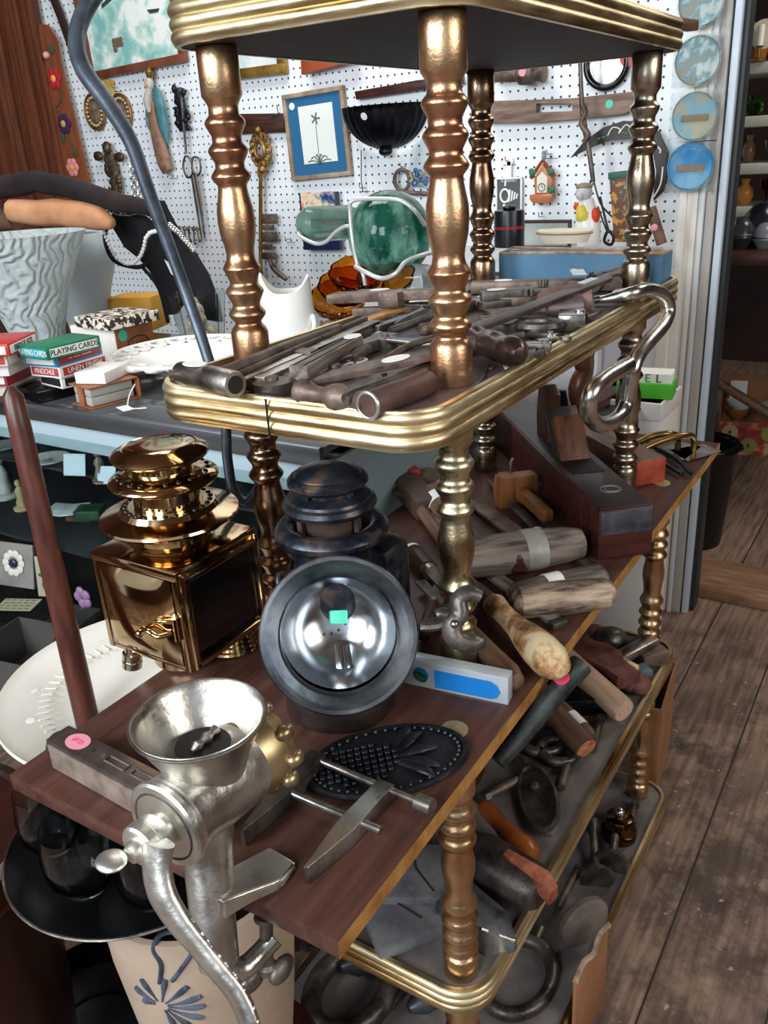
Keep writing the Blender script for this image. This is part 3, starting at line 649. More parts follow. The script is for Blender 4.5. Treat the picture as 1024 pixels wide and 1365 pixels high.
# amber glass scallops
m_amber = glass('amber_glass', '#d07a1c', .04, ior=1.25)
for k, (px, py, r, lb) in enumerate(((452, 405, .062, 'amber glass scallop dish, lowest and leftmost of the pile'), (462, 388, .06, 'amber glass scallop dish in the middle of the pile'), (476, 372, .058, 'amber glass scallop dish, topmost beside the glass float'), (515, 378, .06, 'amber glass scallop dish under the green glass float'))):
    P = atx(px, py, .80); obj('amber_dish', G().lathe([(0, -.02), (r*.5, -.018), (r*.9, .0), (r, .02), (r*.93, .02), (r*.8, .002), (r*.4, -.012), (0, -.014)], seg=48, fn=lambda a, z: 1+.07*abs(math.sin(5*a))), m_amber, None, T(*P) @ R(-25, 'Y') @ R(15, 'X'), label=lb, cat='dish', group='amber glass scallops')
# pedestal that carries the glass at the back
zr = atx(470, 405, .80).z-.03; ya, yb = atx(448, 400, .8).y, atx(530, 385, .8).y
obj('glass_riser', G().box((.79, (ya+yb)/2, (CT+zr)/2), (.12, abs(ya-yb), zr-CT-.001), .003), plain('white_riser', '#b9b6ae', .5), label='pale riser block on the case carrying amber glass dishes', cat='riser')
# glass fishing floats in wire stands
m_green = mat('green_float_glass', '#11513f', '#86bda8', rough=.06, trans=.6, ior=1.3, scale=16, stretch=(1, 1, .4), lo=.42, hi=.58, bump=.8, bscale=24); 
m_pgreen = mat('pale_green_glass', '#6f9183', '#96b3a5', rough=.12, trans=.6, ior=1.25, scale=10)
XF = .86; C = atx(520, 313, XF); rr = abs(atx(567, 313, XF).y-atx(473, 313, XF).y)/2*1.02
t = thing('glass_float', 'round green glass fishing float held in bent white wire', 'glass float', T(*C))
obj('glass_ball', G().ball((0, 0, 0), rr, (1, 1, 1.0), 36, 24), m_green, t); obj('seal_button', G().ball((-.3*rr, .2*rr, -.85*rr), rr*.22, (1, 1, .5)), m_green, t)
m_wire = plain('white_coated_wire', '#c7cbca', .3, metal=.3)
def lp(px, py, X): return atx(px, py, X)-C
w = G().tube([lp(a, b, x_) for a, b, x_ in ((566, 300, XF-.05), (555, 283, XF-.09), (535, 268, XF-.1), (505, 265, XF-.1), (470, 268, XF-.1), (467, 285, XF-.11), (470, 320, XF-.12), (476, 350, XF-.12), (484, 365, XF-.13), (487, 380, XF-.13))], .0042, smooth=6); obj('wire_stand', w, m_wire, t)
w = G().tube([lp(a, b, x_) for a, b, x_ in ((474, 355, XF-.13), (486, 362, XF-.14), (508, 371, XF-.14), (527, 365, XF-.14), (540, 350, XF-.12), (560, 341, XF-.08), (582, 335, XF-.02))], .0048, smooth=6); obj('wire_cradle', w, m_wire, t)
C2 = atx(430, 299, XF+.1); r2 = .070*.82
t = thing('glass_float', 'pale cylindrical glass float lying in wire cradle left of the green ball', 'glass float', T(*C2))
r2 = abs(atx(430, 276, XF+.1).z-atx(430, 322, XF+.1).z)/2
e1, e2 = atx(412, 299, XF+.04)-C2, atx(475, 296, XF+.14)-C2
obj('glass_cylinder', G().turn(e1-(e2-e1)*.25, e2, [(0, 0), (r2*.55, .03), (r2*.9, .12), (r2, .22), (r2, .9), (r2*.8, .97), (0, 1)], 30), m_pgreen, t)
w = G().tube([atx(a, b, XF+.0)-C2 for a, b in ((397, 310), (405, 318), (422, 325), (435, 322), (447, 310), (460, 302), (468, 303))], .0045, smooth=6); obj('wire_cradle', w, m_wire, t)
g = G().tube([atx(a, b, XF+.02)-C2 for a, b in ((485, 268), (500, 258), (520, 257), (530, 268))], .003, smooth=5); obj('wire_hook', g, m_wire, t)
# clear glass lumps
m_cl = glass('clear_pressed_glass', '#dfe8e6', .08, ior=1.3)
P = atx(555, 382, .84); obj('glass_paperweight', G().ball((0, 0, 0), .075, (1, 1.0, .62), 28, 16).bumpy(.006, 30), m_cl, None, T(*P), label='clear pressed glass lump behind the tool shelf, beside the near post', cat='glass ornament')
P = atx(590, 388, .9); obj('glass_paperweight', G().ball((0, 0, 0), .05, (1, 1, .7), 24, 12).bumpy(.005, 30), m_cl, None, T(*P), label='small clear glass lump partly behind the near copper post', cat='glass ornament')
# picture book behind the floats
m_bk = mat('bright_book_print', '#1d3c7a', '#c9403a', rough=.4, scale=9, lo=.4, hi=.6, c3='#e7d9b8')
t = thing('picture_book', 'colourful book with fish pictures hanging behind the glass floats', 'book', T(*atx(428, 295, WX-.03)))
A, Bq = atx(400, 258, WX-.03), atx(455, 334, WX-.03)
w_, h_ = abs(A.y-Bq.y), abs(A.z-Bq.z)
obj('cover', G().box((0, 0, 0), (.02, w_, h_), .001), plain('navy_cover', '#1b2746', .4), t); obj('picture', G().box((-.0105, 0, .02), (.001, w_*.9, h_*.8)), m_bk, t)
# ================================================================ goods hanging on the pegboard
class W:
    """a little drawing plane parallel to the pegboard, standing off it; local x right, y up, z into the room"""
    def __init__(s, px, py, off=.004):
        s.X = WX-off; s.c = atx(px, py, s.X)
        s.M = Matrix(((0, 0, -1, s.c.x), (-1, 0, 0, s.c.y), (0, 1, 0, s.c.z), (0, 0, 0, 1)))
    def p(s, a, b, z=0.0):
        q = atx(a, b, s.X); return (s.c.y-q.y, q.z-s.c.z, z)
    def P(s, pts, z=0.0): return [s.p(a, b, z) for a, b in pts]
    def P2(s, pts): return [s.p(a, b)[:2] for a, b in pts]
    def k(s, n): return n/pix(s.c)[2]     # n pixels in metres (across the view)
m_bronze = mat('dark_bronze_cast', '#2f2620', '#6d5c49', rough=.45, metal=.6, scale=30, bump=.4, bscale=120)
m_agold = mat('aged_gold', '#5e4424', '#a98347', rough=.4, metal=.7, scale=25, bump=.3)
m_hook = plain('steel_hook', '#8f9498', .3, metal=.9)
def hook(px, py, n=1):
    w = W(px, py, .0); g = G()
    for k in range(n): g.tube([(.012*k, 0, 0), (.012*k, 0, .03), (.012*k, .012, .036)], .0015, m=6)
    g.tube([(-.02, -.012, .004), (.02+.012*(n-1), -.012, .004)], .0013, m=6)
    return obj('peg_hook', g, m_hook, None, w.M, label='', cat='hook')
def frame_bar(g, w, h, t, d, z=0):
    g.box((0, h/2-t/2, z+d/2), (w, t, d), .001); g.box((0, -h/2+t/2, z+d/2), (w, t, d), .001)
    g.box((-w/2+t/2, 0, z+d/2), (t, h-2*t, d), .001); g.box((w/2-t/2, 0, z+d/2), (t, h-2*t, d), .001); return g
# painting upper left
w = W(165, 30, .012); A = w.p(100, 92); B_ = w.p(236, -60)
w_, h_ = .50, .46
t = thing('framed_painting', 'wood framed harbour painting with boats at the top left of the pegboard', 'painting', w.M @ T(.03, .07, 0) @ R(2))
c0 = w.p(112, 84)
obj('frame', frame_bar(G(), w_, h_, .026, .02), mat('red_brown_frame', '#5b3020', '#7d4831', rough=.4, scale=10), t)
obj('canvas', G().box((0, 0, .004), (w_-.04, h_-.04, .006)), mat('sea_paint', '#7fb7b4', '#e6ebe6', rough=.5, scale=9, lo=.4, hi=.56, c3='#a9cfc4'), t)
g = G().prism([(-.12, .0), (.02, .05), (.12, .055), (.10, .03), (-.05, .01), (-.12, -.012)], .008, .0095); g.prism([(.1, -.05), (.16, -.055), (.15, -.065), (.11, -.063)], .008, .0095)
obj('painted_hulls', g, plain('hull_dark', '#33413b', .5), t)
g = G().prism([(-.04, .05), (.04, .07), (.03, .12), (-.03, .1)], .008, .009); g.ball((.05, .0, .008), .02, (1.2, .5, .05)); obj('painted_red', g, plain('paint_red', '#a5423c', .5), t)
g = G()
for k in range(7): g.ball((-.09+.017*(k % 3), -.12-.014*(k//3), .008), .012, (1, .8, .12), 10, 6)
obj('painted_rocks', g, plain('paint_brown', '#6d5c4e', .5), t)
# left end: brown boards, flower board
g = G(); 
for x0, x1, m_ in ((-80, 18, 0), (20, 44, .02), (46, 62, .04)):
    a, b = atx(x0, 120, WX-.06), atx(x1, 120, WX-.06); g.box((WX-.06+m_*.5, (a.y+b.y)/2, .65), (.04, abs(a.y-b.y), 3.0), .004)
struct('trim_7', g, mat('red_brown_boards', '#4a2416', '#723e26', rough=.5, scale=6, stretch=(1, 9, .5)))
w = W(85, 140, .03)
t = thing('flower_board', 'tall brown board with felt flowers hanging beside the brown boards', 'wall hanging', w.M)
obj('board', G().prism(w.P2([(53, 60), (55, 33), (65, 33), (78, 55), (82, 80), (121, 243), (95, 246), (60, 120)]), 0, .012), mat('orange_brown_board', '#6f3a20', '#8f4e2c', rough=.55, scale=7, stretch=(6, 1, 1)), t)
def flower(px, py, r, c, mid='#e0b050', nm='flower'):
    x, y, _ = w.p(px, py); g = G()
    for k in range(6):
        a = PI*k/3; g.ball((x+.62*r*math.cos(a), y+.62*r*math.sin(a), .016), r*.46, (1, 1, .35), 12, 8)
    f = obj(nm, g, plain('felt'+c, c, .9), t); obj('centre', G().ball((x, y, .021), r*.36, (1, 1, .4), 12, 8), plain('felt'+mid, mid, .9), f)
flower(77, 105, .036, '#b3202a'); flower(90, 165, .036, '#3f2046', '#c99a55'); flower(101, 223, .034, '#d98a86', '#d9a050')
x, y, _ = w.p(67, 74); obj('bud', G().ball((x, y, .018), .013, u=12, v=8), plain('felt_pale', '#dba99c', .9), t)
g = G(); g.tube(w.P([(72, 80), (75, 92)], .014), .0025, m=6); g.tube(w.P([(84, 120), (84, 135), (78, 145), (86, 152)], .014), .0025, smooth=4, m=6); g.tube(w.P([(92, 180), (102, 195), (102, 208)], .014), .0025, smooth=4, m=6)
for px, py in ((73, 66), (88, 183), (104, 203)): x, y, _ = w.p(px, py); g.ball((x, y, .016), .02, (.55, 1, .2), 10, 6)
obj('stems_and_leaves', g, plain('felt_green', '#38503a', .9), t)
w = W(82, 25, .01); obj('dark_strap', G().tube(w.P([(62, -30), (82, 20), (99, 68)], .006), .022, flat=.2), plain('dark_strap_brown', '#2c1c17', .6), None, w.M, label='dark brown strap hanging left of the harbour painting', cat='strap')
# oval medallions
for px, py, lb in ((128, 149, 'left oval medallion with beaded brass rim and a small portrait'), (163, 150, 'right oval medallion half hidden by the blue grey rod')):
    w = W(px, py, .006); t = thing('oval_medallion', lb, 'medallion', w.M)
    ry = .062; rx = .052
    obj('rim', G().torus((0, 0, .006), rx, .0055, sy=ry/rx, n=40, m=8).lathe([(rx-.004, 0), (rx-.004, .006)], sy=ry/rx), mat('copper_brass_rim', '#6b4c2c', '#b5894f', rough=.35, metal=.8, scale=20), t)
    g = G()
    for k in range(20): a = 2*PI*k/20; g.ball((.040*math.cos(a), .049*math.sin(a), .008), .0055, u=8, v=6)
    obj('beading', g, plain('ivory_beads', '#b9a887', .4), t)
    obj('portrait', G().lathe([(0, .009), (.03, .007)], sy=1.25, cap=False), mat('portrait_paint', '#3b332c', '#8d7660', rough=.5, scale=60), t)
w = W(144, 114, .004); obj('yellow_tag', G().prism(w.P2([(136, 104), (152, 107), (154, 127), (145, 124)]), 0, .002), plain('tag_yellow', '#c8a552', .6), None, w.M, label='yellow paper tag above the two oval medallions', cat='tag')
# madonna relief
w = W(217, 155, .01); t = thing('carved_saint', 'tall carved figure in gold, teal and brown robes hanging on pegboard', 'figure', w.M)
def robe(g, pts, r, f=.5): return g.tube(w.P(pts, .02), r, smooth=4, flat=f, m=14)
obj('robe', robe(G(), [(206, 135), (209, 160), (217, 190), (224, 215), (229, 228)], [.016, .022, .03, .033, .026]), mat('brown_robe', '#6b4c3a', '#927258', rough=.5, scale=30), t)
obj('mantle', robe(G(), [(213, 118), (219, 140), (223, 165), (228, 190)], [.014, .022, .024, .006]).tube(w.P([(201, 140), (204, 165), (211, 180)], .018), [.006, .012, .004], smooth=4), mat('teal_mantle', '#2f6670', '#4d8790', rough=.5, scale=30), t)
obj('head_veil', G().ball(w.p(206, 112, .024), .018, (.9, 1.3, .8)).tube(w.P([(207, 118), (204, 135), (207, 150)], .026), [.012, .017, .008], smooth=4), plain('silver_white_veil', '#b9b3ab', .4), t)
obj('face', G().ball(w.p(205, 113, .036), .009, (.8, 1.2, .7)), plain('skin_paint', '#b58d6c', .5), t)
obj('crown', G().turn(w.p(206, 104, .02), w.p(204, 88, .02), [(.012, 0), (.017, .5), (.011, .8), (.004, 1)], 10), m_agold, t)
# dark ornate plaque, big shears etc
def ornate(name, cpx, cpy, pts, label, cat, m, r0=.010, n=26, sd=1, off=.01):
    w = W(cpx, cpy, off); rnd = random.Random(sd); t = thing(name, label, cat, w.M); g = G()
    P = [w.p(a, b, .012) for a, b in pts]
    g.tube(P, [r0*1.6]*len(P), flat=.6, m=10)
    for k in range(n):
        i = rnd.randrange(len(P)-1); u = rnd.random(); q = Vector(P[i]).lerp(Vector(P[i+1]), u)
        g.ball((q.x+rnd.uniform(-1, 1)*r0*2.4, q.y+rnd.uniform(-1, 1)*r0, q.z+rnd.uniform(0, .006)), r0*rnd.uniform(.6, 1.3), (1, rnd.uniform(.7, 1.4), .6), 10, 7)
    obj('relief', g, m, t); return w, t
w, t = ornate('cast_cherub_plaque', 152, 225, [(150, 205), (155, 225), (158, 255)], 'dark cast plaque with winged cherub head and leaves', 'plaque', m_bronze, .014, 26, 3)
obj('head', G().ball(w.p(149, 197, .024), .022, (.9, 1.1, .7)), m_bronze, t)
obj('wing', G().ball(w.p(136, 208, .018), .026, (1, .7, .4), M=None), m_bronze, t); obj('wing', G().ball(w.p(164, 209, .018), .026, (1, .7, .4)), m_bronze, t)
w = W(185, 240, .01); g = G()
for j, x0 in enumerate((178, 186)):
    for k in range(9):
        x, y, _ = w.p(x0+k*.3, 216+k*6); g.torus((0, 0, 0), .009, .0022, M=T(x, y, .008) @ R(90*(k % 2), 'Y') @ R(0), n=12, m=5, sy=1.4)
obj('link_chain', g, m_bright, None, w.M, label='pair of steel link chains hanging right of the cherub plaque', cat='chain')
w, t = ornate('black_lace_bellows', 245, 145, [(240, 118), (246, 145), (248, 172)], 'black openwork metal holder hanging above the long shears', 'holder', m_black, .012, 40, 5)
w = W(260, 230, .02); t = thing('long_shears', 'long rusty hand shears hanging point down left of the copper post', 'shears', w.M)
obj('blade', G().tube(w.P([(258, 232), (264, 270), (271, 320)], .008), [.008, .008, .003], flat=.4), m_iron, t)
obj('blade', G().tube(w.P([(263, 230), (270, 270), (276, 318)], .012), [.008, .008, .003], flat=.4), m_iron, t)
obj('handle', G().tube(w.P([(244, 118), (247, 160), (251, 205)], .01), .0045), m_iron, t)
obj('finger_ring', G().tube(w.P([(250, 208), (247, 222), (252, 236), (259, 232), (257, 214)], .01), .004, smooth=4, closed=True), m_iron, t)
obj('finger_ring', G().tube(w.P([(260, 210), (259, 224), (264, 234), (270, 228), (268, 212)], .01), .004, smooth=4, closed=True), m_iron, t)
w = W(250, 312, .015); t = thing('key_bunch', 'row of small old keys on hooks beside the necklace stand', 'keys', w.M); hm = m_hook
obj('hook_rail', G().tube(w.P([(232, 302), (268, 304)], 0), .002, m=6), m_hook, t)
for k in range(6):
    a = w.p(236+6*k, 305, .008+.004*(k % 2)); b = w.p(238+6*k, 326-3*(k % 2), .008)
    obj('key', G().tube([a, b], .003, m=6).torus((a[0], a[1], a[2]), .007, .0022, n=12, m=5).box((b[0]+.004, b[1]+.004, b[2]), (.009, .008, .002)), m_agold if k % 3 == 2 else m_iron, t)
# plain dark wooden bar behind left post
w = W(335, 164, .004); t = thing('dark_rack_board', 'dark flat bar on the pegboard between left copper post and big key', 'bar', w.M)
obj('bar', G().prism(w.P2([(300, 152), (381, 151), (382, 176), (300, 180)]), 0, .014, bev=.001), m_wdark, t); obj('hook', G().tube(w.P([(373, 140), (375, 152), (365, 155)], .016), .002, m=6), m_hook, t)
# ornate giant key
w = W(350, 250, .02); t = thing('giant_key', 'oversized ornate bronze key with scrolled bow, right of the left post', 'key', w.M)
g = G(); rnd = random.Random(4)
cx, cy_, _ = w.p(350, 200)
for k in range(12):
    a = 2*PI*k/12; g.torus((0, 0, 0), .013, .0055, M=T(cx+.032*math.cos(a), cy_+.042*math.sin(a), .01) @ R(rnd.uniform(0, 90)), n=14, m=7)
g.torus((cx, cy_, .014), .021, .007, n=24, m=8, sy=1.3); g.ball((cx, cy_+.062, .012), .012); g.ball((cx, cy_-.062, .012), .018, (1, .8, .8))
obj('bow', g, m_agold, t)
obj('shank', G().turn(w.p(350, 225, .01), w.p(350, 374, .01), [(.012, 0), (.012, .05), (.007, .08), (.0075, .9), (.010, .93), (.006, 1)], 14), m_agold, t)
g = G()
for a, b, c_, d in ((352, 285, 372, 298), (352, 300, 367, 306), (352, 309, 372, 322), (352, 325, 365, 332), (352, 336, 370, 345)):
    p0, p1 = w.p(a, b), w.p(c_, d); g.box(((p0[0]+p1[0])/2, (p0[1]+p1[1])/2, .01), (abs(p0[0]-p1[0]), abs(p0[1]-p1[1]), .012), .001)
obj('bit', g, m_rust, t)
w = W(372, 360, .03); t = thing('rusty_latch', 'small rusty latch hanging low behind the white pitcher', 'latch', w.M)
obj('arm', G().tube(w.P([(362, 345), (368, 358), (384, 372)], .01), [.007, .010, .008], smooth=4), m_rust, t); obj('plate', G().ball(w.p(366, 352, .01), .016, (1, 1.2, .4)), m_rust, t)
# gilt picture and orange panel under the shelf edge
w = W(350, 70, .006); t = thing('gilt_picture', 'gilt framed seascape mostly hidden under the top shelf', 'picture', w.M @ T(-.05, .10, 0))
obj('frame', frame_bar(G(), .30, .34, .03, .02), mat('gilt', '#7a5a26', '#c49b4e', rough=.35, metal=.8, scale=12), t); obj('print', G().box((0, 0, .006), (.25, .29, .004)), mat('seascape', '#a9bfc4', '#dfe4e0', rough=.5, scale=6), t)
w = W(443, 60, .02); obj('orange_panel', G().prism(w.P2([(405, 20), (476, 15), (478, 82), (409, 100)]), 0, .03, bev=.002), mat('orange_red_wood', '#8a3c1e', '#a8502c', rough=.5, scale=6), None, w.M, label='orange wooden panel hanging under the top shelf edge', cat='panel')
# blue matted botanical print
w = W(424.5, 180, .006); t = thing('botanical_print', 'framed plant print with a wide blue mat', 'framed print', w.M @ R(2.5))
fw, fh = abs(w.p(384, 180)[0]-w.p(465, 180)[0]), abs(w.p(424, 122)[1]-w.p(424, 240)[1])
obj('frame', frame_bar(G(), fw, fh, .014, .014), mat('grey_oak_frame', '#7d6753', '#a8937b', rough=.6, scale=20, stretch=(1, 1, 1)), t)
obj('blue_mat', G().box((0, 0, .005), (fw-.02, fh-.02, .004)), plain('deep_blue_mat', '#21618c', .6), t)
pr = obj('paper', G().box((.004, .003, .0075), (fw*.56, fh*.66, .002)), plain('print_paper', '#dfe4df', .6), t)
g = G().tube([(.0, -.08, .009), (.0, .0, .009), (.002, .05, .009)], .0012, m=6)
for k in range(6): a = (-70+28*k); g.tube([(0, -.085, .009), (.028*math.sin(math.radians(a)), -.085+.028*math.cos(math.radians(a)), .009), (.05*math.sin(math.radians(a)), -.085+.02*math.cos(math.radians(a)), .009)], .0018, smooth=3, m=5)
for k in range(5): a = 72*k; g.tube([(.002, .05, .009), (.002+.018*math.cos(math.radians(a)), .05+.018*math.sin(math.radians(a)), .009)], .0025, m=5)
obj('drawn_plant', g, plain('plant_ink', '#5a6a55', .6), pr)
obj('round_sticker', G().lathe([(.011, 0), (.011, .001)], seg=20), m_white, t, T(-fw*.36, fh*.36, .0075))
# black shell sconce with bar above
w = W(516, 150, .01); t = thing('shell_bowl', 'black fluted half bowl hanging on the pegboard with a white dot sticker', 'bowl', w.M)
g = G(); cxl = w.p(516, 140); rings = []
for k in range(11):
    u = k/10; ang = u*PI/2
    ring = []
    for i in range(61):
        th_ = PI*i/60; rr = .148*math.cos(ang)*(1+.02*math.cos(26*th_)); ring.append(Vector((rr*math.cos(th_), .02-.125*math.sin(ang), rr*.75*math.sin(th_))))
    rings.append(ring)
g.loft(rings, closed=False, cap=False)
bmesh.ops.solidify(g.bm, geom=g.bm.faces[:], thickness=.003)
obj('fluted_shell', g, m_black, t, ang=70); obj('tassel_foot', G().ball((0, -.11, .02), .018, (1.3, .8, 1)), m_black, t)
obj('round_sticker', G().lathe([(.011, 0), (.011, .001)], seg=20), m_white, t, T(-.01, -.01, .116) @ R(25, 'X'))
w = W(520, 122, .008); obj('wooden_bar', G().prism(w.P2([(476, 122), (560, 107), (620, 100), (620, 112), (478, 133)]), 0, .016, bev=.003), m_wdark, None, w.M, label='dark narrow wooden bar just above the black shell bowl', cat='bar')
w = W(533, 240, .015); t = thing('shackle_tool', 'rusty ring with side rod hanging on a hook above the green float', 'shackle', w.M)
x, y, _ = w.p(538, 240); obj('ring', G().torus((x, y, .01), .027, .006, sy=1.15), m_rust, t)
obj('rod', G().tube(w.P([(537, 256), (555, 257), (575, 258)], .012), .007), m_rust, t); obj('stem', G().tube(w.P([(538, 252), (538, 280)], .01), .009), m_rust, t)
obj('cord', G().tube(w.P([(484, 200), (484, 240), (486, 256)], .01), .0018, m=6), m_ink, t)
w = W(562, 220, .02); t = thing('marble_bag', 'clear plastic bag of coloured marbles hanging behind the near post', 'bag', w.M)
obj('bag', G().tube(w.P([(562, 182), (562, 200), (562, 225), (560, 248)], .01), [.012, .03, .042, .03], smooth=4, flat=.4, m=16), glass('bag_film', '#eef3f3', .1, ior=1.05), t)
g = G(); rnd = random.Random(2)
for k in range(16): q = w.p(562+rnd.uniform(-11, 9), 236+rnd.uniform(-12, 9), .01+rnd.uniform(0, .01)); g.ball(q, .008, u=10, v=7)
obj('marbles', g, mat('marble_mix', '#2f7a3c', '#d0b83a', rough=.1, scale=50, c3='#3b57a8', lo=.35, hi=.65), t, kind='stuff')
# wooden level with slot
w = W(750, 145, .004); t = thing('wooden_level', 'long weathered wooden level with a hand slot and teal sticker', 'level', w.M)
m_lev = mat('level_wood', '#5b4638', '#8d7868', rough=.65, scale=9, stretch=(1, 8, 1), bump=.3)
def slotbar(g, pts_top, pts_bot, z0, z1): pass
g = G()
g.prism(w.P2([(655, 135), (720, 133), (720, 163), (655, 164)]), 0, .028); g.prism(w.P2([(720, 133), (768, 131), (768, 138.5), (720, 138)]), 0, .028); g.prism(w.P2([(720, 150), (768, 148), (768, 159), (720, 163)]), 0, .028); g.prism(w.P2([(768, 131), (852, 122), (852, 140), (838, 152), (768, 159)]), 0, .028)
obj('level_body', g, m_lev, t); x, y, _ = w.p(817, 139); obj('round_sticker', G().lathe([(.0105, 0), (.0105, .001)], seg=20), m_teal, t, T(x, y, .0285))
w = W(700, 98, .02); t = thing('pipe_fitting', 'brown pipe shaped tool with pink sticker under the top shelf', 'pipe', w.M)
obj('barrel', G().turn(w.p(660, 100, .02), w.p(730, 98, .02), [(.02, 0), (.02, .5), (.028, .55), (.028, .8), (.018, .85), (.024, 1)], 18), m_rust, t); x, y, _ = w.p(706, 97); obj('pink_sticker', G().lathe([(.011, 0), (.011, .001)], seg=16), m_pink, t, T(x, y, .049))
# round convex mirror
w = W(810, 86, .006); t = thing('round_mirror', 'round mirror in black rim half hidden below the top shelf', 'mirror', w.M); r_ = .055
obj('rim', G().torus((0, 0, .008), r_, .009, n=40), m_blackp, t); obj('mirror_glass', G().lathe([(0, .010), (r_-.004, .006)], cap=False, seg=40), m_bright, t)
w = W(838, 78, .01); obj('red_disc', G().lathe([(.02, 0), (.02, .01)], seg=24), plain('signal_red', '#b3281f', .4), None, w.M, label='small red disc peeping beside the right post under the top shelf', cat='disc')
# twisted iron hook with wire
w = W(780, 190, .10); t = thing('iron_gaff', 'long dark iron rod with twisted socket hanging before the pegboard', 'rod', w.M)
obj('rod', G().tube(w.P([(773, 60), (775, 120), (778, 160), (786, 205), (791, 243)]), [.005, .006, .008, .007, .006], smooth=4), m_iron, t)
obj('twist', G().tube(w.P([(777, 140), (781, 150), (776, 165), (785, 180), (779, 190)], .004), .008, smooth=5), m_rust, t)
obj('lower_rod', G().tube(w.P([(787, 240), (786, 280), (785, 318)]), .003), m_iron, t)
obj('wire', G().tube(w.P([(792, 243), (800, 270), (812, 285), (826, 300), (812, 310), (806, 300), (797, 275)]), .0025, smooth=5), m_iron, t)
# boomerang
w = W(830, 200, .03); t = thing('boomerang', 'dark boomerang painted with white animals and green leaves', 'boomerang', w.M)
outer = [(761, 211), (780, 188), (805, 170), (832, 161), (860, 162), (880, 176), (891, 200), (893, 230), (886, 255), (872, 268)]
inner = [(873, 250), (877, 228), (873, 205), (862, 190), (842, 184), (815, 186), (790, 196)]
obj('body', G().prism(w.P2(outer+inner), 0, .008, bev=.002), plain('boomerang_brown', '#2a211e', .45), t)
g = G().tube(w.P([(812, 180), (818, 170), (828, 172), (826, 178), (836, 166), (843, 172)], .0085), .0016, smooth=3, m=5); g.tube(w.P([(873, 262), (882, 245), (885, 222)], .0085), .002, smooth=3, m=5); g.tube(w.P([(878, 195), (882, 200), (881, 204)], .0085), .002, m=5)
obj('white_drawing', g, m_white, t); g = G()
for a, b in ((806, 183), (811, 181), (800, 185), (831, 177), (836, 178)): g.ball(w.p(a, b, .009), .005, (1, .6, .3), 8, 5)
obj('painted_leaves', g, plain('leaf_teal', '#3d7a5a', .5), t)
# cast plaque with writing
w = W(679.5, 262, .006); t = thing('cast_trivet', 'grey and white cast metal trivet with lettering and a hand motif', 'trivet', w.M)
a, b = w.p(662, 238), w.p(697, 288); tw, thh = b[0]-a[0], a[1]-b[1]
obj('white_rim', frame_bar(G(), tw, thh, .005, .009), m_white, t); obj('grey_plate', G().box((0, 0, .002), (tw-.004, thh-.004, .005)), plain('plaque_grey', '#4d5156', .5), t)
obj('handle', G().box((0, thh/2+.022, .003), (.016, .046, .006), .002).lathe([(.013, 0), (.013, .006)], M=T(0, thh/2+.045, 0)), m_white, t)
text('lettering', 'SOMERSET', .0125, m_white, t, T(0, thh*.42, .005), sx=.9); text('lettering', 'EXPO 1974', .013, m_white, t, T(0, -thh*.41, .005), sx=.9)
g = G().torus((-.013, .003, .006), .014, .003, n=20, m=6, sy=1.3)
for k in range(4): g.tube([(.004+.008*k, .02-.004*k, .006), (.0+.008*k, -.015+.003*k, .006)], .0028, m=6)
g.tube([(-.016, -.02, .006), (-.012, -.036, .006)], .004, m=6); g.tube([(-.012, .03, .006), (-.01, .045, .006)], .003, m=6); obj('raised_hand', g, m_white, t)
# cuckoo clock ornament
w = W(727, 240, .012); t = thing('cuckoo_clock_ornament', 'small orange ceramic cuckoo clock house with green leaves', 'ornament', w.M)
obj('house', G().prism(w.P2([(717, 260), (716, 238), (727, 218), (740, 238), (738, 260)]), 0, .022, bev=.002).prism(w.P2([(711, 265), (711, 259), (740, 257), (741, 262), (735, 270), (715, 270)]), 0, .028, bev=.002), plain('terracotta_glaze', '#b4683f', .35), t)
obj('roof', G().tube(w.P([(711, 237), (727, 213), (743, 235)], .018), .006, m=8), plain('red_roof_glaze', '#8f3a28', .35), t)
obj('clock_face', G().prism(w.P2([(720, 256), (720, 236), (727, 228), (734, 236), (733, 256)]), .022, .0235), plain('face_cream', '#d9d6c8', .4), t)
x, y, _ = w.p(726.5, 249); obj('clock_ring', G().torus((x, y, .0245), .0105, .001, n=20, m=5).tube([(x, y+.008, .0245), (x, y, .0245), (x+.005, y-.002, .0245)], .0008, m=5), m_ink, t)
g = G()
for a, b in ((714, 229), (738, 228), (739, 252), (719, 265), (726, 267)): 
    for k in range(3): q = w.p(a+2*math.cos(2*k), b+2*math.sin(2*k), .024); g.ball(q, .008, (1, 1, .5), 8, 6)
obj('leaves', g, plain('glazed_green', '#2f6b46', .35), t); obj('bird', G().ball(w.p(729, 208, .02), .010, (.7, 1.2, .7)).ball(w.p(729, 203, .022), .006), plain('bird_grey', '#8a8d92', .4), t)
for px, py, lb in ((680, 214, 'steel peg hook holding the cast trivet'), (724, 288, 'steel peg hook just under the cuckoo clock ornament'), (735, 205, 'steel peg hook holding the cuckoo clock ornament'), (487, 250, 'thin steel peg hook above the pale glass float'), (541, 222, 'steel peg hook holding the rusty shackle'), (158, 117, 'steel peg hook right of the yellow tag'), (232, 233, 'steel peg hook under the carved saint'), (388, 318, 'empty steel peg hook left of the picture book')):
    hook(px, py)['label'] = lb
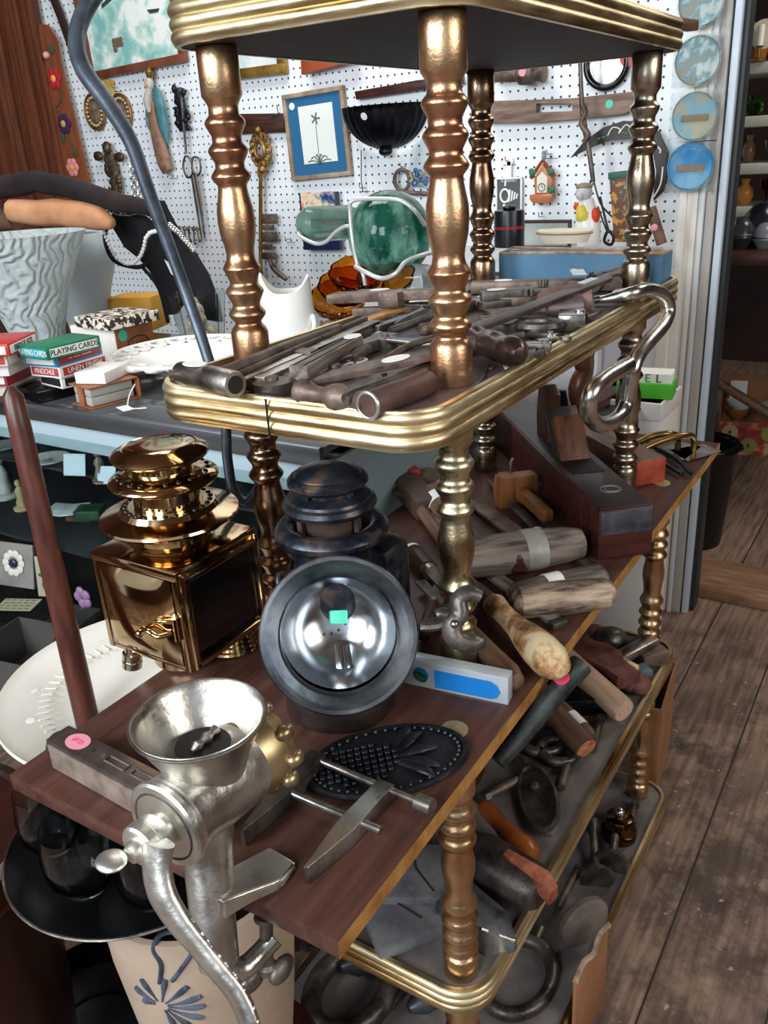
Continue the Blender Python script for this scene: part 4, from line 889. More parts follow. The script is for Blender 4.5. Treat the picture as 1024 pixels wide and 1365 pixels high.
# round souvenir plates in plastic, down the door casing
m_film = glass('crinkled_film', '#f3f7f8', .12, ior=1.12)
ntf = m_film.node_tree; nz = ntf.nodes.new('ShaderNodeTexNoise'); nz.inputs['Scale'].default_value = 30; bq = ntf.nodes.new('ShaderNodeBump'); bq.inputs['Strength'].default_value = 1; bq.inputs['Distance'].default_value = .01
ntf.links.new(nz.outputs[0], bq.inputs['Height']); ntf.links.new(bq.outputs[0], ntf.nodes['Principled BSDF'].inputs['Normal'])
m_pl1 = mat('plate_scene', '#a99c80', '#dfe3da', rough=.35, scale=30, lo=.4, hi=.6, c3='#7da7b3')
m_pl2 = mat('plate_sky', '#8dbfcf', '#c9bfa0', rough=.35, scale=18, lo=.45, hi=.58)
m_pl3 = mat('plate_blue', '#2f8fce', '#8cc4e6', rough=.3, scale=8, lo=.4, hi=.6)
for px, py, mm, lb, tx in ((936, 3, m_pl1, 'topmost round souvenir plate on the door casing', ''), (931, 81, m_pl1, 'second souvenir plate from the top, grey harbour scene', '- - - - -'), (927, 155, m_pl2, 'third souvenir plate with a brown building scene', '- - - - - -'), (921, 222, m_pl3, 'bright blue souvenir plate, lowest of the four', '- -- --- - -')):
    w = W(px, py, .034); r_ = w.k(30); t = thing('souvenir_plate', lb, 'plate', w.M, 'souvenir plates on the door casing')
    obj('plate_disc', G().lathe([(0, .002), (r_*.8, .002), (r_, .007), (r_, .009), (r_*.8, .005), (0, .005)], seg=48), mm, t)
    obj('rim_band', G().torus((0, 0, .0085), r_*.95, .0012, n=48, m=6), plain('plate_rim_blue', '#4b8fa8', .4) if mm is m_pl3 else plain('plate_rim_grey', '#7d8c88', .4), t)
    if tx:
        dd = -1 if mm is not m_pl3 else 1
        for i, ch in enumerate(tx):
            a = (i-(len(tx)-1)/2)*8.5
            text('plate_lettering', ch, .011, m_white if mm is m_pl3 else plain('lettering_brown', '#5d4a38', .5), t, R(-a*dd) @ T(0, dd*r_*.76, .0075) @ Matrix.Identity(4))
    if mm is not m_pl1:
        obj('painted_building', G().box((0, -.004, .006), (r_*1.2, r_*.28, .001)), plain('building_tan', '#a08a6c', .5), t)
    obj('plastic_sleeve', G().prism([(-r_*1.05, -r_*1.03), (r_*1.08, -r_*1.05), (r_*1.06, r_*1.04), (-r_*1.06, r_*1.02)], .011, .0116), m_film, t)
# things behind the blue box, at the right end of the back row
XR = 1.35
def on(px, py, X): return atx(px, py, X)
C = on(679, 318, XR); t = thing('round_tin', 'black round tin with red and gold bands behind the blue box', 'tin', T(C.x, C.y, C.z-.02)); rT = 40/pix(C)[2]/2
obj('tin_body', G().lathe([(rT, 0), (rT, .085), (rT*.97, .09), (0, .092)], seg=36), plain('tin_navy', '#14161f', .3), t); obj('red_band', G().lathe([(rT+.001, .045), (rT+.001, .052)], seg=36, cap=False), plain('tin_red', '#8b1f28', .3), t); obj('lid_knob', G().ball((0, 0, .096), .018, (1, 1, .4)), m_blackp, t)
C = on(752, 320, XR-.08); t = thing('oval_dish', 'cream oval dish with a thin brown line behind the blue box', 'dish', T(C.x, C.y, C.z)); rT = 78/pix(C)[2]/2
obj('dish', G().lathe([(rT*.8, -.005), (rT, .022), (rT*.97, .024), (rT*.75, .004), (0, .002)], seg=40, sx=.6), plain('cream_china', '#d9cfb9', .25), t); obj('brown_line', G().torus((0, 0, .0165), rT*.985, .0012, n=48, m=5, sy=1, M=Matrix.Diagonal((.6, 1, 1, 1))), plain('line_brown', '#7b5a3c', .4), t)
w = W(726, 312, .15); t = thing('propped_frame', 'thin dark picture frame propped behind the cream dish', 'picture frame', w.M); a, b = w.p(690, 297), w.p(761, 335)
obj('frame', frame_bar(G(), b[0]-a[0], a[1]-b[1], .008, .012), m_wdark, t); obj('pale_print', G().box((0, 0, .004), (b[0]-a[0]-.01, a[1]-b[1]-.01, .003)), plain('pale_print', '#bcc8c4', .4), t)
w = W(788, 285, .2); t = thing('dog_figurine', 'upright white and grey dog figurine in red and yellow vest', 'figurine', w.M)
obj('body', G().tube(w.P([(788, 325), (787, 300), (786, 280), (785, 264)], .02), [.03, .034, .026, .018], smooth=4, m=16), m_whiteg, t)
obj('head', G().ball(w.p(784, 256, .03), .022, (1, .9, 1)).ball(w.p(782, 259, .048), .011), plain('dog_grey', '#b9bdc1', .3), t); obj('cap', G().ball(w.p(784, 248, .028), .02, (1.1, .5, 1)), plain('cap_tan', '#8a7a66', .5), t)
obj('ear', G().ball(w.p(776, 252, .02), .010, (.7, 1.2, .8)), m_blackp, t); obj('vest', G().tube(w.P([(782, 272), (784, 286), (790, 292)], .034), [.012, .022, .016], smooth=3, m=12), plain('vest_yellow', '#d3c050', .5), t); obj('red_sleeve', G().ball(w.p(799, 286, .03), .017, (.7, 1.2, .8)).ball(w.p(775, 274, .03), .010), plain('vest_red', '#c9421f', .5), t)
w = W(833, 275, .15); t = thing('painted_totem', 'tall narrow object painted in orange, red and green patterns', 'ornament', w.M); a, b = w.p(820, 229), w.p(847, 320)
obj('body', G().prism(w.P2([(820, 232), (845, 229), (848, 320), (826, 320)]), 0, .05, bev=.004), mat('totem_paint', '#7a3a1e', '#c98a35', rough=.5, scale=40, lo=.42, hi=.58, c3='#38433a'), t); obj('green_top', G().prism(w.P2([(819, 238), (819, 229), (845, 226), (846, 236)]), -.001, .052, bev=.003), plain('totem_green', '#2f5e50', .5), t)
w = W(876, 300, .15); t = thing('wooden_stick', 'brown stick with a pink dot leaning behind the blue box', 'stick', w.M); obj('shaft', G().tube(w.P([(869, 276), (884, 325)], .01), .014), m_wmid, t); obj('round_sticker', G().ball(w.p(876, 302, .024), .009, (1, 1, .3), 12, 8), m_pink, t)
w = W(846, 320, .3); t = thing('scissor_handles', 'black wire scissor handles above the blue box beside right post', 'scissors', w.M)
obj('loop', G().tube(w.P([(808, 312), (806, 322), (815, 326), (818, 316), (812, 308)]), .004, smooth=4, closed=True), m_black, t); obj('shank', G().tube(w.P([(800, 262), (807, 292), (812, 310)]), .003), m_black, t)
# ================================================================ polished brass carriage lamp
LX, LY = -.130, .322
t = thing('brass_lamp', 'polished brass square carriage lamp with tiered round chimney on the brown board', 'lamp', T(LX, LY, 0))
H0, H1_ = .030, .160; hw = .070
g = G(); rings = []
g.box((0, 0, (H0+H1_)/2), (2*hw-.006, 2*hw-.006, H1_-H0), .003)
m_lampin = mat('dark_lamp_glass', '#0e1214', rough=.04, coat=1.0, spec=.9)
# body as four corner posts, top, bottom and bulging back panel
body = G()
for sx in (-1, 1):
    for sy in (-1, 1): body.box((sx*(hw-.004), sy*(hw-.004), (H0+H1_)/2), (.010, .010, H1_-H0), .002)
body.box((0, 0, H0+.004), (2*hw, 2*hw, .010), .003); body.box((0, 0, H1_-.003), (2*hw+.004, 2*hw+.004, .014), .004)
body.box((hw-.003, 0, (H0+H1_)/2), (.004, 2*hw-.01, H1_-H0-.01)); body.box((0, hw-.003, (H0+H1_)/2), (2*hw-.01, .004, H1_-H0-.01))
obj('lamp_frame', body, m_brass, t)
g.bm.free()
# bulging door on the camera-left face (faces -X) 
g = G(); n = 12; rings = []
for i in range(n+1):
    u = -1+2*i/n; ring = []
    for j in range(n+1):
        v = -1+2*j/n; b_ = .014*(1-u*u)**.6*(1-v*v)**.6
        ring.append(Vector((-hw-.001-b_, v*(hw-.010), H0+.008+(u+1)/2*(H1_-H0-.018))))
    rings.append(ring)
g.loft(rings, closed=False, cap=False); obj('bulged_door', g, m_brass, t, ang=80)
g = G(); g.tube([(-hw-.006, -.055, .085), (-hw-.018, -.045, .083), (-hw-.020, -.030, .088), (-hw-.018, -.015, .080)], .0032, smooth=5); g.ball((-hw-.018, -.013, .079), .005); g.cyl((-hw-.004, -.062, .075), (-hw-.004, -.062, .105), .004); g.tube([(-hw-.004, -.062, .10), (-hw-.012, -.050, .102), (-hw-.014, -.040, .100)], .0028, smooth=4)
obj('door_latch', g, m_brass, t)
# glazed side (faces -Y) with moulded frame
g = G(); fh = H1_-H0-.004
for sx in (-1, 1): g.box((sx*(hw-.008), -hw-.003, (H0+H1_)/2), (.008, .010, fh), .002)
g.box((0, -hw-.003, H0+.008), (2*hw-.010, .010, .008), .002); g.box((0, -hw-.003, H1_-.010), (2*hw-.010, .010, .008), .002)
dr = obj('glazed_door', g, m_brass, t)
obj('glass_pane', G().box((0, -hw+.002, (H0+H1_)/2), (2*hw-.020, .003, fh-.014)), m_lampin, dr)
# tiers
g = G().lathe([(.048, H1_+.002), (.050, H1_+.006), (.046, H1_+.010), (.046, H1_+.028)], seg=48); obj('neck_ring', g, m_brass, t)
brim = G().lathe([(.045, .190), (.060, .1905), (.080, .193), (.084, .197), (.083, .200), (.076, .202), (.060, .206), (.056, .212), (.045, .213), (.040, .212)], seg=64); obj('chimney_brim', brim, m_brass, t)
g = G().lathe([(.040, .210), (.040, .236)], seg=40); obj('inner_collar', g, m_brass, t)
g = G().lathe([(.040, .236), (.056, .237), (.063, .240), (.0655, .244), (.064, .247), (.058, .250), (.046, .254), (.040, .255), (.036, .255)], seg=64); obj('vent_ring', g, m_brass, t)
g = G()
for rr, zz, nn in ((.0525, .2528, 22), (.0505, .2135, 26)):
    for k in range(nn): a = 2*PI*k/nn; g.ball((rr*math.cos(a), rr*math.sin(a), zz-.0012), .0035, (1, 1, .7), 10, 6)
obj('vent_holes', g, m_blackp, t, label='dark round vent holes')
g = G().lathe([(.036, .252), (.036, .268), (.054, .2695), (.0575, .273), (.058, .276), (.055, .2795), (.044, .2845), (.0425, .2838), (.040, .2852), (.020, .2865), (0, .287)], seg=64); obj('top_cap', g, m_brass, t)
obj('burner_knob', G().turn((-.060, .040, H0+.004), (-.064, .044, .001), [(.010, 0), (.010, .3), (.0125, .35), (.0125, .62), (.0110, .66), (.0125, .70), (.0125, .95), (.010, 1)], 24), mat('pale_nickel', '#a69c8c', '#d8d0c2', rough=.2, metal=1, scale=8), t)
g = G()
for k in range(4): g.torus((0, 0, .002+.006*k), .036-.002*k, .004, n=36, m=8)
obj('coiled_base', g, m_brass, t, T(.040, -.035, .002)); obj('oil_font', G().lathe([(.03, 0), (.042, .004), (.042, .026), (.03, .031)], seg=36), m_brass, t, T(-.010, .0, 0))

# ================================================================ blackened lantern with big round lens
m_blk = mat('blackened_tin', '#1f2632', '#505256', rough=.35, metal=.7, scale=14, lo=.42, hi=.7, bump=.25, bscale=90, rvar=.12); grime(m_blk, 28, '#7d6552', .56, .7, .7)
m_refl = mat('silvered_reflector', '#8f9498', '#d3d8dc', rough=.13, metal=1, scale=7, lo=.3, hi=.6, rvar=.08); grime(m_refl, 18, '#6c6460', .6, .78, .5)
BX, BY = -.095, .105
t = thing('black_lantern', 'blackened bicycle style lantern with round silvered reflector facing forward', 'lantern', T(BX, BY, 0))
obj('foot_ring', G().lathe([(.045, 0), (.062, .001), (.064, .006), (.062, .028), (.056, .036), (.030, .045)], T(-.034, -.018, 0), seg=48), mat('brown_black_tin', '#2c2422', '#54453f', rough=.45, metal=.6, scale=12), t)
obj('body', G().lathe([(.030, .03), (.045, .06), (.050, .12), (.048, .150), (.044, .175), (.043, .200)], seg=48), m_blk, t)
obj('side_box', G().box((.055, -.012, .12), (.06, .085, .11), .018), m_blk, t)
obj('brim', G().lathe([(.042, .196), (.050, .193), (.058, .194), (.0635, .199), (.0645, .205), (.061, .211), (.055, .214), (.048, .214), (.042, .210), (.038, .203)], seg=56), m_blk, t)
g = G().lathe([(.030, .205), (.031, .222)], seg=36)
for k in range(3): a = 2*PI*k/3+.5; g.box((.036*math.cos(a), .036*math.sin(a), .220), (.006, .006, .03))
obj('collar', g, mat('brown_tin', '#4a3a33', '#6f5a4e', rough=.5, metal=.6, scale=20), t)
obj('middle_ring', G().lathe([(.030, .229), (.042, .227), (.049, .229), (.0525, .235), (.051, .240), (.047, .242), (.046, .245), (.040, .248), (.030, .249)], seg=52), m_blk, t)
g = G().lathe([(.030, .246), (.030, .256)], seg=30)
for k in range(4): a = 2*PI*k/4-.2; g.box((.032*math.cos(a), .032*math.sin(a), .253), (.006, .008, .012))
obj('cap_collar', g, m_blk, t)
obj('cap', G().lathe([(.028, .256), (.040, .256), (.0445, .260), (.0445, .264), (.041, .268), (.037, .269), (.035, .272), (.020, .277), (0, .278)], seg=48), m_blk, t)
# lens bowl, faces the camera and slightly up
Cn = atd(452, 846, .885); q = (CAM-Cn).normalized()+Vector((0, .0, -.03)); q.normalize()
rot = q.to_track_quat('Z', 'Y').to_matrix().to_4x4()
Ml = t.matrix_basis.inverted() @ T(*Cn) @ rot
s_ = .0825
hd = obj('reflector_housing', G().lathe([(.030, -.085), (.050, -.07), (.068, -.040), (.076, -.014), (.081, -.004), (s_, .001), (.081, .005), (.077, .005), (.073, .0)], seg=72, cap=False), mat('blue_grey_tin', '#3f434a', '#8d8f92', rough=.3, metal=.9, scale=12, bump=.15, bscale=90), t, Ml)
obj('rolled_rim', G().torus((0, 0, .001), .0795, .0035, n=72), mat('blue_grey_tin', ''), t, Ml)
obj('rim_slope', G().lathe([(.076, .003), (.068, -.010), (.062, -.017), (.060, -.016)], seg=72, cap=False), mat('blue_grey_tin', ''), t, Ml)
bowl = obj('reflector_bowl', G().lathe([(.0605, -.016), (.058, -.022), (.052, -.034), (.042, -.045), (.030, -.052), (.014, -.056), (0, -.057)], T(0, .004, .001), seg=72, cap=False), m_refl, t, Ml, ang=80)
obj('burner_tube', G().cyl((.002, -.034, -.046), (.002, -.010, -.036), .010, .008, 24), m_refl, t, Ml)
g = G()
for k in range(4): g.ball((-.016+.008*k, .001+.0015*k*(k-1), -.030), .0016, u=8, v=6)
obj('rivet_holes', g, m_blackp, t, Ml)
obj('teal_sticker', G().box((0, 0, 0), (.0195, .0145, .0008), .002), m_teal, t, Ml @ T(.001, .018, -.020) @ R(-4), label='teal rectangular price sticker')
obj('handle_loop', G().tube([(-.006, .055, .13), (-.020, .066, .14), (-.03, .060, .125), (-.030, .050, .09)], .004, smooth=5), m_blk, t)

# ================================================================ meat grinder clamped to the board
t = thing('meat_grinder', 'tinned iron hand meat grinder clamped on the near end of the board', 'meat grinder', T(-.41, .02, 0))
def w2(o): o.matrix_basis = t.matrix_basis.inverted() @ o.matrix_basis; return o
def gp(n, g, m=m_tin, **k): return w2(obj(n, g, m, t, **k))
HX, HY, HZ = -.392, .033, .167
AX_Y, AX_Z = .030, .101
gp('hopper', G().lathe([(.0545, 0), (.0557, .0015), (.0548, .003), (.0525, .002), (.049, -.006), (.043, -.018), (.034, -.032), (.027, -.042), (.025, -.05), (.0245, -.07)], T(HX, HY, HZ), seg=72, cap=False).lathe([(.0545, 0), (.051, -.008), (.046, -.018), (.040, -.030), (.036, -.042), (.036, -.07)], T(HX, HY, HZ), seg=72, cap=False), ang=80)
gp('hopper_rim', G().torus((HX, HY, HZ+.001), .0552, .0017, n=72, m=8), m_iron)
# barrel along X
gp('barrel', G().turn((-.442, AX_Y, AX_Z), (-.352, AX_Y, AX_Z), [(.033, 0), (.036, .06), (.034, .2), (.037, .45), (.038, .7), (.038, .85), (.036, 1)], 48))
gp('throat', G().lathe([(.0235, 0), (0, .0005)], T(HX, HY, HZ-.026), seg=36, cap=False), m_ink, label='dark feed opening')
gp('auger', G().turn((-.405, HY, .1425), (-.375, HY, .1445), [(.002, 0), (.006, .2), (.003, .4), (.006, .6), (.003, .8), (.005, 1)], 24), m_steel)
gp('end_disc', G().turn((-.449, AX_Y, AX_Z), (-.441, AX_Y, AX_Z), [(.0365, 0), (.0385, .25), (.0385, .8), (.036, 1)], 56))
gp('disc_groove', G().torus((0, 0, 0), .0305, .0009, M=T(-.4492, AX_Y, AX_Z) @ R(90, 'Y'), n=48, m=6), m_iron)
g = G().turn((-.449, AX_Y, AX_Z), (-.340, AX_Y, AX_Z), [(0.0, 0), (.0, .9), (.0, 1)], 6) if False else G()
g.turn((-.466, AX_Y, AX_Z), (-.345, AX_Y, AX_Z), [(.012, 0), (.0125, .12), (.016, .25), (.020, .32), (.02, 1)], 32); gp('crank_shaft', g)
# cutter end with lobed ring, brass toned
m_cut = mat('brassy_steel', '#8a7550', '#c4b18a', rough=.35, metal=.9, scale=15)
gp('cutter_housing', G().turn((-.360, AX_Y, AX_Z), (-.338, AX_Y, AX_Z), [(.036, 0), (.040, .4), (.041, 1)], 48), m_cut)
g = G().turn((-.340, AX_Y, AX_Z), (-.324, AX_Y, AX_Z), [(.039, 0), (.042, .2), (.042, .8), (.038, 1)], 48)
for k in range(10): a = 2*PI*k/10; g.ball((-.332, AX_Y+.0425*math.cos(a), AX_Z+.0425*math.sin(a)), .0075, (1.3, 1, 1), 12, 8)
gp('lobed_ring_nut', g, m_cut)
# crank hub, thumb screw and long curved arm
gp('crank_hub', G().turn((-.476, AX_Y, AX_Z), (-.454, AX_Y, AX_Z), [(.0165, 0), (.0185, .08), (.0185, .45), (.0175, .5), (.0175, .9), (.016, 1)], 40))
g = G().turn((-.484, AX_Y, AX_Z), (-.474, AX_Y, AX_Z), [(.007, 0), (.0095, .4), (.010, 1)], 20); g.ball((-.495, AX_Y+.008, AX_Z+.001), .0105, (1.1, 1.25, .4), 20, 12); gp('thumb_screw', g)
pts = [(212, 1122), (209, 1150), (216, 1190), (236, 1225), (262, 1258), (290, 1292), (316, 1325), (332, 1362), (338, 1400)]
dep = [.652, .652, .65, .648, .646, .644, .642, .64, .64]
arm = [atd(a, b, d) for (a, b), d in zip(pts, dep)]
gp('crank_arm', G().tube(arm, [.0145, .014, .0135, .012, .0105, .010, .0098, .0096, .0096], smooth=6, m=16, flat=.62))
g = G(); rnd = random.Random(8)
for i in range(70):
    u = .14+.84*i/70; k = u*(len(arm)-1); j = min(int(k), len(arm)-2); q = arm[j].lerp(arm[j+1], k-j); d = (CAM-q).normalized(); sd = (arm[j+1]-arm[j]).normalized().cross(d)
    q = q+d*.0066-sd*.0050; g.ball(q+sd*rnd.uniform(-.0022, .0022), rnd.uniform(.0010, .0022), u=6, v=5)
gp('cast_lettering', g, plain('paint_white_worn', '#dedcd8', .5), kind='stuff')
# leg with clamp
leg = [Vector((-.405, .030, .075)), Vector((-.412, .026, .045)), Vector((-.424, .018, .015)), Vector((-.434, .010, -.02)), Vector((-.439, .005, -.045))]
gp('leg', G().tube(leg, [.023, .020, .018, .0175, .016], smooth=6, m=20, flat=1.15))
g = G(); P0 = Vector((-.428, .014, .012)); a_, b_ = atz(360, 1152, .003), atz(330, 1175, .004)
g.loft([[Vector((-.432, .030, .028)), Vector((-.432, -.004, .022)), Vector((-.436, -.004, .002)), Vector((-.436, .030, .004))],
        [Vector((-.415, .028, .018)), Vector((-.410, -.012, .016)), Vector((-.410, -.012, .001)), Vector((-.412, .028, .002))],
        [Vector((-.392, .024, .013)), Vector((-.384, -.026, .012)), Vector((-.384, -.026, .001)), Vector((-.390, .024, .001))],
        [Vector((-.352, .012, .008)), Vector((-.356, -.022, .007)), Vector((-.356, -.022, .001)), Vector((-.352, .012, .001))]])
bmesh.ops.bevel(g.bm, geom=g.bm.edges[:], offset=.003, segments=3, affect='EDGES'); gp('clamp_jaw', g, ang=60)
gp('lower_arm', G().tube([(-.440, .004, -.050), (-.425, -.006, -.062), (-.405, -.012, -.058), (-.392, -.016, -.052)], [.014, .010, .009, .010], smooth=5))
g = G().turn((-.395, -.014, -.022), (-.402, -.012, -.085), [(.010, 0), (.011, .06), (.006, .1), (.006, .85), (.009, .9), (.009, 1)], 18); g.ball((-.413, -.004, -.088), .013, (1.2, .6, .9), 16, 10); g.ball((-.393, -.021, -.088), .013, (1.2, .6, .9), 16, 10); gp('wing_screw', g, m_iron)
# ================================================================ tools on the near part of the brown board
def stick(name, label, cat, p1, p2, z, prof, m, z2=None, seg=20, group=None, sx=1, sy=1):
    """a turned piece lying between two pixels on height z; prof = (radius, fraction)"""
    a = atz(*p1, z); b = atz(*p2, z if z2 is None else z2); F = frame(a, b); L = (b-a).length
    t = thing(name, label, cat, F, group)
    return t, L
def turned(t, L, prof, m, name='handle', seg=24, sx=1, sy=1, f0=0, f1=1, label=None):
    return obj(name, G().turn((L*f0, 0, 0), (L*f1, 0, 0), prof, seg, sx, sy), m, t, label=label)
# steel slotted block with pink sticker
F, L = lie((46, 990), (275, 1112), .0)
a, b = atz(62, 985, .036), atz(250, 1087, .036); F = frame(Vector((a.x, a.y, 0)), Vector((b.x, b.y, 0)))
t = thing('steel_level', 'long brown steel block with slots and pink price sticker at the left end', 'level', F); L = .235
obj('block', G().box((L/2, .013, .019), (L, .030, .036), .0025), mat('brown_steel', '#3e3431', '#6b5d57', rough=.4, metal=.6, scale=15, bump=.2), t)
obj('side_face', G().box((L/2, -.0026, .018), (L-.01, .002, .030), .0005), mat('scuffed_tan_side', '#6d5c51', '#9a8a7d', rough=.55, metal=.3, scale=30), t)
obj('pink_sticker', G().lathe([(.0115, 0), (.0115, .0006)], seg=30, sx=1.35), m_pink, t, T(.035, .014, .0372), label='pink oval price sticker')
text('sticker_writing', '8P25', .008, m_hot, t, T(.035, .014, .0379))
g = G()
for x0 in (.085, .125): g.tube([(x0, .009, .0374), (x0+.030, .009, .0374), (x0+.030, .017, .0374), (x0, .017, .0374)], .0012, closed=True, m=6)
for x0 in (.078, .163, .06): g.lathe([(.003, .0368), (.003, .0375)], T(x0, .013, 0), seg=12)
obj('slots', g, m_iron, t); obj('end_knob', G().cyl((-.006, .013, .019), (.004, .013, .019), .014, seg=24), m_iron, t)
# wide white moulded platter leaning by the board
C = atd(175, 1020, 1.02); 
# parallel clamp
z = .0
def jaw(t, p1, p2, w, h):
    return None
A = atz(320, 1108, .012); Bp = atz(425, 992, .012)
t = thing('toolmakers_clamp', 'steel parallel clamp with two tapered jaws and two screws on the board', 'clamp', T(A.x, A.y, 0))
def wj(o): o.matrix_basis = t.matrix_basis.inverted() @ o.matrix_basis; return o
def jawmesh(p1, p2, wd=.019, ht=.02):
    a, b = atz(*p1, .021), atz(*p2, .021); a.z = b.z = 0; F = frame(a, b); L = (b-a).length; g = G()
    g.prism([(0, -.002), (L*.45, -wd*.5), (L, -wd*.5), (L, wd*.5), (L*.45, wd*.5), (0, .003)], 0.001, ht, F, bev=.001); return g
wj(obj('jaw', jawmesh((322, 1105), (424, 1000)), m_iron, t)); wj(obj('jaw', jawmesh((408, 1155), (515, 1040)), m_steel, t))
m_sc = mat('screw_steel', '#6f6a66', '#a19b95', rough=.35, metal=.9, scale=60)
p, q_ = atz(424, 1013, .016), atz(556, 1068, .016); wj(obj('long_screw', G().cyl(p, q_, .0038).cyl(q_, q_+(q_-p).normalized()*.017, .0085, seg=24), m_sc, t))
p, q_ = atz(388, 1057, .015), atz(508, 1107, .015); wj(obj('short_screw', G().cyl(p, q_, .0042), m_sc, t))
p = atz(362, 1040, .020); wj(obj('end_knob', G().cyl(p, p+Vector((-.004, .012, 0)), .008, seg=20), m_sc, t))
# cast iron trivet with pineapple
c0 = atz(516, 1022, .004); e0, e1 = atz(616, 1013, .004), atz(418, 1020, .004)
m_cast = mat('cast_black', '#101116', '#2b2d33', rough=.38, metal=.5, scale=30, bump=.5, bscale=140)
F = frame(atz(425, 1040, 0), atz(617, 995, 0)); L = .175
c0 = (atz(425, 1040, 0)+atz(617, 995, 0))/2; c0 = atz(517, 1019, 0); F = T(c0.x, c0.y, 0) @ F.to_3x3().to_4x4()
t = thing('pineapple_trivet', 'black cast iron oval trivet with a raised pineapple', 'trivet', F)
rx, ry = .086, .052
obj('oval_plate', G().lathe([(1, .002), (1.0, .0055), (.97, .0065)], Matrix.Diagonal((rx, ry, 1, 1)), seg=64).lathe([(1.0, .003), (1.03, .005), (1.0, .009), (.95, .009), (.94, .006)], Matrix.Diagonal((rx, ry, 1, 1)), seg=64, cap=False), m_cast, t)
g = G()
for i in range(-5, 6):
    for j in range(-3, 4):
        x_, y_ = -.03+.0078*i+.0012*j, .0085*j
        if ((x_+.030)/.043)**2+(y_/.030)**2 < 1: g.box((x_, y_, .0085), (.006, .0066, .005), .0012, seg=1)
obj('pineapple_scales', g, m_cast, t)
g = G()
for k, (a, l, off) in enumerate(((0, .045, 0), (35, .04, .012), (-35, .04, -.012), (65, .034, .02), (-65, .034, -.02))):
    pts = [(.012, off*.5, .008), (.012+.5*l, off*1.1+.3*l*math.sin(math.radians(a)), .011), (.012+l*.95*math.cos(math.radians(a*.6)), off+.75*l*math.sin(math.radians(a)), .008)]; g.tube(pts, [.005, .007, .002], smooth=5, flat=.5)
obj('leaf_crown', g, m_cast, t); g = G()
for k in range(44): a = 2*PI*k/44; g.ball((rx*.90*math.cos(a), ry*.89*math.sin(a), .0075), .0022, u=8, v=5)
obj('dotted_border', g, mat('worn_dots', '#4a4d52', rough=.35, metal=.7), t)
obj('feet', G().lathe([(.004, 0), (.004, .003)], T(.06, 0, 0)).lathe([(.004, 0), (.004, .003)], T(-.06, 0, 0)), m_cast, t)
# blue and white spirit level
a, b = atz(541, 912, 0), atz(677, 941, 0); F = frame(a, b); L = (b-a).length
t = thing('spirit_level', 'short white spirit level with bright blue panel and green vial', 'level', F)
obj('body', G().box((L/2-.01, .010, .018), (L+.02, .018, .036), .001), mat('white_aluminium', '#c9d2d8', rough=.25, metal=.3), t)
g = G().prism([(L*.30, .005), (L*.84, .005), (L*.90, .008), (L*.93, .016), (L*.90, .024), (L*.84, .028), (L*.30, .028)], 0, .0012, R(90, 'X') @ T(0, 0, 0)); obj('blue_panel', g, plain('panel_blue', '#1583d6', .35), t)
obj('vial_window', G().lathe([(.0095, 0), (.0095, .0014)], T(L*.16, 0, .018) @ R(90, 'X'), seg=24), plain('window_blue', '#1d5f96', .3), t)
obj('vial', G().turn((L*.16-.007, -.003, .022), (L*.16+.008, -.003, .013), [(.002, 0), (.0042, .15), (.0042, .85), (.002, 1)], 14), glass('vial_green', '#9ad84a', .05), t)
# wing-shaped iron fitting
a, b = atd(561, 833, .90), atd(612, 822, .90)
P_ = [atd(x, y, .885) for x, y in ((641, 795), (625, 790), (612, 800), (612, 818), (603, 830), (605, 848), (620, 858), (636, 858), (642, 850))]
c0 = atd(605, 826, .885); t = thing('wing_fitting', 'dark iron crescent wing fitting leaning on the near post base', 'fitting', T(*c0))
obj('crescent', G().tube([p-c0 for p in P_], [.008, .010, .011, .012, .0125, .012, .011, .010, .008], smooth=5, flat=.8, m=14), m_iron, t)
obj('tail', G().tube([atd(x, y, .892)-c0 for x, y in ((560, 834), (580, 832), (605, 826))], [.008, .0095, .010], smooth=4, flat=.7), m_iron, t)
obj('side_lug', G().tube([atd(x, y, .888)-c0 for x, y in ((603, 822), (590, 818), (582, 820))], [.008, .007, .006], smooth=3), m_iron, t)
obj('rivet', G().ball(atd(606, 832, .872)-c0, .0045), m_steel, t)
# big worn handle
t, L = stick('turning_tool', 'turning tool with large paint worn pale pear shaped handle over the board edge', 'chisel', (600, 748), (742, 888), .022, None, None, z2=.024)
turned(t, L, [(.009, 0), (.0105, .5), (.012, 1)], m_wdark, 'ferrule', f0=.30, f1=.48)
turned(t, L, [(.014, 0), (.0165, .04), (.0145, .12), (.0130, .25), (.015, .40), (.020, .55), (.0235, .72), (.0225, .86), (.016, .96), (.006, 1)], m_wlight, f0=.46, f1=1.04)
obj('blade', G().box((L*.14, 0, 0), (L*.34, .014, .005), .001), m_iron, t)
def chisel(p1, p2, label, hr=.012, hm=m_wmid, z=.014, frac=.5, bw=.016, z2=None, sm=m_iron, name='chisel', grp='chisels and old tools on the board', blend='round', sk=None):
    t, L = stick(name, label, 'chisel', p1, p2, z, None, None, z2=z2, group=grp)
    turned(t, L, [(hr*.7, 0), (hr*.95, .06), (hr, .5), (hr*1.1, .85), (hr*.8, .97), (hr*.3, 1)], hm, f0=frac, f1=1)
    obj('blade', G().box((L*frac*.5, 0, 0), (L*frac, bw, .005), .0012), sm, t); obj('ferrule', G().cyl((L*frac-.008, 0, 0), (L*frac+.006, 0, 0), hr*.75, hr*.85), m_steel, t)
    if sk: obj('paper_label', G().turn((L*sk, 0, 0), (L*sk+.012, 0, 0), [(hr*1.06, 0), (hr*1.06, 1)], 20), m_white, t)
    return t
chisel((560, 775), (690, 912), 'chisel with round tan handle pointing at the blue spirit level', .014, m_wmid, .014, .5)
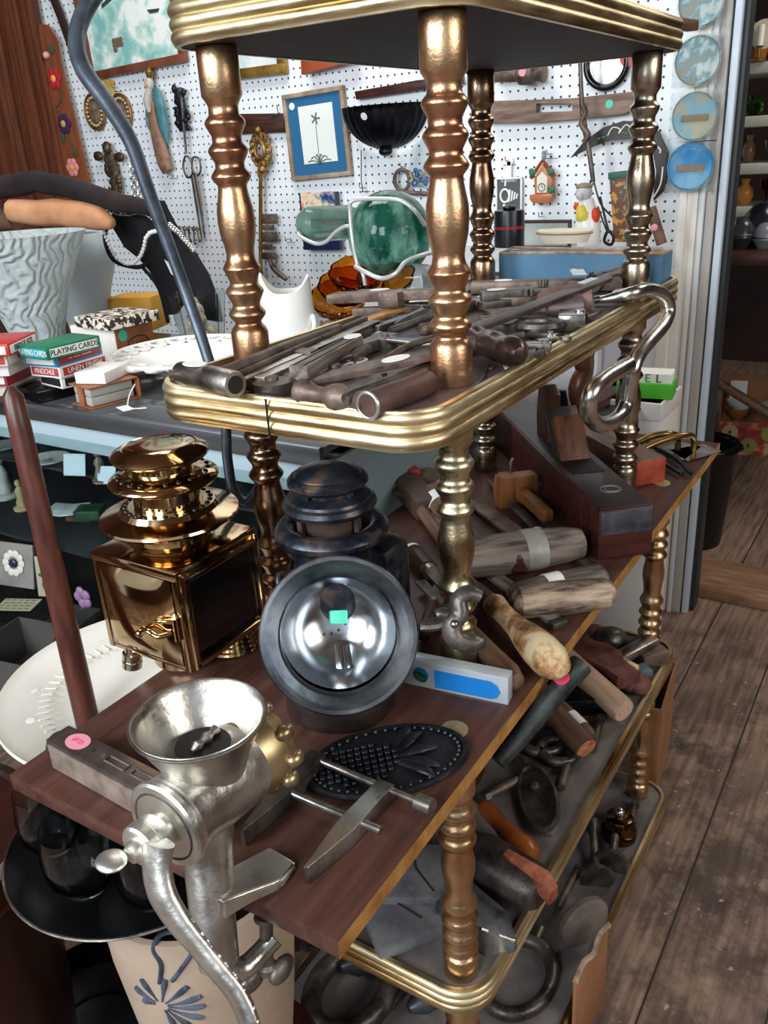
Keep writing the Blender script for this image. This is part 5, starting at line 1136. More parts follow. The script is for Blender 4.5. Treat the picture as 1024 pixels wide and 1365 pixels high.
chisel((655, 820), (600, 755), 'flat grey file lying left of the big pale handle', .009, m_wmid, .009, .5, .014)
chisel((590, 765), (565, 850), 'dark chisel behind the iron wing fitting', .010, m_wdark, .012, .5)
chisel((572, 752), (508, 712), 'old chisel with blue ferrule band and tan handle between lantern and post', .010, m_worange, .018, .42, .012, sm=plain('blue_paint', '#3d7b99', .4))
chisel((660, 770), (612, 690), 'thin rusty chisel half under the big grey mallet', .009, m_wmid, .010, .5)
chisel((650, 735), (575, 655), 'large chisel with brown handle and white paper band beside near post', .019, m_wmid, .02, .45, .02, sk=.80)
chisel((640, 745), (570, 690), 'rusty flat chisel lying below the one with the paper band', .013, m_rust, .013, .4, .02, sm=m_rust)
chisel((600, 790), (548, 735), 'dark gouge handle with a white paper label near the lantern rim', .015, m_wdark, .015, .5, .018, sk=.9)
# scraper brush with triangular head
a, b = atz(545, 655, .02), atz(590, 720, .018); F = frame(a, b); t = thing('paint_scraper', 'dark scraper with square flared head behind the black lantern', 'scraper', F, None); L = (b-a).length
obj('flared_head', G().prism([(-.035, -.026), (0, -.030), (.035, -.008), (.035, .008), (0, .030), (-.035, .026)], -.003, .003, bev=.001), m_iron, t); obj('handle', G().turn((.03, 0, 0), (L, 0, 0), [(.008, 0), (.011, .3), (.010, 1)]), m_wmid, t)
# red matchbox-like carton and other small bits
P = atz(545, 648, .0); t = thing('red_box', 'small red cardboard box standing behind the chisels under the tool shelf', 'box', T(P.x, P.y, 0) @ R(-35)); obj('box', G().box((0, 0, .022), (.02, .075, .044), .001), plain('box_red', '#8f2a28', .5), t); obj('barcode_label', G().box((-.0105, -.006, .030), (.001, .014, .022)), plain('label_tan', '#b89d86', .5), t)
P = atz(570, 652, .0); obj('rusty_lump', G().ball((0, 0, .018), .03, (1.3, 1.2, .65), 18, 12).bumpy(.006, 40), m_rust, None, T(P.x, P.y, 0), label='lumpy rusty casting beside the red box', cat='casting')
P = atz(560, 705, .0); obj('rusty_plane_body', G().box((0, 0, .02), (.16, .05, .04), .008).bumpy(.003, 20), mat('brown_dark_wood', '#35241e', '#55392d', rough=.6, scale=12), None, T(P.x+.09, P.y+.06, 0) @ R(48), label='worn dark wooden block under the pile of chisels', cat='block')
t, L = stick('cup_oiler', '', 'oiler', (575, 660), (600, 690), .02, None, None)
t['label'] = 'dark brown wooden spool with pale label end behind near post'; t['category'] = 'spool'; t.name = 'wooden_spool'
turned(t, L, [(.022, 0), (.024, .1), (.024, .9), (.022, 1)], m_wmid, 'drum'); obj('end_label', G().turn((L*.3, 0, 0), (L*.62, 0, 0), [(.0245, 0), (.0245, 1)], 24), m_tag, t)
# taped wooden mallet head
m_tape = mat('grey_tape', '#7d7a74', '#a19d96', rough=.4, scale=20, bump=.4)
t, L = stick('taped_wooden_mallet', 'big weathered grey wooden mallet head bound with grey tape', 'mallet', (610, 748), (778, 722), .03, None, None)
obj('head', G().turn((0, 0, 0), (L, 0, 0), [(.022, 0), (.030, .04), (.034, .3), (.034, .6), (.029, .85), (.024, .97), (.012, 1)], 24, sy=.9).bumpy(.0012, 45), m_wgrey, t)
obj('tape_band', G().turn((L*.50, 0, 0), (L*.66, 0, 0), [(.0345, 0), (.0348, .5), (.0335, 1)], 24, sy=.905), m_tape, t)
obj('socket_hole', G().ball((L*.42, -.0305, -.004), .012, (1.1, .35, 1.3), 14, 10), m_wdark, t)
t, L = stick('wooden_block', 'grey wooden bar with white paper wrap behind the pale split mallet', 'wood bar', (680, 796), (806, 768), .018, None, None)
obj('bar', G().turn((0, 0, 0), (L, 0, 0), [(.012, 0), (.019, .06), (.021, .5), (.019, .95), (.012, 1)], 16), m_wgrey, t); obj('paper_wrap', G().turn((L*.36, 0, 0), (L*.52, 0, 0), [(.0215, 0), (.0218, 1)], 16), m_white, t)
t, L = stick('split_wood_mallet', 'pale split wooden bar with cracked end resting across the board edge', 'wood bar', (686, 804), (817, 789), .024, None, None)
obj('bar', G().turn((0, 0, 0), (L, 0, 0), [(.014, 0), (.023, .05), (.0235, .5), (.021, .93), (.012, 1)], 14).bumpy(.0012, 60), mat('pale_split_wood', '#4a3d35', '#b7a18a', rough=.7, scale=14, stretch=(1, 5, 5), bump=.9, bscale=30, lo=.38, hi=.6), t)
t, L = stick('iron_strap', 'flat dark iron strap with a hooked end behind the pale split bar', 'strap', (765, 738), (815, 780), .008, None, None); obj('strap', G().tube([(0, 0, 0), (L*.5, .004, .002), (L*.9, 0, 0), (L, -.02, 0)], .009, smooth=4, flat=.3), m_iron, t); obj('end_hole', G().lathe([(.004, .0025), (.004, .003)], T(.01, 0, 0), seg=12), m_ink, t)
t, L = stick('mallet_handle', 'thin weathered wood strip crossing under the taped mallet', 'wood strip', (655, 765), (740, 828), .006, None, None); obj('strip', G().box((L/2, 0, 0), (L, .022, .008), .002), m_wgrey, t); obj('metal_tip', G().box((L+.006, 0, 0), (.014, .024, .009), .002), m_iron, t)
# marking gauge
a = atz(668, 672, 0); b = atz(718, 660, 0); ax = frame(a, b)
t = thing('marking_gauge', 'orange beech marking gauge with square stem beside the long plane', 'gauge', frame(atz(668, 671, 0), atz(712, 663, 0)))
g = G(); w_ = .068
g.prism([(-w_/2, 0), (w_/2, 0), (w_/2+.004, .03), (w_/2, .055), (.012, .055), (-.012, .055), (-w_/2, .058), (-w_/2-.004, .03)], 0, .028, R(90, 'X'), bev=.002)
obj('fence', g, m_worange, t, T(.022, 0, 0)); obj('stem', G().box((0, 0, 0), (.019, .20, .018), .001), m_worange, t, T(.024, -.042, .027) @ R(-4)); obj('screw', G().tube([(.026, .014, .05), (.026, .014, .068), (.03, .014, .076)], .003, m=8), m_steel, t)
t, L = stick('flat_file', 'long dark flat file with white end pointing at the taped mallet', 'file', (655, 640), (716, 706), .008, None, None); obj('file_blade', G().box((L/2, 0, 0), (L, .018, .005), .001), m_iron, t); obj('white_tip', G().ball((L, 0, 0), .009, (.8, 1, .5)), m_white, t)
t, L = stick('flat_file', 'broad dark rasp lying behind the flat file near the back post', 'file', (630, 668), (690, 712), .008, None, None); obj('file_blade', G().box((L/2, 0, 0), (L, .03, .007), .001), m_rust, t); obj('tang', G().cyl((L-.002, 0, 0), (L+.025, 0, 0), .005, .002), m_iron, t)
# ---------------------------------------------------------------- long wooden plane
m_pt = mat('plane_top_wood', '#201714', '#3f3836', rough=.33, scale=9, lo=.35, hi=.7, bump=.15); m_ps = mat('plane_side_wood', '#2a120e', '#4c231a', rough=.4, scale=8, stretch=(.6, 8, 8), bump=.15)
NW = atz(796, 748, 0); NE = atz(868, 738, 0)      # near end, bottom corners
d_ = (atz(800, 748, 0)-atz(642, 560, 0)); ydir = (NE-NW).normalized()
F = frame(NW, NE); wid = (NE-NW).length*1.0
t = thing('jointer_plane', 'very long dark wooden plane with iron and wedge, end facing the camera', 'plane', F)
Lp = .60; sk = R(0)
topz = zat(NW.x, NW.y, 682)
# body direction from the pixels of its long lower edge
far = atz(657, 590, 0); fl = F.inverted() @ far; ang_ = math.degrees(math.atan2(fl.x, fl.y)); dirM = R(-ang_)
obj('plane_body', G().box((wid/2, Lp/2, topz/2), (wid, Lp, topz), .004), m_ps, t, dirM)
obj('worn_top', G().box((wid/2, Lp/2, topz+.0004), (wid-.008, Lp-.008, .002), .0008), m_pt, t, dirM); obj('end_grain', G().box((wid/2, -.0003, topz*.74), (wid-.006, .002, topz*.46), .0008), mat('blue_grey_endgrain', '#2b2a30', '#4a4850', rough=.4, scale=30), t, dirM)
yi = .20
obj('mouth', G().box((wid/2, yi-.012, topz+.001), (wid*.62, .07, .004)), m_ink, t, dirM)
obj('plane_iron', G().box((0, 0, .055), (wid*.66, .007, .15), .001), m_iron, t, dirM @ T(wid/2, yi+.02, topz-.03) @ R(-38, 'X'))
obj('wedge', G().box((0, 0, .05), (wid*.62, .018, .13), .004), mat('worn_wedge', '#30201a', '#7a4a2e', rough=.5, scale=12, stretch=(4, 1, 1)), t, dirM @ T(wid/2, yi+.004, topz-.03) @ R(-34, 'X'))
obj('strike_button', G().torus((0, 0, 0), .016, .0013, n=24, m=6, sy=.9).torus((.002, .001, 0), .011, .001, n=20, m=6), mat('scratch_grey', '#6f6a66', rough=.5), t, dirM @ T(wid*.55, .075, topz+.002))
g = G().prism([(-.035, 0), (.03, 0), (.022, .03), (.03, .06), (.022, .095), (-.005, .10), (-.028, .085), (-.018, .06), (-.030, .03)], -.014, .014, R(90, 'X') @ R(90, 'Y'), bev=.005)
obj('tote_handle', g, m_wdark, t, dirM @ T(wid/2, yi+.16, topz))
# second wooden plane / tote handle of dark walnut behind
cC = atz(770, 590, 0); t = thing('smoothing_plane', 'wooden plane with tall dark walnut grip behind the long plane', 'plane', T(cC.x+.10, cC.y+.02, 0) @ R(-8))
obj('plane_body', G().box((.0, .0, .032), (.28, .065, .064), .004), m_ps, t); 
g = G().tube([(-.02, 0, .06), (-.035, 0, .10), (-.01, 0, .13), (-.015, 0, .17), (.02, 0, .195), (.035, 0, .21)], [.022, .026, .022, .026, .022, .012], smooth=5, flat=1.3, flatw=.7, m=16); obj('tote_handle', g, mat('walnut', '#3b1f14', '#6a3c26', rough=.35, scale=10), t)
obj('plane_iron', G().box((-.08, 0, .09), (.006, .04, .13), .001, R(-20, 'Y')), m_black, t)
# red painted wood block, trowels, pincers
F, L = lie((848, 652), (876, 647), 0); t = thing('red_ended_block', 'wooden block with bright red painted end behind the right post', 'block', frame(atz(850, 648, 0), atz(883, 642, 0)))
obj('block', G().box((.025, .13, .024), (.062, .26, .048), .002), mat('brown_block', '#4d362c', '#7a5d4e', rough=.6, scale=9, stretch=(6, 1, 6)), t); obj('painted_end', G().box((.025, -.001, .024), (.060, .003, .046), .001), mat('worn_red_paint', '#8a3020', '#b3523a', rough=.5, scale=25), t)
m_oldbr = mat('old_brass', '#6f5528', '#a5874c', rough=.3, metal=.9, scale=20)
for k, (p1, p2, lb) in enumerate((((846, 604), (924, 604), 'small trowel with curved brass neck nearest the board edge'), ((846, 592), (903, 602), 'small trowel with curved brass neck behind the nearest one'))):
    a, b = atz(*p1, .035), atz(*p2, .0); c0 = b.copy(); t = thing('brass_trowel', lb, 'trowel', T(*c0), 'brass necked trowels')
    top = atz(p2[0]-8, p2[1]-24, .05)
    obj('brass_neck', G().tube([a-c0, a.lerp(top, .5)-c0+Vector((0, 0, .006)), top-c0, Vector((-.006, 0, .03)), Vector((0, 0, .003))], .0062, smooth=6), m_oldbr, t)
    obj('blade', G().prism([(-.05, -.035), (.045, -.03), (.05, .02), (-.03, .035)], .0015, .0035, R(-30+20*k)), m_steel, t)
t, L = stick('pincers', 'black pincers with two long handles on the board left of the plug', 'pincers', (858, 592), (914, 632), .008, None, None)
obj('jaw', G().ball((0, .004, 0), .016, (1.2, .8, .5)), m_black, t); obj('handle', G().tube([(0, .008, 0), (L*.5, .022, 0), (L, .010, 0)], .0045, smooth=5), m_black, t); obj('handle', G().tube([(0, -.008, 0), (L*.5, -.012, 0), (L, -.006, 0)], .0045, smooth=5), m_black, t)
P = atz(830, 570, 0); t = thing('black_metal_box', 'open black metal fitting behind the chrome hook on the board', 'fitting', T(P.x+.02, P.y+.03, 0) @ R(-10)); obj('tray', G().box((0, 0, .02), (.16, .12, .04), .004), m_black, t); obj('lip', G().box((-.01, 0, .042), (.17, .13, .006), .002), m_black, t)
# white carton pile at right, on cabinet behind the board
# ================================================================ tools piled on the middle shelf
S2 = .354
GT = 'old hand tools piled on the middle shelf'
def bar(name, label, cat, p1, p2, h, w, th, m, h2=None, bev=.001, pts=None, grp=GT, ext=None):
    a = atz(*p1, S2+h); b = atz(*p2, S2+(h if h2 is None else h2)); F = frame(a, b); L = (b-a).length
    t = thing(name, label, cat, F, grp)
    g = G()
    if pts: g.prism([(x*L, y) for x, y in pts], -th/2, th/2, bev=bev)
    else: g.box((L/2, 0, 0), (L, w, th), bev)
    obj('shaft' if not ext else ext, g, m, t); return t, L
def spot(t, x, y, z, r=.0095, m=None, sx=1.5): obj('round_sticker', G().lathe([(r, 0), (r, .0006)], seg=22, sx=sx), m or m_white, t, T(x, y, z))
# pipe ended wrench over the left rim
a = atz(238, 496, S2+.021); b = atz(314, 513, S2+.021); F = frame(a, b); L = (b-a).length
t = thing('socket_wrench', 'short thick steel socket with hollow end and white sticker over the left rim', 'socket', F)
obj('barrel', G().turn((0, 0, 0), (L, 0, 0), [(.009, 0), (.0125, .06), (.0135, .3), (.0135, .55), (.0145, .57), (.0145, .97), (.0135, 1)], 28), m_steel, t)
obj('bore', G().cyl((L-.001, 0, 0), (L+.0006, 0, 0), .0095, seg=22), m_ink, t); obj('side_knob', G().cyl((.012, -.004, 0), (.006, -.016, .002), .005), m_iron, t); spot(t, L*.33, 0, .0132, .011)
# long rod and blade
t, L = bar('iron_rod', 'long brown iron rod running from the left post along the back of pile', 'rod', (300, 497), (452, 438), .022, .004, .004, m_rust, ext='tail')
obj('rod', G().turn((0, 0, 0), (L, 0, 0), [(.008, 0), (.009, .5), (.006, 1)], 16), m_rust, t)
t, L = bar('drawknife', 'long thin steel edged blade lying beside the brown rod', 'blade', (318, 508), (498, 428), .018, .02, .003, m_steel, pts=[(0, -.006), (1, -.011), (1, .011), (0, .006)], ext='blade'); obj('thick_back', G().tube([(0, .008, .003), (L, .012, .003)], .004), m_rust, t)
t, L = bar('flat_rasp', 'broad grey flat rasp under the long thin blade', 'rasp', (338, 512), (420, 476), .010, .03, .016, m_steel, ext='rasp_body'); obj('notch_block', G().box((L*.9, .004, .006), (.02, .026, .012), .001), m_rust, t)
t, L = bar('wooden_rule', 'yellowish wooden rule end at the back of the pile near milk pitcher', 'rule', (485, 428), (545, 408), .012, .02, .005, m_boardedge, ext='rule_body')
# oval tin snips
a = atz(352, 517, S2+.008); b = atz(455, 482, S2+.014); F = frame(a, b); L = (b-a).length; t = thing('shears', 'dark iron shears with long oval loop grip', 'shears', F, GT)
obj('loop', G().tube([(0, 0, 0), (L*.25, -.016, 0), (L*.6, -.015, 0), (L*.8, 0, 0), (L*.6, .012, 0), (L*.25, .012, 0)], .004, smooth=5, closed=True), m_iron, t); obj('blades', G().prism([(L*.7, -.01), (L*1.15, -.003), (L*1.15, .004), (L*.7, .012)], -.004, .004), m_iron, t)
for p, r, h_, lb in (((365, 525), .022, .014, 'flat dark iron disc at the front rim left of the round headed tool'), ((396, 514), .018, .012, 'small round iron weight behind the front rim'), ((448, 505), .02, .012, 'iron disc under the broad rusty adze blade'), ((582, 408), .018, .014, 'small round iron nut at the back, left of near post'), ((515, 467), .014, .016, 'steel ring shaped castle nut behind the adze blade')):
    P = atz(*p, S2); t = thing('iron_weight', lb, 'iron disc', T(P.x, P.y, S2), GT)
    obj('disc', G().lathe([(r, 0), (r*1.02, .002), (r, h_), (r*.6, h_+.002), (0, h_+.001)], seg=28), m_iron, t); obj('centre_boss', G().lathe([(r*.35, h_), (r*.3, h_+.005), (0, h_+.005)], seg=16), m_rust, t)
# square grey file stock
t, L = bar('wood_file_stock', 'thick grooved grey wooden stock slanting toward the copper post', 'stock', (398, 500), (474, 458), .018, .022, .02, m_wgrey, ext='stock')
for k in (-1, 1): obj('groove', G().box((L/2, .006*k, .0102), (L*.96, .0016, .001)), m_ink, t)
spot(t, L*.95, 0, .0105, .010); t, L = bar('dark_wedge', 'dark iron wedge lying crosswise behind the grooved grey stock', 'wedge', (432, 482), (520, 450), .010, .03, .014, m_iron, pts=[(0, -.003), (1, -.014), (1, .014), (0, .003)], ext='wedge')
# adze blade with white sticker
a = atz(413, 509, S2+.020); b = atz(590, 462, S2+.032); F = frame(a, b); L = (b-a).length; t = thing('adze_head', 'broad curved rusty adze blade with oval white sticker', 'adze', F)
pts = [(0, -.004), (.03, -.013), (L*.35, -.020), (L*.6, -.027), (L, -.034), (L, .012), (L*.72, .014), (L*.60, .003), (L*.45, .010), (L*.2, .012), (.02, .008)]
obj('blade', G().prism(pts, -.003, .003, bev=.001), m_rust, t); obj('flange', G().tube([(L*.60, .006, .002), (L*.8, .016, .006), (L, .014, .008)], .006, smooth=5, flat=.6), m_rust, t); spot(t, L*.60, -.010, .0034, .011)
# ball headed pipe tool at the front
a = atz(400, 522, S2+.012); b = atz(495, 537, S2+.012); F = frame(a, b); L = (b-a).length; t = thing('knuckle_joint', 'brown iron bar with two rounded knuckle ends right behind the front rim', 'iron bar', F)
obj('bar', G().turn((-.005, 0, 0), (L+.004, 0, 0), [(.002, 0), (.013, .05), (.0145, .12), (.009, .26), (.008, .36), (.0135, .50), (.0145, .58), (.009, .72), (.009, .80), (.014, .93), (.004, 1)], 24), m_rust, t); obj('rivet', G().cyl((L*.1, 0, -.012), (L*.1, 0, .0155), .004), m_iron, t)
# slim rod and thick sleeve in front of near post
t, L = bar('iron_rod', 'slim grey iron rod lying just behind the brown sleeved grip', 'rod', (460, 532), (590, 484), .016, .004, .004, m_iron, ext='core'); obj('rod', G().turn((0, 0, 0), (L, 0, 0), [(.005, 0), (.007, .05), (.0075, 1)], 16), m_iron, t)
a = atz(490, 541, S2+.013); b = atz(573, 509, S2+.013); F = frame(a, b); L = (b-a).length; t = thing('leather_grip', 'thick brown sleeved grip with pale ring before the near copper post', 'grip', F)
obj('sleeve', G().turn((0, 0, 0), (L, 0, 0), [(.012, 0), (.0135, .03), (.013, .97), (.011, 1)], 24), mat('brown_leather_grip', '#3d2a26', '#5b423b', rough=.5, scale=20), t); obj('pale_ring', G().torus((0, 0, 0), .0125, .0018, M=T(.001, 0, 0) @ R(90, 'Y'), n=28, m=8), plain('pale_grey_ring', '#a9a4a1', .3, metal=.6), t)
# T headed rusty hammer at the back left, sticker
a = atz(443, 398, S2+.024); b = atz(585, 392, S2+.034); F = frame(a, b); L = (b-a).length; t = thing('rusty_hatchet', 'rusty cross shaped hatchet head with white sticker behind the near post', 'hatchet', F)
obj('blade', G().prism([(0, -.018), (L*.3, -.014), (L*.55, -.012), (L*1.0, -.014), (L, .014), (L*.55, .012), (L*.45, .03), (L*.2, .034), (L*.2, .014), (0, .018)], -.006, .008, bev=.002), m_rust, t); obj('poll', G().box((L*.62, -.012, -.002), (.035, .04, .022), .003), m_rust, t); spot(t, L*.42, .016, .0082, .011)
for p1, p2, w, th, mm, lb in (((470, 416), (560, 412), .018, .012, m_rust, 'flat rusty bar under the hatchet head'), ((500, 440), (560, 420), .014, .012, m_iron, 'dark bar between plier jaws and rule'), ((560, 428), (640, 400), .02, .012, m_rust, 'short rusty bar just behind the near post')):
    t, L = bar('rusty_bar', lb, 'bar', p1, p2, .010, w, th, mm, ext='bar_body'); obj('hole', G().lathe([(.003, th/2+.0002), (.003, th/2+.0006)], T(L*.15, 0, 0), seg=12), m_ink, t)
# blue-black plane iron and pliers
t, L = bar('blue_steel_blade', 'blue black curved steel cap iron with pale worn front edge', 'plane iron', (515, 450), (588, 458), .014, .035, .005, mat('blue_black_steel', '#15202b', '#34485a', rough=.3, metal=.7, scale=15), pts=[(0, -.008), (.2, -.018), (1, -.018), (1, .018), (.3, .020), (.08, .010)], ext='curved_iron'); obj('worn_edge', G().tube([(0, -.008, .001), (L*.2, -.018, .001), (L, -.018, .001)], .002), m_bright, t)
a = atz(527, 432, S2+.02); b = atz(588, 415, S2+.022); F = frame(a, b); L = (b-a).length; t = thing('pliers', 'dark pliers with a round pivot hole left of the near copper post', 'pliers', F)
obj('jaw', G().tube([(0, 0, 0), (L*.4, .006, .002), (L*.8, .004, .004), (L*1.1, 0, .004)], [.003, .008, .012, .009], smooth=4, flat=.6), m_iron, t); obj('pivot', G().cyl((L*.75, .004, .006), (L*.75, .004, .0125), .006), m_ink, t); obj('handle', G().tube([(-.02, -.01, -.004), (L*.3, -.01, -.002), (L*.8, -.006, 0)], .005, smooth=4), m_iron, t)
# ---- right of the near post
a = atz(628, 440, S2+.020); b = atz(822, 366, S2+.045); F = frame(a, b); L = (b-a).length; t = thing('long_flat_file', 'long flat brown file lying aslant across the tools right of near post', 'file', F)
obj('blade', G().prism([(0, -.012), (L*.9, -.014), (L, .010), (L*.97, .013), (0, .012)], -.003, .003, bev=.0008), mat('brown_file_steel', '#443934', '#6e625b', rough=.45, metal=.6, scale=20, stretch=(1, 4, 1)), t); obj('paper_tag', G().box((L*.82, .01, .0034), (.035, .012, .0008)), m_tag, t)
# ball pein hammer head
a = atz(622, 447, S2+.018); b = atz(686, 470, S2+.018); F = frame(a, b); L = (b-a).length; t = thing('ball_pein_hammer', 'brown ball pein hammer head right beside the near copper post', 'hammer', F)
obj('head', G().turn((-.01, 0, 0), (L+.014, 0, 0), [(.012, 0), (.0155, .05), (.0155, .28), (.012, .34), (.0125, .42), (.0165, .46), (.0165, .62), (.0135, .68), (.0150, .72), (.0175, .82), (.0165, .92), (.008, .99), (.0, 1)], 28), mat('brown_polished_steel', '#463731', '#7a675d', rough=.3, metal=.8, scale=18), t); obj('handle_stub', G().cyl((L*.35, -.005, -.002), (L*.35-.01, -.035, -.004), .010, .009), m_rust, t)
a = atz(640, 432, S2+.010); b = atz(742, 436, S2+.012); F = frame(a, b); L = (b-a).length; t = thing('ring_spanner', 'dark spanner with an open oval eye beneath the long flat file', 'spanner', F)
obj('shank', G().prism([(0, -.010), (L*.5, -.018), (L*.55, -.018), (L*.55, .018), (L*.5, .018), (0, .012)], -.005, .005, bev=.001), m_iron, t); obj('eye', G().torus((L*.77, 0, .001), .026, .008, n=30, m=8, sy=.75), m_iron, t)
P = atz(762, 438, S2); t = thing('steel_block', 'small grey steel block beyond the eye of the spanner', 'block', T(P.x, P.y, S2) @ R(20), GT); obj('block_body', G().box((0, 0, .011), (.05, .035, .022), .002), m_steel, t); obj('screw_head', G().cyl((.0, -.01, .021), (.0, -.01, .025), .006), m_bright, t)
for p1, p2, w, th, h_, mm, lb in (((655, 462), (735, 462), .02, .010, .008, m_steel, 'worn steel bar in front of the oval eye spanner'), ((690, 478), (722, 470), .016, .009, .006, m_iron, 'short dark iron bar nearest the right hand rim'), ((700, 442), (738, 450), .018, .008, .006, m_bright, 'bright steel strip beside the right hand rim'), ((640, 408), (700, 400), .02, .012, .01, m_iron, 'dark flat bar hidden under the slanting file'), ((650, 420), (760, 408), .026, .012, .008, m_rust, 'flat rusty plate behind the slanting file')):
    t, L = bar('steel_bar', lb, 'bar', p1, p2, h_, w, th, mm, ext='bar_body'); obj('end_pin', G().cyl((L*.9, 0, th/2-.001), (L*.9, 0, th/2+.003), .004), m_steel, t)
# rusty barrel clamp pair
a = atz(722, 410, S2+.016); b = atz(782, 405, S2+.016); F = frame(a, b); L = (b-a).length; t = thing('rusty_clamp_head', 'pinkish rusty casting of two round lugs at the middle of the shelf', 'casting', F)
m_prust = mat('pink_rust', '#6a4640', '#9a7d77', rough=.6, metal=.3, scale=25, bump=.5)
obj('lower_lug', G().turn((-.01, -.02, 0), (L*.82, -.02, 0), [(.008, 0), (.018, .12), (.019, .9), (.012, 1)], 20), mat('mauve_steel', '#5a5054', '#85787b', rough=.45, metal=.6, scale=20), t); obj('upper_lug', G().turn((0, .018, .006), (L*1.1, .004, .006), [(.010, 0), (.019, .2), (.022, .8), (.017, 1)], 20), m_prust, t)
# bars at the back
for p1, p2, w, th, h_, mm, lb in (((628, 383), (830, 378), .03, .020, .012, m_rust, 'thick rusty iron bar along the back edge of the middle shelf'), ((640, 396), (740, 388), .022, .018, .020, m_iron, 'dark round ended bar with two pins at the back'), ((630, 402), (720, 400), .02, .014, .012, m_rust, 'reddish iron bar beneath the dark pinned bar')):
    t, L = bar('iron_bar', lb, 'bar', p1, p2, h_, w, th, mm, ext='bar_body', bev=.004)
    for k in (0, 1): obj('pin', G().cyl((L*(.80+.08*k), 0, th/2-.001), (L*(.80+.08*k), 0, th/2+.010), .0035), m_iron, t)
    spot(t, L*.22, 0, th/2+.0004, .010)
a = atz(790, 378, S2+.016); b = atz(848, 362, S2+.018); F = frame(a, b); L = (b-a).length; t = thing('iron_sleeve', 'dark iron sleeve with a ring, lying at the foot of the right post', 'sleeve', F); obj('sleeve_body', G().turn((0, 0, 0), (L*.7, 0, 0), [(.015, 0), (.016, .95), (.014, 1)], 22), m_iron, t); obj('ring', G().torus((L*.9, 0, 0), .022, .004, M=R(0), n=28, m=8), m_iron, t)
P = atz(770, 388, S2+.003); t = thing('paper_tag', 'white paper tag under the slanting file', 'tag', T(P.x, P.y, S2+.0335) @ R(25)); obj('paper', G().box((0, 0, 0), (.06, .022, .0008)), m_tag, t); obj('string', G().tube([(.03, 0, 0), (.04, .006, .0), (.046, 0, -.002)], .0008, m=5), m_white, t)
P = atz(682, 488, S2+.001); obj('paper_tag', G().box((0, 0, 0), (.022, .018, .0008)), m_white, None, T(P.x, P.y, S2+.001) @ R(30), label='small white paper square beside the ball pein hammer', cat='tag')
w_ = [atz(x, y, S2+.003) for x, y in ((635, 518), (645, 500), (650, 488), (658, 486), (654, 492), (648, 490))]
obj('bent_wire', G().tube(w_, .0014, smooth=4, m=6), m_rust, label='thin bent rusty wire beside the foot of the near post', cat='wire')
# big bright steel S hook hanging over the rim
yh = -.052
hk = [atz(800, 400, S2+.012), atz(822, 396, S2+.016), atz(845, 390, S2+.022)] + [aty(x, y, q) for x, y, q in ((863, 386, -.056), (880, 391, -.068), (890, 404, -.074), (890, 420, -.076), (882, 436, -.076), (866, 454, -.074), (852, 472, -.070), (844, 492, -.068), (840, 515, -.064), (834, 542, -.060), (820, 560, -.058), (800, 566, -.060), (787, 556, -.064), (785, 538, -.068), (791, 520, -.072), (806, 505, -.076), (824, 494, -.082), (838, 486, -.086))]
c0 = hk[4].copy(); t = thing('pigtail_hook', 'large bright steel pigtail hook hung over the right gallery rim', 'hook', T(*c0))
obj('hook', G().tube([p-c0 for p in hk], [.005, .008, .010]+[.0112]*(len(hk)-3), smooth=6, m=16), m_bright, t)
a = atz(786, 392, S2+.010); obj('flat_eye', G().torus((0, 0, 0), .024, .006, M=T(*(atz(838, 392, S2+.014)-c0)), n=32, m=10, sy=.8).tube([atz(792, 400, S2+.008)-c0, atz(812, 398, S2+.010)-c0, atz(840, 400, S2+.010)-c0], .006, smooth=3), m_bright, t)
# faded blue box at the back right of the middle shelf
m_blue = mat('faded_blue_card', '#44708f', '#5f8aa6', rough=.6, scale=5, lo=.3, hi=.7); grime(m_blue, 60, '#d7d6cc', .72, .76, .8)
bx = .700; a, b = atx(665, 340, bx), atx(880, 340, bx)
y1, y0 = a.y, -.025; zt = zat(bx, (y0+y1)/2, 330); hb = zt-S2-.012
t = thing('blue_box', 'faded blue cardboard box with torn brown rim at the back of middle shelf', 'box', T(.735, (y0+y1)/2, S2))
g = G(); L = y1-y0; dp = .062; th = .003
g.box((-dp/2, 0, hb/2), (th, L, hb)); g.box((dp/2, 0, hb/2), (th, L, hb)); g.box((0, -L/2, hb/2), (dp, th, hb)); g.box((0, L/2, hb/2), (dp, th, hb)); g.box((0, 0, .002), (dp, L, .003))
obj('box_walls', g, m_blue, t); g = G().tube([(-dp/2, L/2, hb), (-dp/2, 0, hb+.003), (-dp/2, -L/2, hb), (dp/2, -L/2, hb), (dp/2, L/2, hb+.004)], .0028, closed=True, m=6).box((0, 0, hb-.002), (dp-.006, L-.006, .002)); obj('torn_edge', g, mat('torn_kraft', '#7e6855', '#b7a18c', rough=.9, scale=40), t)

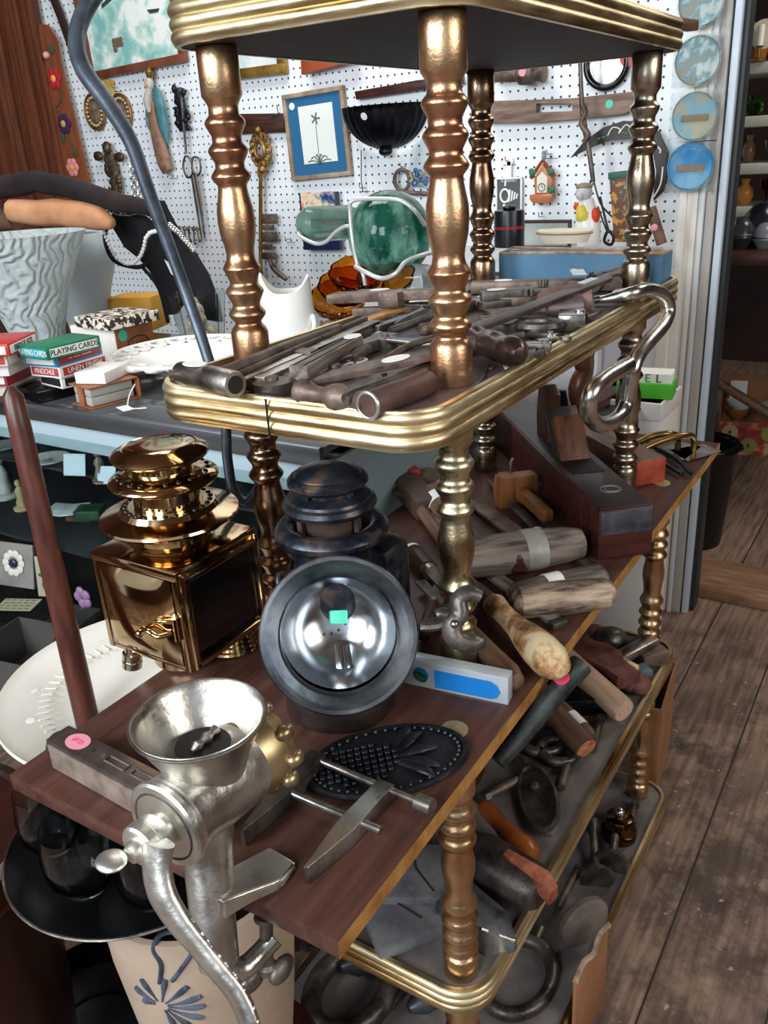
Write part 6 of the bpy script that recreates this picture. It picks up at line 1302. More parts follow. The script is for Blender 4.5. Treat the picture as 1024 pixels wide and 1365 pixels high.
# loose small ironwork filling the pile
rnd = random.Random(21)
spots = [((372, 494), (420, 470)), ((425, 500), (470, 486)), ((470, 476), (505, 452)), ((505, 505), (560, 500)), ((545, 480), (588, 470)), ((560, 440), (590, 434)), ((480, 520), (530, 512)), ((640, 425), (690, 420)), ((700, 425), (745, 420)), ((665, 452), (700, 446)), ((715, 456), (742, 452)), ((690, 395), (740, 392)), ((600, 395), (625, 388)), ((530, 405), (575, 402)), ((455, 452), (500, 440)), ((780, 422), (800, 414)), ((395, 478), (440, 462)), ((345, 500), (375, 486))]
where = ['under the thin steel blade near the left post', 'between shears and adze blade', 'behind the grooved wooden stock', 'just behind the slim grey rod', 'under the adze blade by the near post', 'left of near post beside the pliers', 'beneath the slim grey rod at the front', 'behind the slanting file, near end', 'behind the slanting file, middle', 'between hammer ball and oval eye spanner', 'in front of the small steel block', 'in the middle of the rear pile', 'right behind the near copper post', 'under the rusty hatchet head', 'in the dark gap behind the wedge', 'beside the mauve lugs near the right rim', 'under the long brown rod', 'beside the left copper post foot']
kinds = [('iron_strap', 'flat dark iron strap'), ('spanner', 'small worn open spanner'), ('chisel_blank', 'short rusty chisel blank')]
for i, ((p1, p2), wh) in enumerate(zip(spots, where)):
    nm, ad = kinds[i % 3]; mm = (m_iron, m_steel, m_rust)[i % 3]
    a = atz(*p1, S2+.006+.003*(i % 3)); b = atz(*p2, S2+.006+.005*(i % 2)); F = frame(a, b); L = (b-a).length; t = thing(nm, ad+' '+wh, 'tool', F, GT)
    if i % 3 == 0: obj('strap_body', G().prism([(0, -.006), (L*.5, -.009), (L, -.005), (L, .006), (L*.5, .010), (0, .007)], -.003, .003, bev=.001), mm, t); obj('rivet', G().cyl((L*.15, 0, .002), (L*.15, 0, .006), .003), m_rust, t)
    elif i % 3 == 1: obj('shank', G().tube([(0, 0, 0), (L, 0, 0)], .006, flat=.6), mm, t); obj('jaw', G().torus((L+.006, 0, 0), .011, .0045, a0=-2.3, a1=2.3, n=16, m=7), mm, t)
    else: obj('shaft', G().turn((0, 0, 0), (L, 0, 0), [(.006, 0), (.009, .1), (.007, .6), (.010, .9), (.008, 1)], 12), mm, t); obj('struck_end', G().cyl((L, 0, 0), (L+.004, 0, 0), .010, seg=14), m_steel, t)
# things lying on the top shelf, seen at its far right corner
for p1, p2, r, lb in (((840, 4), (926, 14), .010, 'brown wooden stick poking over the far right corner of top shelf'), ((820, -6), (905, 0), .012, 'second dark wooden stick on the top shelf behind the first')):
    a = atd(p1[0], p1[1], 1.28); b = atd(p2[0], p2[1], 1.42); a.z = b.z = Z1+.016+.024+r
    t = thing('wooden_stick', lb, 'stick', frame(a, b)); L = (b-a).length
    obj('shaft', G().box((L/2, 0, 0), (L, r*2, r*1.6), .002), m_wmid, t); obj('split_end', G().box((L+.004, .002, 0), (.012, r*1.2, r), .001), m_wpale, t)
# ================================================================ lower shelf goods
Z4s, Z5s = -.367, -.731
GL = 'old tools on the lower shelves'
def lw(name, label, cat, p1, p2, z, z2=None, grp=None):
    a = atz(*p1, z); b = atz(*p2, z if z2 is None else z2); t = thing(name, label, cat, frame(a, b), grp); return t, (b-a).length
t, L = lw('wooden_roller', 'pale turned wooden roller with ringed end grain on the lower shelf', 'roller', (770, 893), (832, 948), Z4s+.05, Z4s+.03)
obj('roller', G().turn((-.06, 0, 0), (L, 0, 0), [(.0215, 0), (.023, .05), (.023, .97), (.021, 1)], 28), m_wpale, t); obj('end_grain', G().cyl((L, 0, 0), (L+.001, 0, 0), .0205, seg=28).torus((0, 0, 0), .010, .0006, M=T(L+.0015, 0, 0) @ R(90, 'Y'), n=20, m=5), plain('end_grain_pink', '#c9a592', .6), t)
t, L = lw('fluted_baton', 'brown fluted wooden baton with crumbling orange end on the lower shelf', 'handle', (715, 925), (782, 998), Z4s+.055, Z4s+.025)
obj('handle', G().turn((-.08, 0, 0), (L, 0, 0), [(.017, 0), (.020, .8), (.022, 1)], 28), m_wmid, t); obj('crumbling_end', G().cyl((L, 0, 0), (L+.002, 0, 0), .019, .016, 18), mat('orange_cork', '#8a4a2e', '#c98a62', rough=.9, scale=90), t)
t, L = lw('ribbed_baton', 'ribbed brown wooden baton with white paper band beside the fluted one', 'handle', (745, 940), (790, 985), Z4s+.03, Z4s+.02)
obj('handle', G().turn((-.10, 0, 0), (L, 0, 0), [(.011, 0), (.0135, .7), (.014, .93), (.010, 1)], 20), m_wmid, t); obj('paper_band', G().turn((L*.35, 0, 0), (L*.7, 0, 0), [(.0143, 0), (.0143, 1)], 20), m_white, t)
a, b = atz(795, 935, Z4s), atz(760, 905, Z4s); t = thing('black_carton', 'flat black box under the pale wooden roller', 'box', T(*((a+b)/2)) @ R(38)); obj('box', G().box((.02, .04, .018), (.20, .13, .036), .003), m_blackp, t); obj('lid_line', G().box((.02, .04, .026), (.2015, .1315, .001)), m_black, t)
t, L = lw('crowbar', 'dark round bar with hot pink sticker leaning against the board edge', 'bar', (678, 998), (775, 885), -.06, .004)
obj('bar', G().turn((-.02, 0, 0), (L, 0, 0), [(.010, 0), (.0125, .2), (.0125, .85), (.0145, .87), (.0145, 1)], 20), mat('dark_green_iron', '#1f2422', '#454c49', rough=.5, metal=.6, scale=25, bump=.3), t); obj('pink_sticker', G().lathe([(.0095, 0), (.0095, .0006)], seg=22), m_hot, t, T(L*.76, -.002, .0128))
# red rusty hatchet head + round iron pieces at far end of lower shelf
t, L = lw('hatchet_head', 'dark red rusty hatchet head on the far part of the lower shelf', 'hatchet', (772, 868), (838, 905), Z4s+.05)
obj('head', G().prism([(-.02, -.03), (L*.4, -.024), (L*.75, -.018), (L, -.03), (L+.01, .02), (L*.7, .022), (L*.55, .045), (L*.2, .05), (L*.1, .03), (-.02, .04)], -.014, .014, bev=.004), m_redrust, t); obj('wood_wedge', G().box((L*.75, .03, .006), (.05, .012, .012), .003), m_wlight, t)
for k, (px, py, r, lb, mm, hh) in enumerate(((815, 852, .030, 'round dark iron ball near the far post of the lower shelf', m_iron, .03), (792, 845, .024, 'rusty ring fitting at the far back of the lower shelf', m_redrust, .02), (840, 905, .026, 'rounded brown stone at the edge of the lower shelf', plain('brown_stone', '#6d5049', .6), .026), (852, 912, .022, 'reddish stone beside the rounded brown stone', plain('red_stone', '#6b4238', .6), .02))):
    P = atz(px, py, Z4s+hh); obj(('iron_ball', 'ring_fitting', 'round_stone', 'round_stone')[k], G().ball((0, 0, 0), r, (1.1, 1, .9), 20, 14).bumpy(.003, 30), mm, None, T(P.x, P.y, Z4s+hh), label=lb, cat=('ball', 'fitting', 'stone', 'stone')[k], group=GL)
t, L = lw('rusty_wrench', 'grey worn jaw of a wrench lying near the far post', 'wrench', (828, 876), (868, 855), Z4s+.04); obj('jaw', G().box((L/2, 0, 0), (L+.02, .03, .02), .005), m_steel, t); obj('shank', G().tube([(0, 0, 0), (-.05, .01, -.01)], .011), m_iron, t)
t, L = lw('rust_block', 'square rusty block at the far corner of the lower shelf', 'block', (855, 880), (885, 872), Z4s+.02); obj('block_body', G().box((L/2, .02, .0), (.06, .07, .03), .004), m_rust, t); obj('blue_label', G().box((-.03, -.03, .0), (.05, .03, .012), .002), plain('label_bluegrey', '#5b6c76', .5), t)
for k, (px, py, r, lb) in enumerate(((722, 985, .036, 'iron ring shaped bracket nearest the board on the lower shelf'), (745, 1000, .03, 'second iron ring bracket beside the fluted handle'))):
    P = atz(px, py, Z4s+.012); t = thing('iron_bracket', lb, 'bracket', T(P.x, P.y, Z4s+.012) @ R(40)); obj('ring', G().torus((0, 0, 0), r, .009, n=32, m=10), m_iron, t); obj('lug', G().box((r+.015, 0, 0), (.035, .02, .014), .004), m_iron, t)
A_, B2_ = atz(706, 1024, Z4s+.012), atz(737, 1116, Z4s+.012); LL = (A_-B2_).length/2
t = thing('oval_iron_plate', 'dark oval iron plate with raised rim lying on the lower shelf', 'plate', T(*((A_+B2_)/2)) @ frame(Vector((0, 0, 0)), B2_-A_) @ R(24, 'X') @ T(0, 0, .006))
obj('plate', G().lathe([(0, -.004), (.95, -.004), (1, .0), (1, .006), (.88, .008), (.86, .002), (0, .001)], Matrix.Diagonal((LL, LL*.40, 1, 1)), seg=56), m_iron, t); obj('raised_rim', G().torus((0, 0, 0), 1, .05, M=Matrix.Diagonal((LL*.97, LL*.37, .11, 1)), n=56, m=8), mat('mauve_steel', '#5a5054', '#85787b', rough=.45, metal=.6, scale=20), t); obj('stud', G().ball((-LL*.3, 0, .004), .008), m_rust, t)
t, L = lw('awl', 'awl with smooth orange brown wooden handle lying on the lower shelf', 'handle', (655, 1085), (705, 1142), Z4s+.03, Z4s+.02)
obj('grip', G().turn((-.02, 0, 0), (L+.01, 0, 0), [(.010, 0), (.014, .1), (.012, .35), (.016, .6), (.0225, .85), (.018, .96), (.006, 1)], 26), mat('orange_varnished_wood', '#6b3216', '#a05a26', rough=.3, scale=12), t); obj('tang', G().cyl((-.06, 0, 0), (-.018, 0, 0), .006), m_iron, t)
# black wrapped bundle, axe and stone at the near end of lower shelf
t, L = lw('splitting_maul', 'heavy dark wedge shaped maul head with rusty broken tip over the rim', 'maul head', (655, 1150), (722, 1190), Z4s+.045)
obj('head', G().turn((-.04, 0, 0), (L, 0, 0), [(.030, 0), (.036, .2), (.034, .9), (.026, 1)], 10, sy=.9), mat('tarry_black', '#16110f', '#4d4440', rough=.4, metal=.3, scale=30, bump=.6), t); obj('rusty_tip', G().loft([[Vector((L*.3, -.006, .028)), Vector((L*.3, .006, .028)), Vector((L*.3, .006, .036)), Vector((L*.3, -.006, .036))], [Vector((L+.002, -.012, .010)), Vector((L+.002, .012, .010)), Vector((L+.002, .012, .030)), Vector((L+.002, -.012, .030))], [Vector((L+.018, -.010, -.002)), Vector((L+.018, .010, -.002)), Vector((L+.018, .010, .016)), Vector((L+.018, -.010, .016))]]), mat('orange_rust', '#6a3323', '#a76248', rough=.7, scale=50, bump=.5), t)
t, L = lw('steel_wedge', 'grey steel wedge with bright chipped point beside the near lower post', 'wedge', (640, 1225), (682, 1252), Z4s+.02)
obj('wedge_body', G().loft([[Vector((-.05, -.03, -.018)), Vector((-.05, .03, -.018)), Vector((-.05, .03, .02)), Vector((-.05, -.03, .02))], [Vector((L*.6, -.028, -.018)), Vector((L*.6, .026, -.018)), Vector((L*.6, .02, .016)), Vector((L*.6, -.02, .016))], [Vector((L+.006, -.004, -.016)), Vector((L+.006, .004, -.016)), Vector((L+.006, .003, .0)), Vector((L+.006, -.003, .0))]]), mat('grey_wedge', '#3b3d42', '#8b8c8e', rough=.4, metal=.6, scale=14, bump=.4), t); obj('chipped_edge', G().tube([(L*.4, -.024, .018), (L*.7, -.014, .010), (L+.005, 0, .001)], .0022), m_bright, t)
for p, sz, a_, lb in (((560, 1180), (.10, .16, .03), 30, 'grey slate slab under the board at the near end of the lower shelf'), ((530, 1215), (.13, .10, .02), 52, 'grey stone slab nearest the front rim of the lower shelf')):
    P = atz(*p, Z4s); t = thing('stone_slab', lb, 'slab', T(P.x, P.y, Z4s) @ R(a_)); obj('slab_body', G().box((0, 0, sz[2]/2), sz, .006).bumpy(.003, 20), mat('slate_grey', '#4a4b4e', '#7d7d7d', rough=.6, scale=8), t); obj('crack', G().tube([(-.04, -.02, sz[2]+.0012), (.0, .004, sz[2]+.0012), (.04, .01, sz[2]+.0012)], .001, m=5), m_ink, t)
P = atz(640, 1120, Z4s); t = thing('dark_cloth_bundle', 'dark brown leathery bundle behind the near lower post', 'bundle', T(P.x+.05, P.y+.09, Z4s)); obj('folds', G().ball((0, 0, .048), .06, (1.3, 1, .6), 24, 16).bumpy(.010, 18), m_wdark, t); obj('strap', G().torus((0, 0, .03), .05, .005, M=R(80, 'X'), n=28, m=8, sy=.7), m_iron, t)
# ---- bottom shelf
for k, (p1, p2, lb) in enumerate((((795, 1170), (790, 1095), 'dark iron spindle with round foot on the bottom shelf'), ((815, 1150), (825, 1085), 'second dark iron spindle beside the brass cap'))):
    t, L = lw('iron_spindle', lb, 'spindle', p1, p2, Z5s+.02, Z5s+.03); obj('shaft', G().turn((0, 0, 0), (L, 0, 0), [(.03, 0), (.03, .04), (.009, .1), (.008, .75), (.014, .85), (.012, 1)], 22), m_iron, t); obj('foot_dish', G().turn((-.004, 0, 0), (.004, 0, 0), [(.032, 0), (.034, 1)], 26), m_iron, t)
P = atz(826, 1092, Z5s+.04); t = thing('brass_dome', 'round shiny dark brass cap standing at the bottom shelf edge', 'cap', T(P.x, P.y, Z5s)); obj('dome', G().lathe([(.036, 0), (.036, .03), (.026, .048), (0, .055)], seg=32), mat('dark_shiny_brass', '#3a2a1d', '#7c6242', rough=.15, metal=1, scale=8), t); obj('knob', G().ball((0, 0, .058), .010), m_bright, t)
P = atz(778, 1235, Z5s+.04); t = thing('grinding_disc', 'grey oval stone disc standing on edge with pale chip on bottom shelf', 'disc', T(P.x, P.y, Z5s)); obj('disc_body', G().turn((0, -.012, .052), (0, .012, .052), [(.040, 0), (.050, .3), (.050, .7), (.040, 1)], 32), mat('brown_grey_stone', '#5d524c', '#857871', rough=.5, scale=14), t, R(-32)); obj('pale_chip', G().ball((.030, -.024, .050), .007, (.4, .5, 1.6)), m_wpale, t)
for k, (px, py, r, r2, lb) in enumerate(((690, 1300, .075, .012, 'large grey iron hoop on the bottom shelf behind the near post'), (468, 1318, .080, .018, 'big dark collar shaped casting at the bottom left under the board'))):
    P = atz(px, py, Z5s+r2); t = thing('iron_hoop', lb, 'hoop', T(P.x, P.y, Z5s+r2)); obj('hoop', G().torus((0, 0, 0), r, r2, n=40, m=12, sy=.75), m_iron, t); obj('bolt', G().cyl((r, 0, 0), (r+.03, 0, .004), .010), m_steel, t)
for p1, p2, r, lb in (((455, 1290), (520, 1270), .022, 'grey iron wedge bar lying inside the dark collar casting'), ((545, 1345), (600, 1310), .022, 'blue grey iron bar under the corner of the lower shelf')):
    t, L = lw('iron_wedge_bar', lb, 'bar', p1, p2, Z5s+.03); obj('bar_body', G().turn((0, 0, 0), (L, 0, 0), [(.008, 0), (r, .3), (r, .9), (r*.6, 1)], 14), mat('blue_iron', '#2b3037', '#5a5f66', rough=.4, metal=.6, scale=14), t); obj('collar', G().turn((L*.55, 0, 0), (L*.65, 0, 0), [(r*1.1, 0), (r*1.1, 1)], 16), m_iron, t)
t, L = lw('rusty_tongs', 'thin rusty tongs on the bottom shelf beneath the maul head', 'tongs', (742, 1130), (700, 1170), Z5s+.012); obj('arm', G().tube([(0, 0, 0), (L, .01, 0)], .006), m_rust, t); obj('arm', G().tube([(0, .01, 0), (L, -.012, 0)], .006), m_rust, t)
# loose ironwork scattered over the two lower shelves
for i, (p1, p2, zz, lb) in enumerate((((690, 1010), (716, 1050), Z4s, 'short iron bolt left of the oval iron plate'), ((760, 1010), (748, 1050), Z4s, 'small iron rod right of the oval iron plate'), ((800, 960), (790, 1000), Z4s, 'dark iron pin near the rim below the pale roller'), ((650, 1060), (690, 1040), Z4s, 'rusty rod behind the awl on the lower shelf'), ((800, 870), (832, 850), Z4s, 'rusty bar end among the scrap at the far corner'), ((770, 1160), (744, 1210), Z5s, 'thin dark bar beside the grinding disc on bottom shelf'), ((700, 1230), (735, 1290), Z5s, 'flat iron bar near the rim of the bottom shelf'), ((846, 1075), (838, 1110), Z5s, 'short pin beside the dome at the bottom shelf edge'), ((560, 1300), (520, 1340), Z5s, 'dark iron rod under the front rim of lower shelf'))):
    t, L = lw('iron_bolt' if i % 2 == 0 else 'iron_rod', lb, 'ironwork', p1, p2, zz+.010, None, 'loose ironwork on the lower shelves')
    obj('shaft', G().turn((0, 0, 0), (L, 0, 0), [(.006, 0), (.0075, .1), (.007, 1)], 14), (m_iron, m_rust)[i % 2], t); obj('head', G().turn((-.008, 0, 0), (.002, 0, 0), [(.0095, 0), (.0095, 1)], 6), m_iron, t)
# ================================================================ on the floor
P = Vector((.42, -.19, FZ)); 
def carton(px, py, z, w, d, h, a, lb, m=m_card):
    P = atz(px, py, z); t = thing('cardboard_box', lb, 'cardboard box', T(P.x, P.y, FZ) @ R(a)); g = G()
    for s_ in (-1, 1): g.box((s_*w/2, 0, h/2), (.004, d, h)); g.box((0, s_*d/2, h/2), (w, .004, h))
    g.box((0, 0, .003), (w, d, .004)); obj('box_walls', g, m, t)
    obj('open_flap', G().box((0, d/2+.02, h-.02), (w, .05, .003), 0, None), m, t, T(0, 0, 0)); return t
carton(868, 1022, FZ, .20, .05, .24, 6, 'tall open brown cardboard box on the floor behind the shelf unit')
P = atz(800, 1330, FZ+.1); t = thing('torn_cardboard', 'torn brown cardboard sheet standing on the floor beside the bottom shelf', 'cardboard', T(P.x+.01, P.y+.02, FZ) @ R(-5)); obj('sheet', G().box((0, 0, .09), (.13, .006, .18), .001).bumpy(.004, 20), m_card, t); obj('torn_fringe', G().tube([(-.065, 0, .18), (-.03, .002, .188), (.0, -.002, .180), (.03, .002, .19), (.065, 0, .182)], .005, smooth=3, m=6), mat('torn_kraft', ''), t)
# stoneware crock with blue flower, lid plate and glasses
K = atd(255, 1135, 1.0); KX, KY = K.x, K.y; KZ = K.z; HC = .36; KB = KZ-HC-.018
t = thing('low_stool', 'low dark wooden stool under the stoneware crock', 'stool', T(KX, KY, FZ))
obj('seat', G().lathe([(.12, KB-FZ-.026), (.125, KB-FZ-.02), (.125, KB-FZ-.006), (.12, KB-FZ-.001)], seg=40), m_wdark, t)
for k in range(4): a = PI/4+k*PI/2; obj('leg', G().cyl((.085*math.cos(a), .085*math.sin(a), KB-FZ-.024), (.11*math.cos(a), .11*math.sin(a), 0), .014), m_wdark, t)
t = thing('stoneware_crock', 'tan stoneware crock painted with a blue flower, under the near left corner of the board', 'crock', T(KX, KY, KB))
m_crock = mat('tan_stoneware', '#9f8b79', '#b9a592', rough=.45, scale=5)
obj('crock_body', G().lathe([(.078, 0), (.082, .01), (.098, HC*.4), (.110, HC*.75), (.112, HC*.93), (.115, HC), (.108, HC), (.104, HC*.95)], seg=64, cap=False).lathe([(.077, .002), (0, .002)], seg=64, cap=False), m_crock, t)
dv = Vector((CAM.x-KX, CAM.y-KY, 0)).normalized(); base = math.degrees(math.atan2(dv.y, dv.x))-34
def oncrock(u, z, r=.108): a = math.radians(base+math.degrees(u/r)); q_ = z/HC; rr = (.098+(.110-.098)*(q_-.4)/.35 if q_ < .75 else .110+.002*(q_-.75)/.18)+.0004; return (rr*math.cos(a), rr*math.sin(a), z)
m_cob = mat('cobalt_slip', '#27303f', '#566073', rough=.4, scale=30)
z0 = HC-.10
for k, (a_, l_) in enumerate(((150, .035), (115, .042), (75, .05), (45, .052), (20, .052), (0, .05), (-25, .05), (-50, .045), (-75, .03), (180, .02))):
    pts = []
    for i in range(5):
        s_ = .008+l_*.8*i/4; pts.append(oncrock(s_*math.cos(math.radians(a_)), z0+s_*math.sin(math.radians(a_))))
    obj('flower_petal', G().tube(pts, [.0010, .0014, .0026, .0038, .003], smooth=3, flat=1, m=8), m_cob, t)
pts = [oncrock(u, z) for u, z in ((.005, z0+.04), (.012, z0+.07), (.008, z0+.095), (.022, z0+.118), (.045, z0+.115), (.052, z0+.098), (.042, z0+.078), (.020, z0+.045))]
obj('painted_bud', G().tube(pts, .0028, smooth=5, m=6), m_cob, t)
pl = thing('pewter_platter', 'dark round metal platter used as a lid on the stoneware crock', 'platter', T(*atd(188, 1116, 1.0)))
obj('platter_disc', G().lathe([(0, .0), (.11, .0), (.128, .003), (.148, .006), (.150, .009), (.128, .007), (.11, .004), (0, .004)], seg=72), mat('dark_pewter', '#1c1b1c', '#38383a', rough=.25, metal=.9, scale=6), pl); obj('rim_wire', G().torus((0, 0, .008), .149, .0018, n=80, m=6), m_steel, pl)
PZ = atd(188, 1116, 1.0).z
m_wg = glass('wine_glass_clear', '#eef6f6', .01, ior=1.25)
def goblet(px, py, r, lb, tilt=0):
    P = atz(px, py, PZ+.006); t = thing('drinking_glass', lb, 'glass', T(P.x, P.y, PZ+.0065), 'clear glasses on the platter under the board')
    obj('bowl', G().lathe([(0, .001), (r*.55, .0), (r*.95, .025), (r*1.02, .05), (r*.9, .085), (r*.88, .085), (r*.99, .05), (r*.9, .026), (r*.5, .005), (0, .006)], seg=36), m_wg, t); return t
goblet(205, 1198, .034, 'clear drinking glass beside the grinder crank, nearest the camera')
goblet(118, 1180, .040, 'round clear glass bowl under the left corner of the board')
goblet(75, 1130, .034, 'small clear glass behind the round glass bowl, leftmost')
goblet(268, 1165, .026, 'clear glass half hidden behind the grinder leg')
# white moulded platter leaning behind the board
C = Vector((-.172, .372, -.062))
nrm = Vector((.0, -.02, 1)).normalized(); rot = nrm.to_track_quat('Z', 'Y').to_matrix().to_4x4()
t = thing('white_platter', 'large white round platter moulded with leaves and ribs, leaning left of board', 'platter', T(*C) @ rot)
m_wp = mat('ivory_plastic', '#d8d5c8', '#e3e0d5', rough=.35, scale=4); rp = .187
obj('platter_disc', G().lathe([(0, 0), (rp*.62, .0), (rp*.68, .012), (rp*.93, .018), (rp, .026), (rp*.995, .031), (rp*.93, .024), (rp*.69, .018), (rp*.6, .006), (0, .006)], seg=96), m_wp, t)
g = G()
for k in range(60): a = 2*PI*k/60; g.tube([(rp*.66*math.cos(a), rp*.66*math.sin(a), .0175), (rp*.73*math.cos(a+.02), rp*.73*math.sin(a+.02), .0195)], .0014, m=6)
obj('ribbed_band', g, m_wp, t, kind='stuff'); g = G()
for k in range(14):
    a = 2*PI*k/14
    for da, rr, l_ in ((0, .84, .03), (.08, .88, .022), (-.08, .80, .022)): g.ball((rp*rr*math.cos(a+da), rp*rr*math.sin(a+da), .0195), .010, (1.2, .5 if k % 2 else .8, .16), 12, 8, M=None)
obj('moulded_leaves', g, m_wp, t)
# long red-brown stick on the left
A, B_ = atd(14, 515, .95), atd(98, 880, 1.05)
t = thing('wooden_pole', 'long red brown rounded wooden pole leaning at the left in front of the case', 'pole', frame(B_+(B_-A)*1.1, A)); Ls = ((A-B_)*2.1).length
obj('pole', G().turn((0, 0, 0), (Ls, 0, 0), [(.014, 0), (.0148, .5), (.0125, .93), (.0115, .985), (.004, 1)], 24), mat('red_brown_pole', '#3c1f19', '#5d3329', rough=.35, scale=14, stretch=(1, 6, 6)), t)
# bent blue-grey rod from ceiling to shelf
def rp_(px, py, m): return atd(px, py, m)
pts = [rp_(175, -60, 1.2), rp_(125, -5, 1.2), rp_(103, 45, 1.19), rp_(110, 90, 1.18), rp_(145, 140, 1.17), rp_(175, 190, 1.16), rp_(200, 260, 1.15), rp_(232, 345, 1.13), rp_(262, 430, 1.12), rp_(284, 500, 1.12), rp_(300, 560, 1.13), rp_(303, 610, 1.14), rp_(312, 655, 1.14), rp_(330, 668, 1.14), rp_(348, 640, 1.14)]
c0 = pts[-1]; t = thing('bent_iron_hook', 'tall blue grey bent iron crook passing in front of the pegboard at left', 'crook', T(*c0))
obj('crook', G().tube([p-c0 for p in pts], [.012, .012, .012, .0122, .0115, .0105, .0095, .0085, .0078, .0072, .007, .007, .007, .006, .004], smooth=7, m=16), mat('blue_grey_iron', '#39414b', '#5f6872', rough=.4, metal=.5, scale=18, bump=.3), t)
# round dark wooden tray / tub at lower left corner, black pan
P = atd(-40, 1010, 1.15); t = thing('wooden_tub', 'dark red wooden round stool or tub at the lower left corner', 'tub', T(-.28, .92, FZ)); 
Q = atz(-140, 1130, -.27); t.matrix_basis = T(Q.x, Q.y, FZ)
obj('tub_body', G().lathe([(.15, 0), (.17, .2), (.185, .5), (.19, .52), (.19, .55), (.175, .555), (.17, .548), (0, .548)], seg=64), mat('dark_red_varnish', '#1f0d09', '#3a1a12', rough=.3, scale=5, stretch=(1, 1, .3)), t); obj('rim_ring', G().torus((0, 0, .50), .186, .006, n=64, m=8), mat('dark_red_varnish', ''), t)
Q = atz(125, 1350, FZ+.06); t = thing('black_pan', 'large black round pan on the floor at lower left', 'pan', T(Q.x, Q.y, FZ)); obj('pan_body', G().lathe([(.11, 0), (.13, .02), (.14, .08), (.135, .085), (.128, .03), (.10, .015), (0, .012)], seg=64), m_black, t); obj('ring_mark', G().torus((0, 0, .017), .075, .003, n=48, m=6), m_black, t)
# ================================================================ white storage behind the shelves, right
cabx, caby0, caby1, cabz = 1.10, .22, .92, .31
t = thing('storage_cabinet', 'pale grey cabinet behind the shelf stand, under the pegboard', 'cabinet', T(1.38, .57, FZ)); m_pal = plain('pale_grey_panel', '#c6c8cc', .45)
local(obj('carcass', G().box((1.38, (caby0+caby1)/2, (cabz+FZ)/2), (.5, caby1-caby0, cabz-FZ), .003), m_pal, t), t)
local(obj('side_panel', G().box((1.38, caby0-.004, (cabz+FZ)/2+.05), (.44, .008, .9), .002), plain('panel_lilac_grey', '#b9bac4', .4), t), t)
P = atz(640, 560, 0)
# green carton with printed letters and white box under it
P = aty(880, 520, .10); zt = -.0
C = atx(862, 535, 1.06)
t = thing('white_carton', 'large plain white carton behind the end of the board', 'carton', T(C.x+.03, C.y+.03, FZ)); H = zat(C.x, C.y, 528)-FZ
obj('carton_body', G().box((0, 0, H/2), (.16, .15, H), .003), plain('carton_white', '#d4d2cf', .5), t); obj('lid', G().box((0, 0, H-.02), (.166, .156, .04), .003), plain('carton_white', ''), t)
t = thing('green_carton', 'bright green box with white lid printed with coloured letters', 'carton', T(C.x+.01, C.y+.005, FZ+H+.001) @ R(8))
obj('green_tray', G().box((0, 0, .016), (.07, .12, .032), .001), plain('lime_green', '#4fb52c', .45), t); obj('white_top', G().box((.004, 0, .042), (.055, .11, .022), .002), m_white, t)
for ch, col, dy in (('a', '#c8333f', .02), ('E', '#3a9b45', -.005), ('L', '#555555', -.028), ('D', '#3a9b45', .044)): text('printed_letter', ch, .026, plain('ink'+col, col, .5), t, T(-.0245, dy, .042) @ R(-90) @ R(90, 'X'))
# ================================================================ black bin in the doorway
Q = atz(925, 735, FZ); t = thing('black_bin', 'tall black plastic bin standing just inside the doorway', 'bin', T(Q.x+.10, Q.y+.03, FZ))
m_bin = plain('bin_black', '#0c0d0f', .35); rb = .125
obj('bin_body', G().lathe([(rb*.78, 0), (rb*.8, .01), (rb, .36), (rb*1.04, .37), (rb*1.04, .39), (rb*.97, .39), (rb*.95, .35), (rb*.75, .02), (0, .02)], seg=40), m_bin, t); obj('bag_rim', G().torus((0, 0, .375), rb*1.05, .010, n=40, m=8).bumpy(.006, 25), m_blackp, t)
# ================================================================ the room beyond the door
def at_floor(px, py): return atz(px, py, FZ)
# open carton with bowls, apple-printed front
Q0, Q1 = at_floor(955, 604), at_floor(1075, 612)
F = frame(Q0, Q1); L = (Q1-Q0).length; hh = .16
t = thing('produce_carton', 'open fruit carton with apple pictures printed on its front, on the floor beyond the door', 'carton', F)
g = G(); g.box((L/2, 0, hh/2), (L, .006, hh)); g.box((L/2, .36, hh*.9), (L, .006, hh*1.8)); g.box((0, .18, hh*.7), (.006, .36, hh*1.4)); g.box((L, .18, hh/2), (.006, .36, hh)); g.box((L/2, .18, .004), (L, .36, .006)); obj('carton_walls', g, m_card, t)
obj('red_print', G().box((L/2, -.004, hh/2), (L-.004, .003, hh-.004)), mat('apple_red_print', '#8c3029', '#c0a27a', rough=.5, scale=14, lo=.42, hi=.6, c3='#a84a3c'), t)
rnd = random.Random(5)
for k in range(7):
    x = .05+.085*k; z_ = .05 if k % 2 else .11; ap = obj('printed_apple', G().lathe([(.036, 0), (.036, .002)], seg=24), plain('apple_green', '#8a8f4e', .5) if k % 3 else plain('apple_cream', '#b8a77c', .5), t, T(x, -.0062, z_) @ R(90, 'X')); obj('apple_core', G().ball((0, 0, .002), .007, (1, 1.4, .2), 10, 6), plain('core_brown', '#4a3c26', .5), ap)
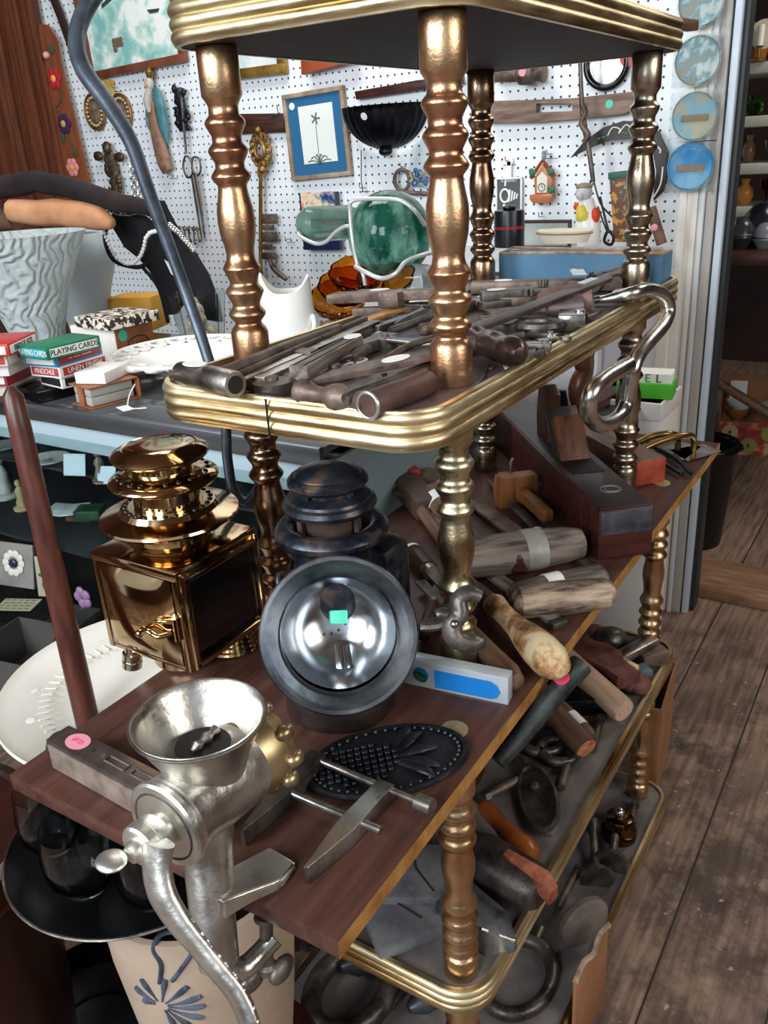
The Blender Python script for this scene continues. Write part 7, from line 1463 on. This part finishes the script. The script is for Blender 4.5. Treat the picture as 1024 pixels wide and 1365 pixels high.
for k, (u, v, z_, r, c, lb) in enumerate(((.06, .10, .17, .075, '#cdd7d4', 'white bowl on its side at the left end of the fruit carton'), (.05, .06, .14, .07, '#a0663c', 'orange brown shallow dish in the fruit carton'), (.20, .12, .15, .065, '#8e9190', 'grey pottery bowl in the middle of the fruit carton'), (.30, .16, .17, .07, '#c9cdc9', 'white and grey cup near the right of the fruit carton'), (.40, .10, .17, .07, '#d3d8d6', 'white dish at the right edge of the picture in the carton'))):
    r *= .8; M = F @ T(u+.02, v+.05, z_+.02); t2 = thing('bowl', lb, 'bowl', M @ R(20*k-30, 'X'), 'bowls in the fruit carton'); m = plain('pot'+c, c, .25)
    obj('bowl_body', G().lathe([(0, -.02), (r*.4, -.02), (r*.8, 0), (r, .03), (r*.95, .03), (r*.75, .006), (0, -.012)], seg=32), m, t2); obj('foot', G().lathe([(r*.35, -.028), (r*.38, -.018)], seg=24), m, t2)
obj('green_jar_lid', G().lathe([(.018, 0), (.018, .012), (0, .014)], seg=20), plain('bright_green', '#25b463', .3), None, F @ T(.33, .06, .155) @ R(70, 'X'), label='small bright green round lid among the bowls', cat='lid')
obj('white_card', G().box((0, 0, .05), (.075, .003, .10)), m_tag, None, F @ T(.07, .20, .20) @ R(-12, 'X'), label='white card standing up behind the bowls in the carton', cat='card')
# dark table and clutter
tb = thing('dark_table', 'dark wooden table loaded with dim clutter beyond the doorway', 'table', T(3.05, .45, FZ))
obj('table_top', G().box((0, 0, .98), (1.0, 1.5, .04), .004), m_wdark, tb)
for sx in (-1, 1):
    for sy in (-1, 1): obj('leg', G().box((sx*.46, sy*.70, .48), (.06, .06, .96), .004), m_wdark, tb)
obj('brace', G().tube([(-.36, -.65, .25), (-.36, .65, .95)], .018), m_wmid, tb)
# white shelf tower with glassware
Xs = 3.0
a = atx(985, 100, Xs); b = atx(1060, 100, Xs)
t = thing('white_plastic_shelf', 'white plastic shelf tower full of glassware beyond the doorway', 'shelf tower', T(Xs+.2, (a.y+b.y)/2-.1, FZ+1.0)); m_wsh = plain('off_white_plastic', '#c4c6b8', .4)
yc = (a.y+b.y)/2-.1; wS = .62
tiers = []
for px, py in ((990, 92), (990, 163), (985, 209), (985, 232)):
    tiers.append(atx(px, py, Xs).z)
tiers = [tiers[0], tiers[1], tiers[1]-.17, tiers[1]-.33]
for z_ in tiers: obj('shelf_tier', G().box((0, 0, z_-FZ-1.0), (.36, wS, .040), .006), m_wsh, t)
for sx in (-1, 1):
    for sy in (-1, 1): obj('upright', G().box((sx*.16, sy*(wS/2-.02), (tiers[0]-FZ-1.0)/2), (.035, .035, tiers[0]-FZ-1.0), .006), m_wsh, t)
m_gw = glass('glassware', '#f2f5f2', .02, ior=1.3)
rnd = random.Random(11); kinds = ['#f0f4f2', '#c98a3a', '#a02a3a', '#5aa83a', '#e6e9e2', '#7f5b3f']
adj = ['clear stemmed', 'amber', 'red', 'green', 'white', 'brown']
for ti in range(0, 4):
    for k in range(5):
        y_ = yc+wS/2-.06-.09*k; x_ = Xs+.09+.05*(k % 2); ki = (k+ti*2) % 6
        mm = m_gw if ki == 0 else (glass('tint'+kinds[ki], kinds[ki], .05, ior=1.3) if ki in (2, 3) else plain('ware'+kinds[ki], kinds[ki], .25)); h = rnd.uniform(.07, .13); r = rnd.uniform(.025, .04)
        t2 = thing('glass_goblet' if k % 2 == 0 else 'small_vase', '%s %s, %s from the door side on the %s tier of white shelf' % (adj[ki], 'goblet' if k % 2 == 0 else 'vase', ['first', 'second', 'third', 'fourth', 'fifth'][k], ['top', 'second', 'third', 'fourth'][ti]), 'glassware', T(x_, y_, tiers[ti]+.0205), 'glassware on the white shelf tower')
        if k % 2 == 0: obj('goblet_body', G().lathe([(r*.8, 0), (r*.8, .004), (.004, .01), (.004, h*.45), (r*.8, h*.6), (r, h), (r*.93, h), (r*.7, h*.62), (0, h*.5)], seg=20), mm, t2)
        else: obj('vase_body', G().lathe([(r*.6, 0), (r, h*.35), (r*.9, h*.6), (r*.4, h*.8), (r*.55, h), (r*.45, h), (r*.3, h*.8), (0, h*.7)], seg=20), mm, t2)
# items on far dark table (seen under the white shelf)
for k, (px, py, r, c, lb) in enumerate(((985, 345, .05, '#30343c', 'dark glass bowl low in the doorway view'), (1015, 300, .07, '#14161c', 'black bundle with silver foil at the right edge'), (975, 310, .05, '#5a3a22', 'brown wooden box on the dark table beyond the door'), (968, 500, .035, '#3a1d14', 'dark amber bottle deep in the doorway shadow'), (1000, 480, .04, '#7a7f86', 'dusty clear jar deep in the doorway shadow'))):
    P = atx(px, py, 2.72+.06*(k % 2)); P.z = .2; t2 = thing('dim_ornament', lb, 'ornament', T(P.x, P.y, FZ+1.0)); obj('ornament_body', G().lathe([(r*.5, 0), (r, r*.8), (r*.9, r*1.6), (r*.4, r*2.2), (0, r*2.3)], seg=20), plain('dim'+c, c, .25), t2); obj('rim', G().torus((0, 0, r*1.0), r*.99, r*.06, n=24, m=6), m_iron, t2)
# small objects on top of the white tower
P = Vector((Xs+.08, atx(1001, 40, Xs).y, tiers[0]+.023)); t2 = thing('wooden_clock', 'brown rounded mantel piece with cream disc on top of the white shelf', 'mantel clock', T(*P)); obj('case_body', G().box((0, .05, .07), (.06, .12, .14), .02), m_worange, t2); obj('cream_disc', G().cyl((-.04, -.04, .09), (-.03, -.04, .09), .05, seg=28), plain('cream_china', ''), t2)
P = Vector((Xs+.02, atx(1012, 55, Xs).y, tiers[0]+.023)); t2 = thing('white_candle', 'short white candle in a holder on top of the white shelf', 'candle', T(*P)); obj('candle', G().cyl((0, 0, .05), (0, 0, .12), .012), m_white, t2); obj('holder', G().lathe([(.03, 0), (.03, .006), (.008, .012), (.008, .045), (.018, .05)], seg=20), m_agold, t2)

# keep every top-level mesh on its own origin
for o in list(bpy.data.objects):
    if o.type == 'MESH' and o.parent is None and o.matrix_basis == Matrix.Identity(4) and o.get('kind') != 'structure':
        vs_ = o.data.vertices; lo = Vector((min(v.co.x for v in vs_), min(v.co.y for v in vs_), min(v.co.z for v in vs_))); hi = Vector((max(v.co.x for v in vs_), max(v.co.y for v in vs_), lo.z)); c = (lo+hi)/2; c.z = lo.z
        for v in vs_: v.co -= c
        o.location = c
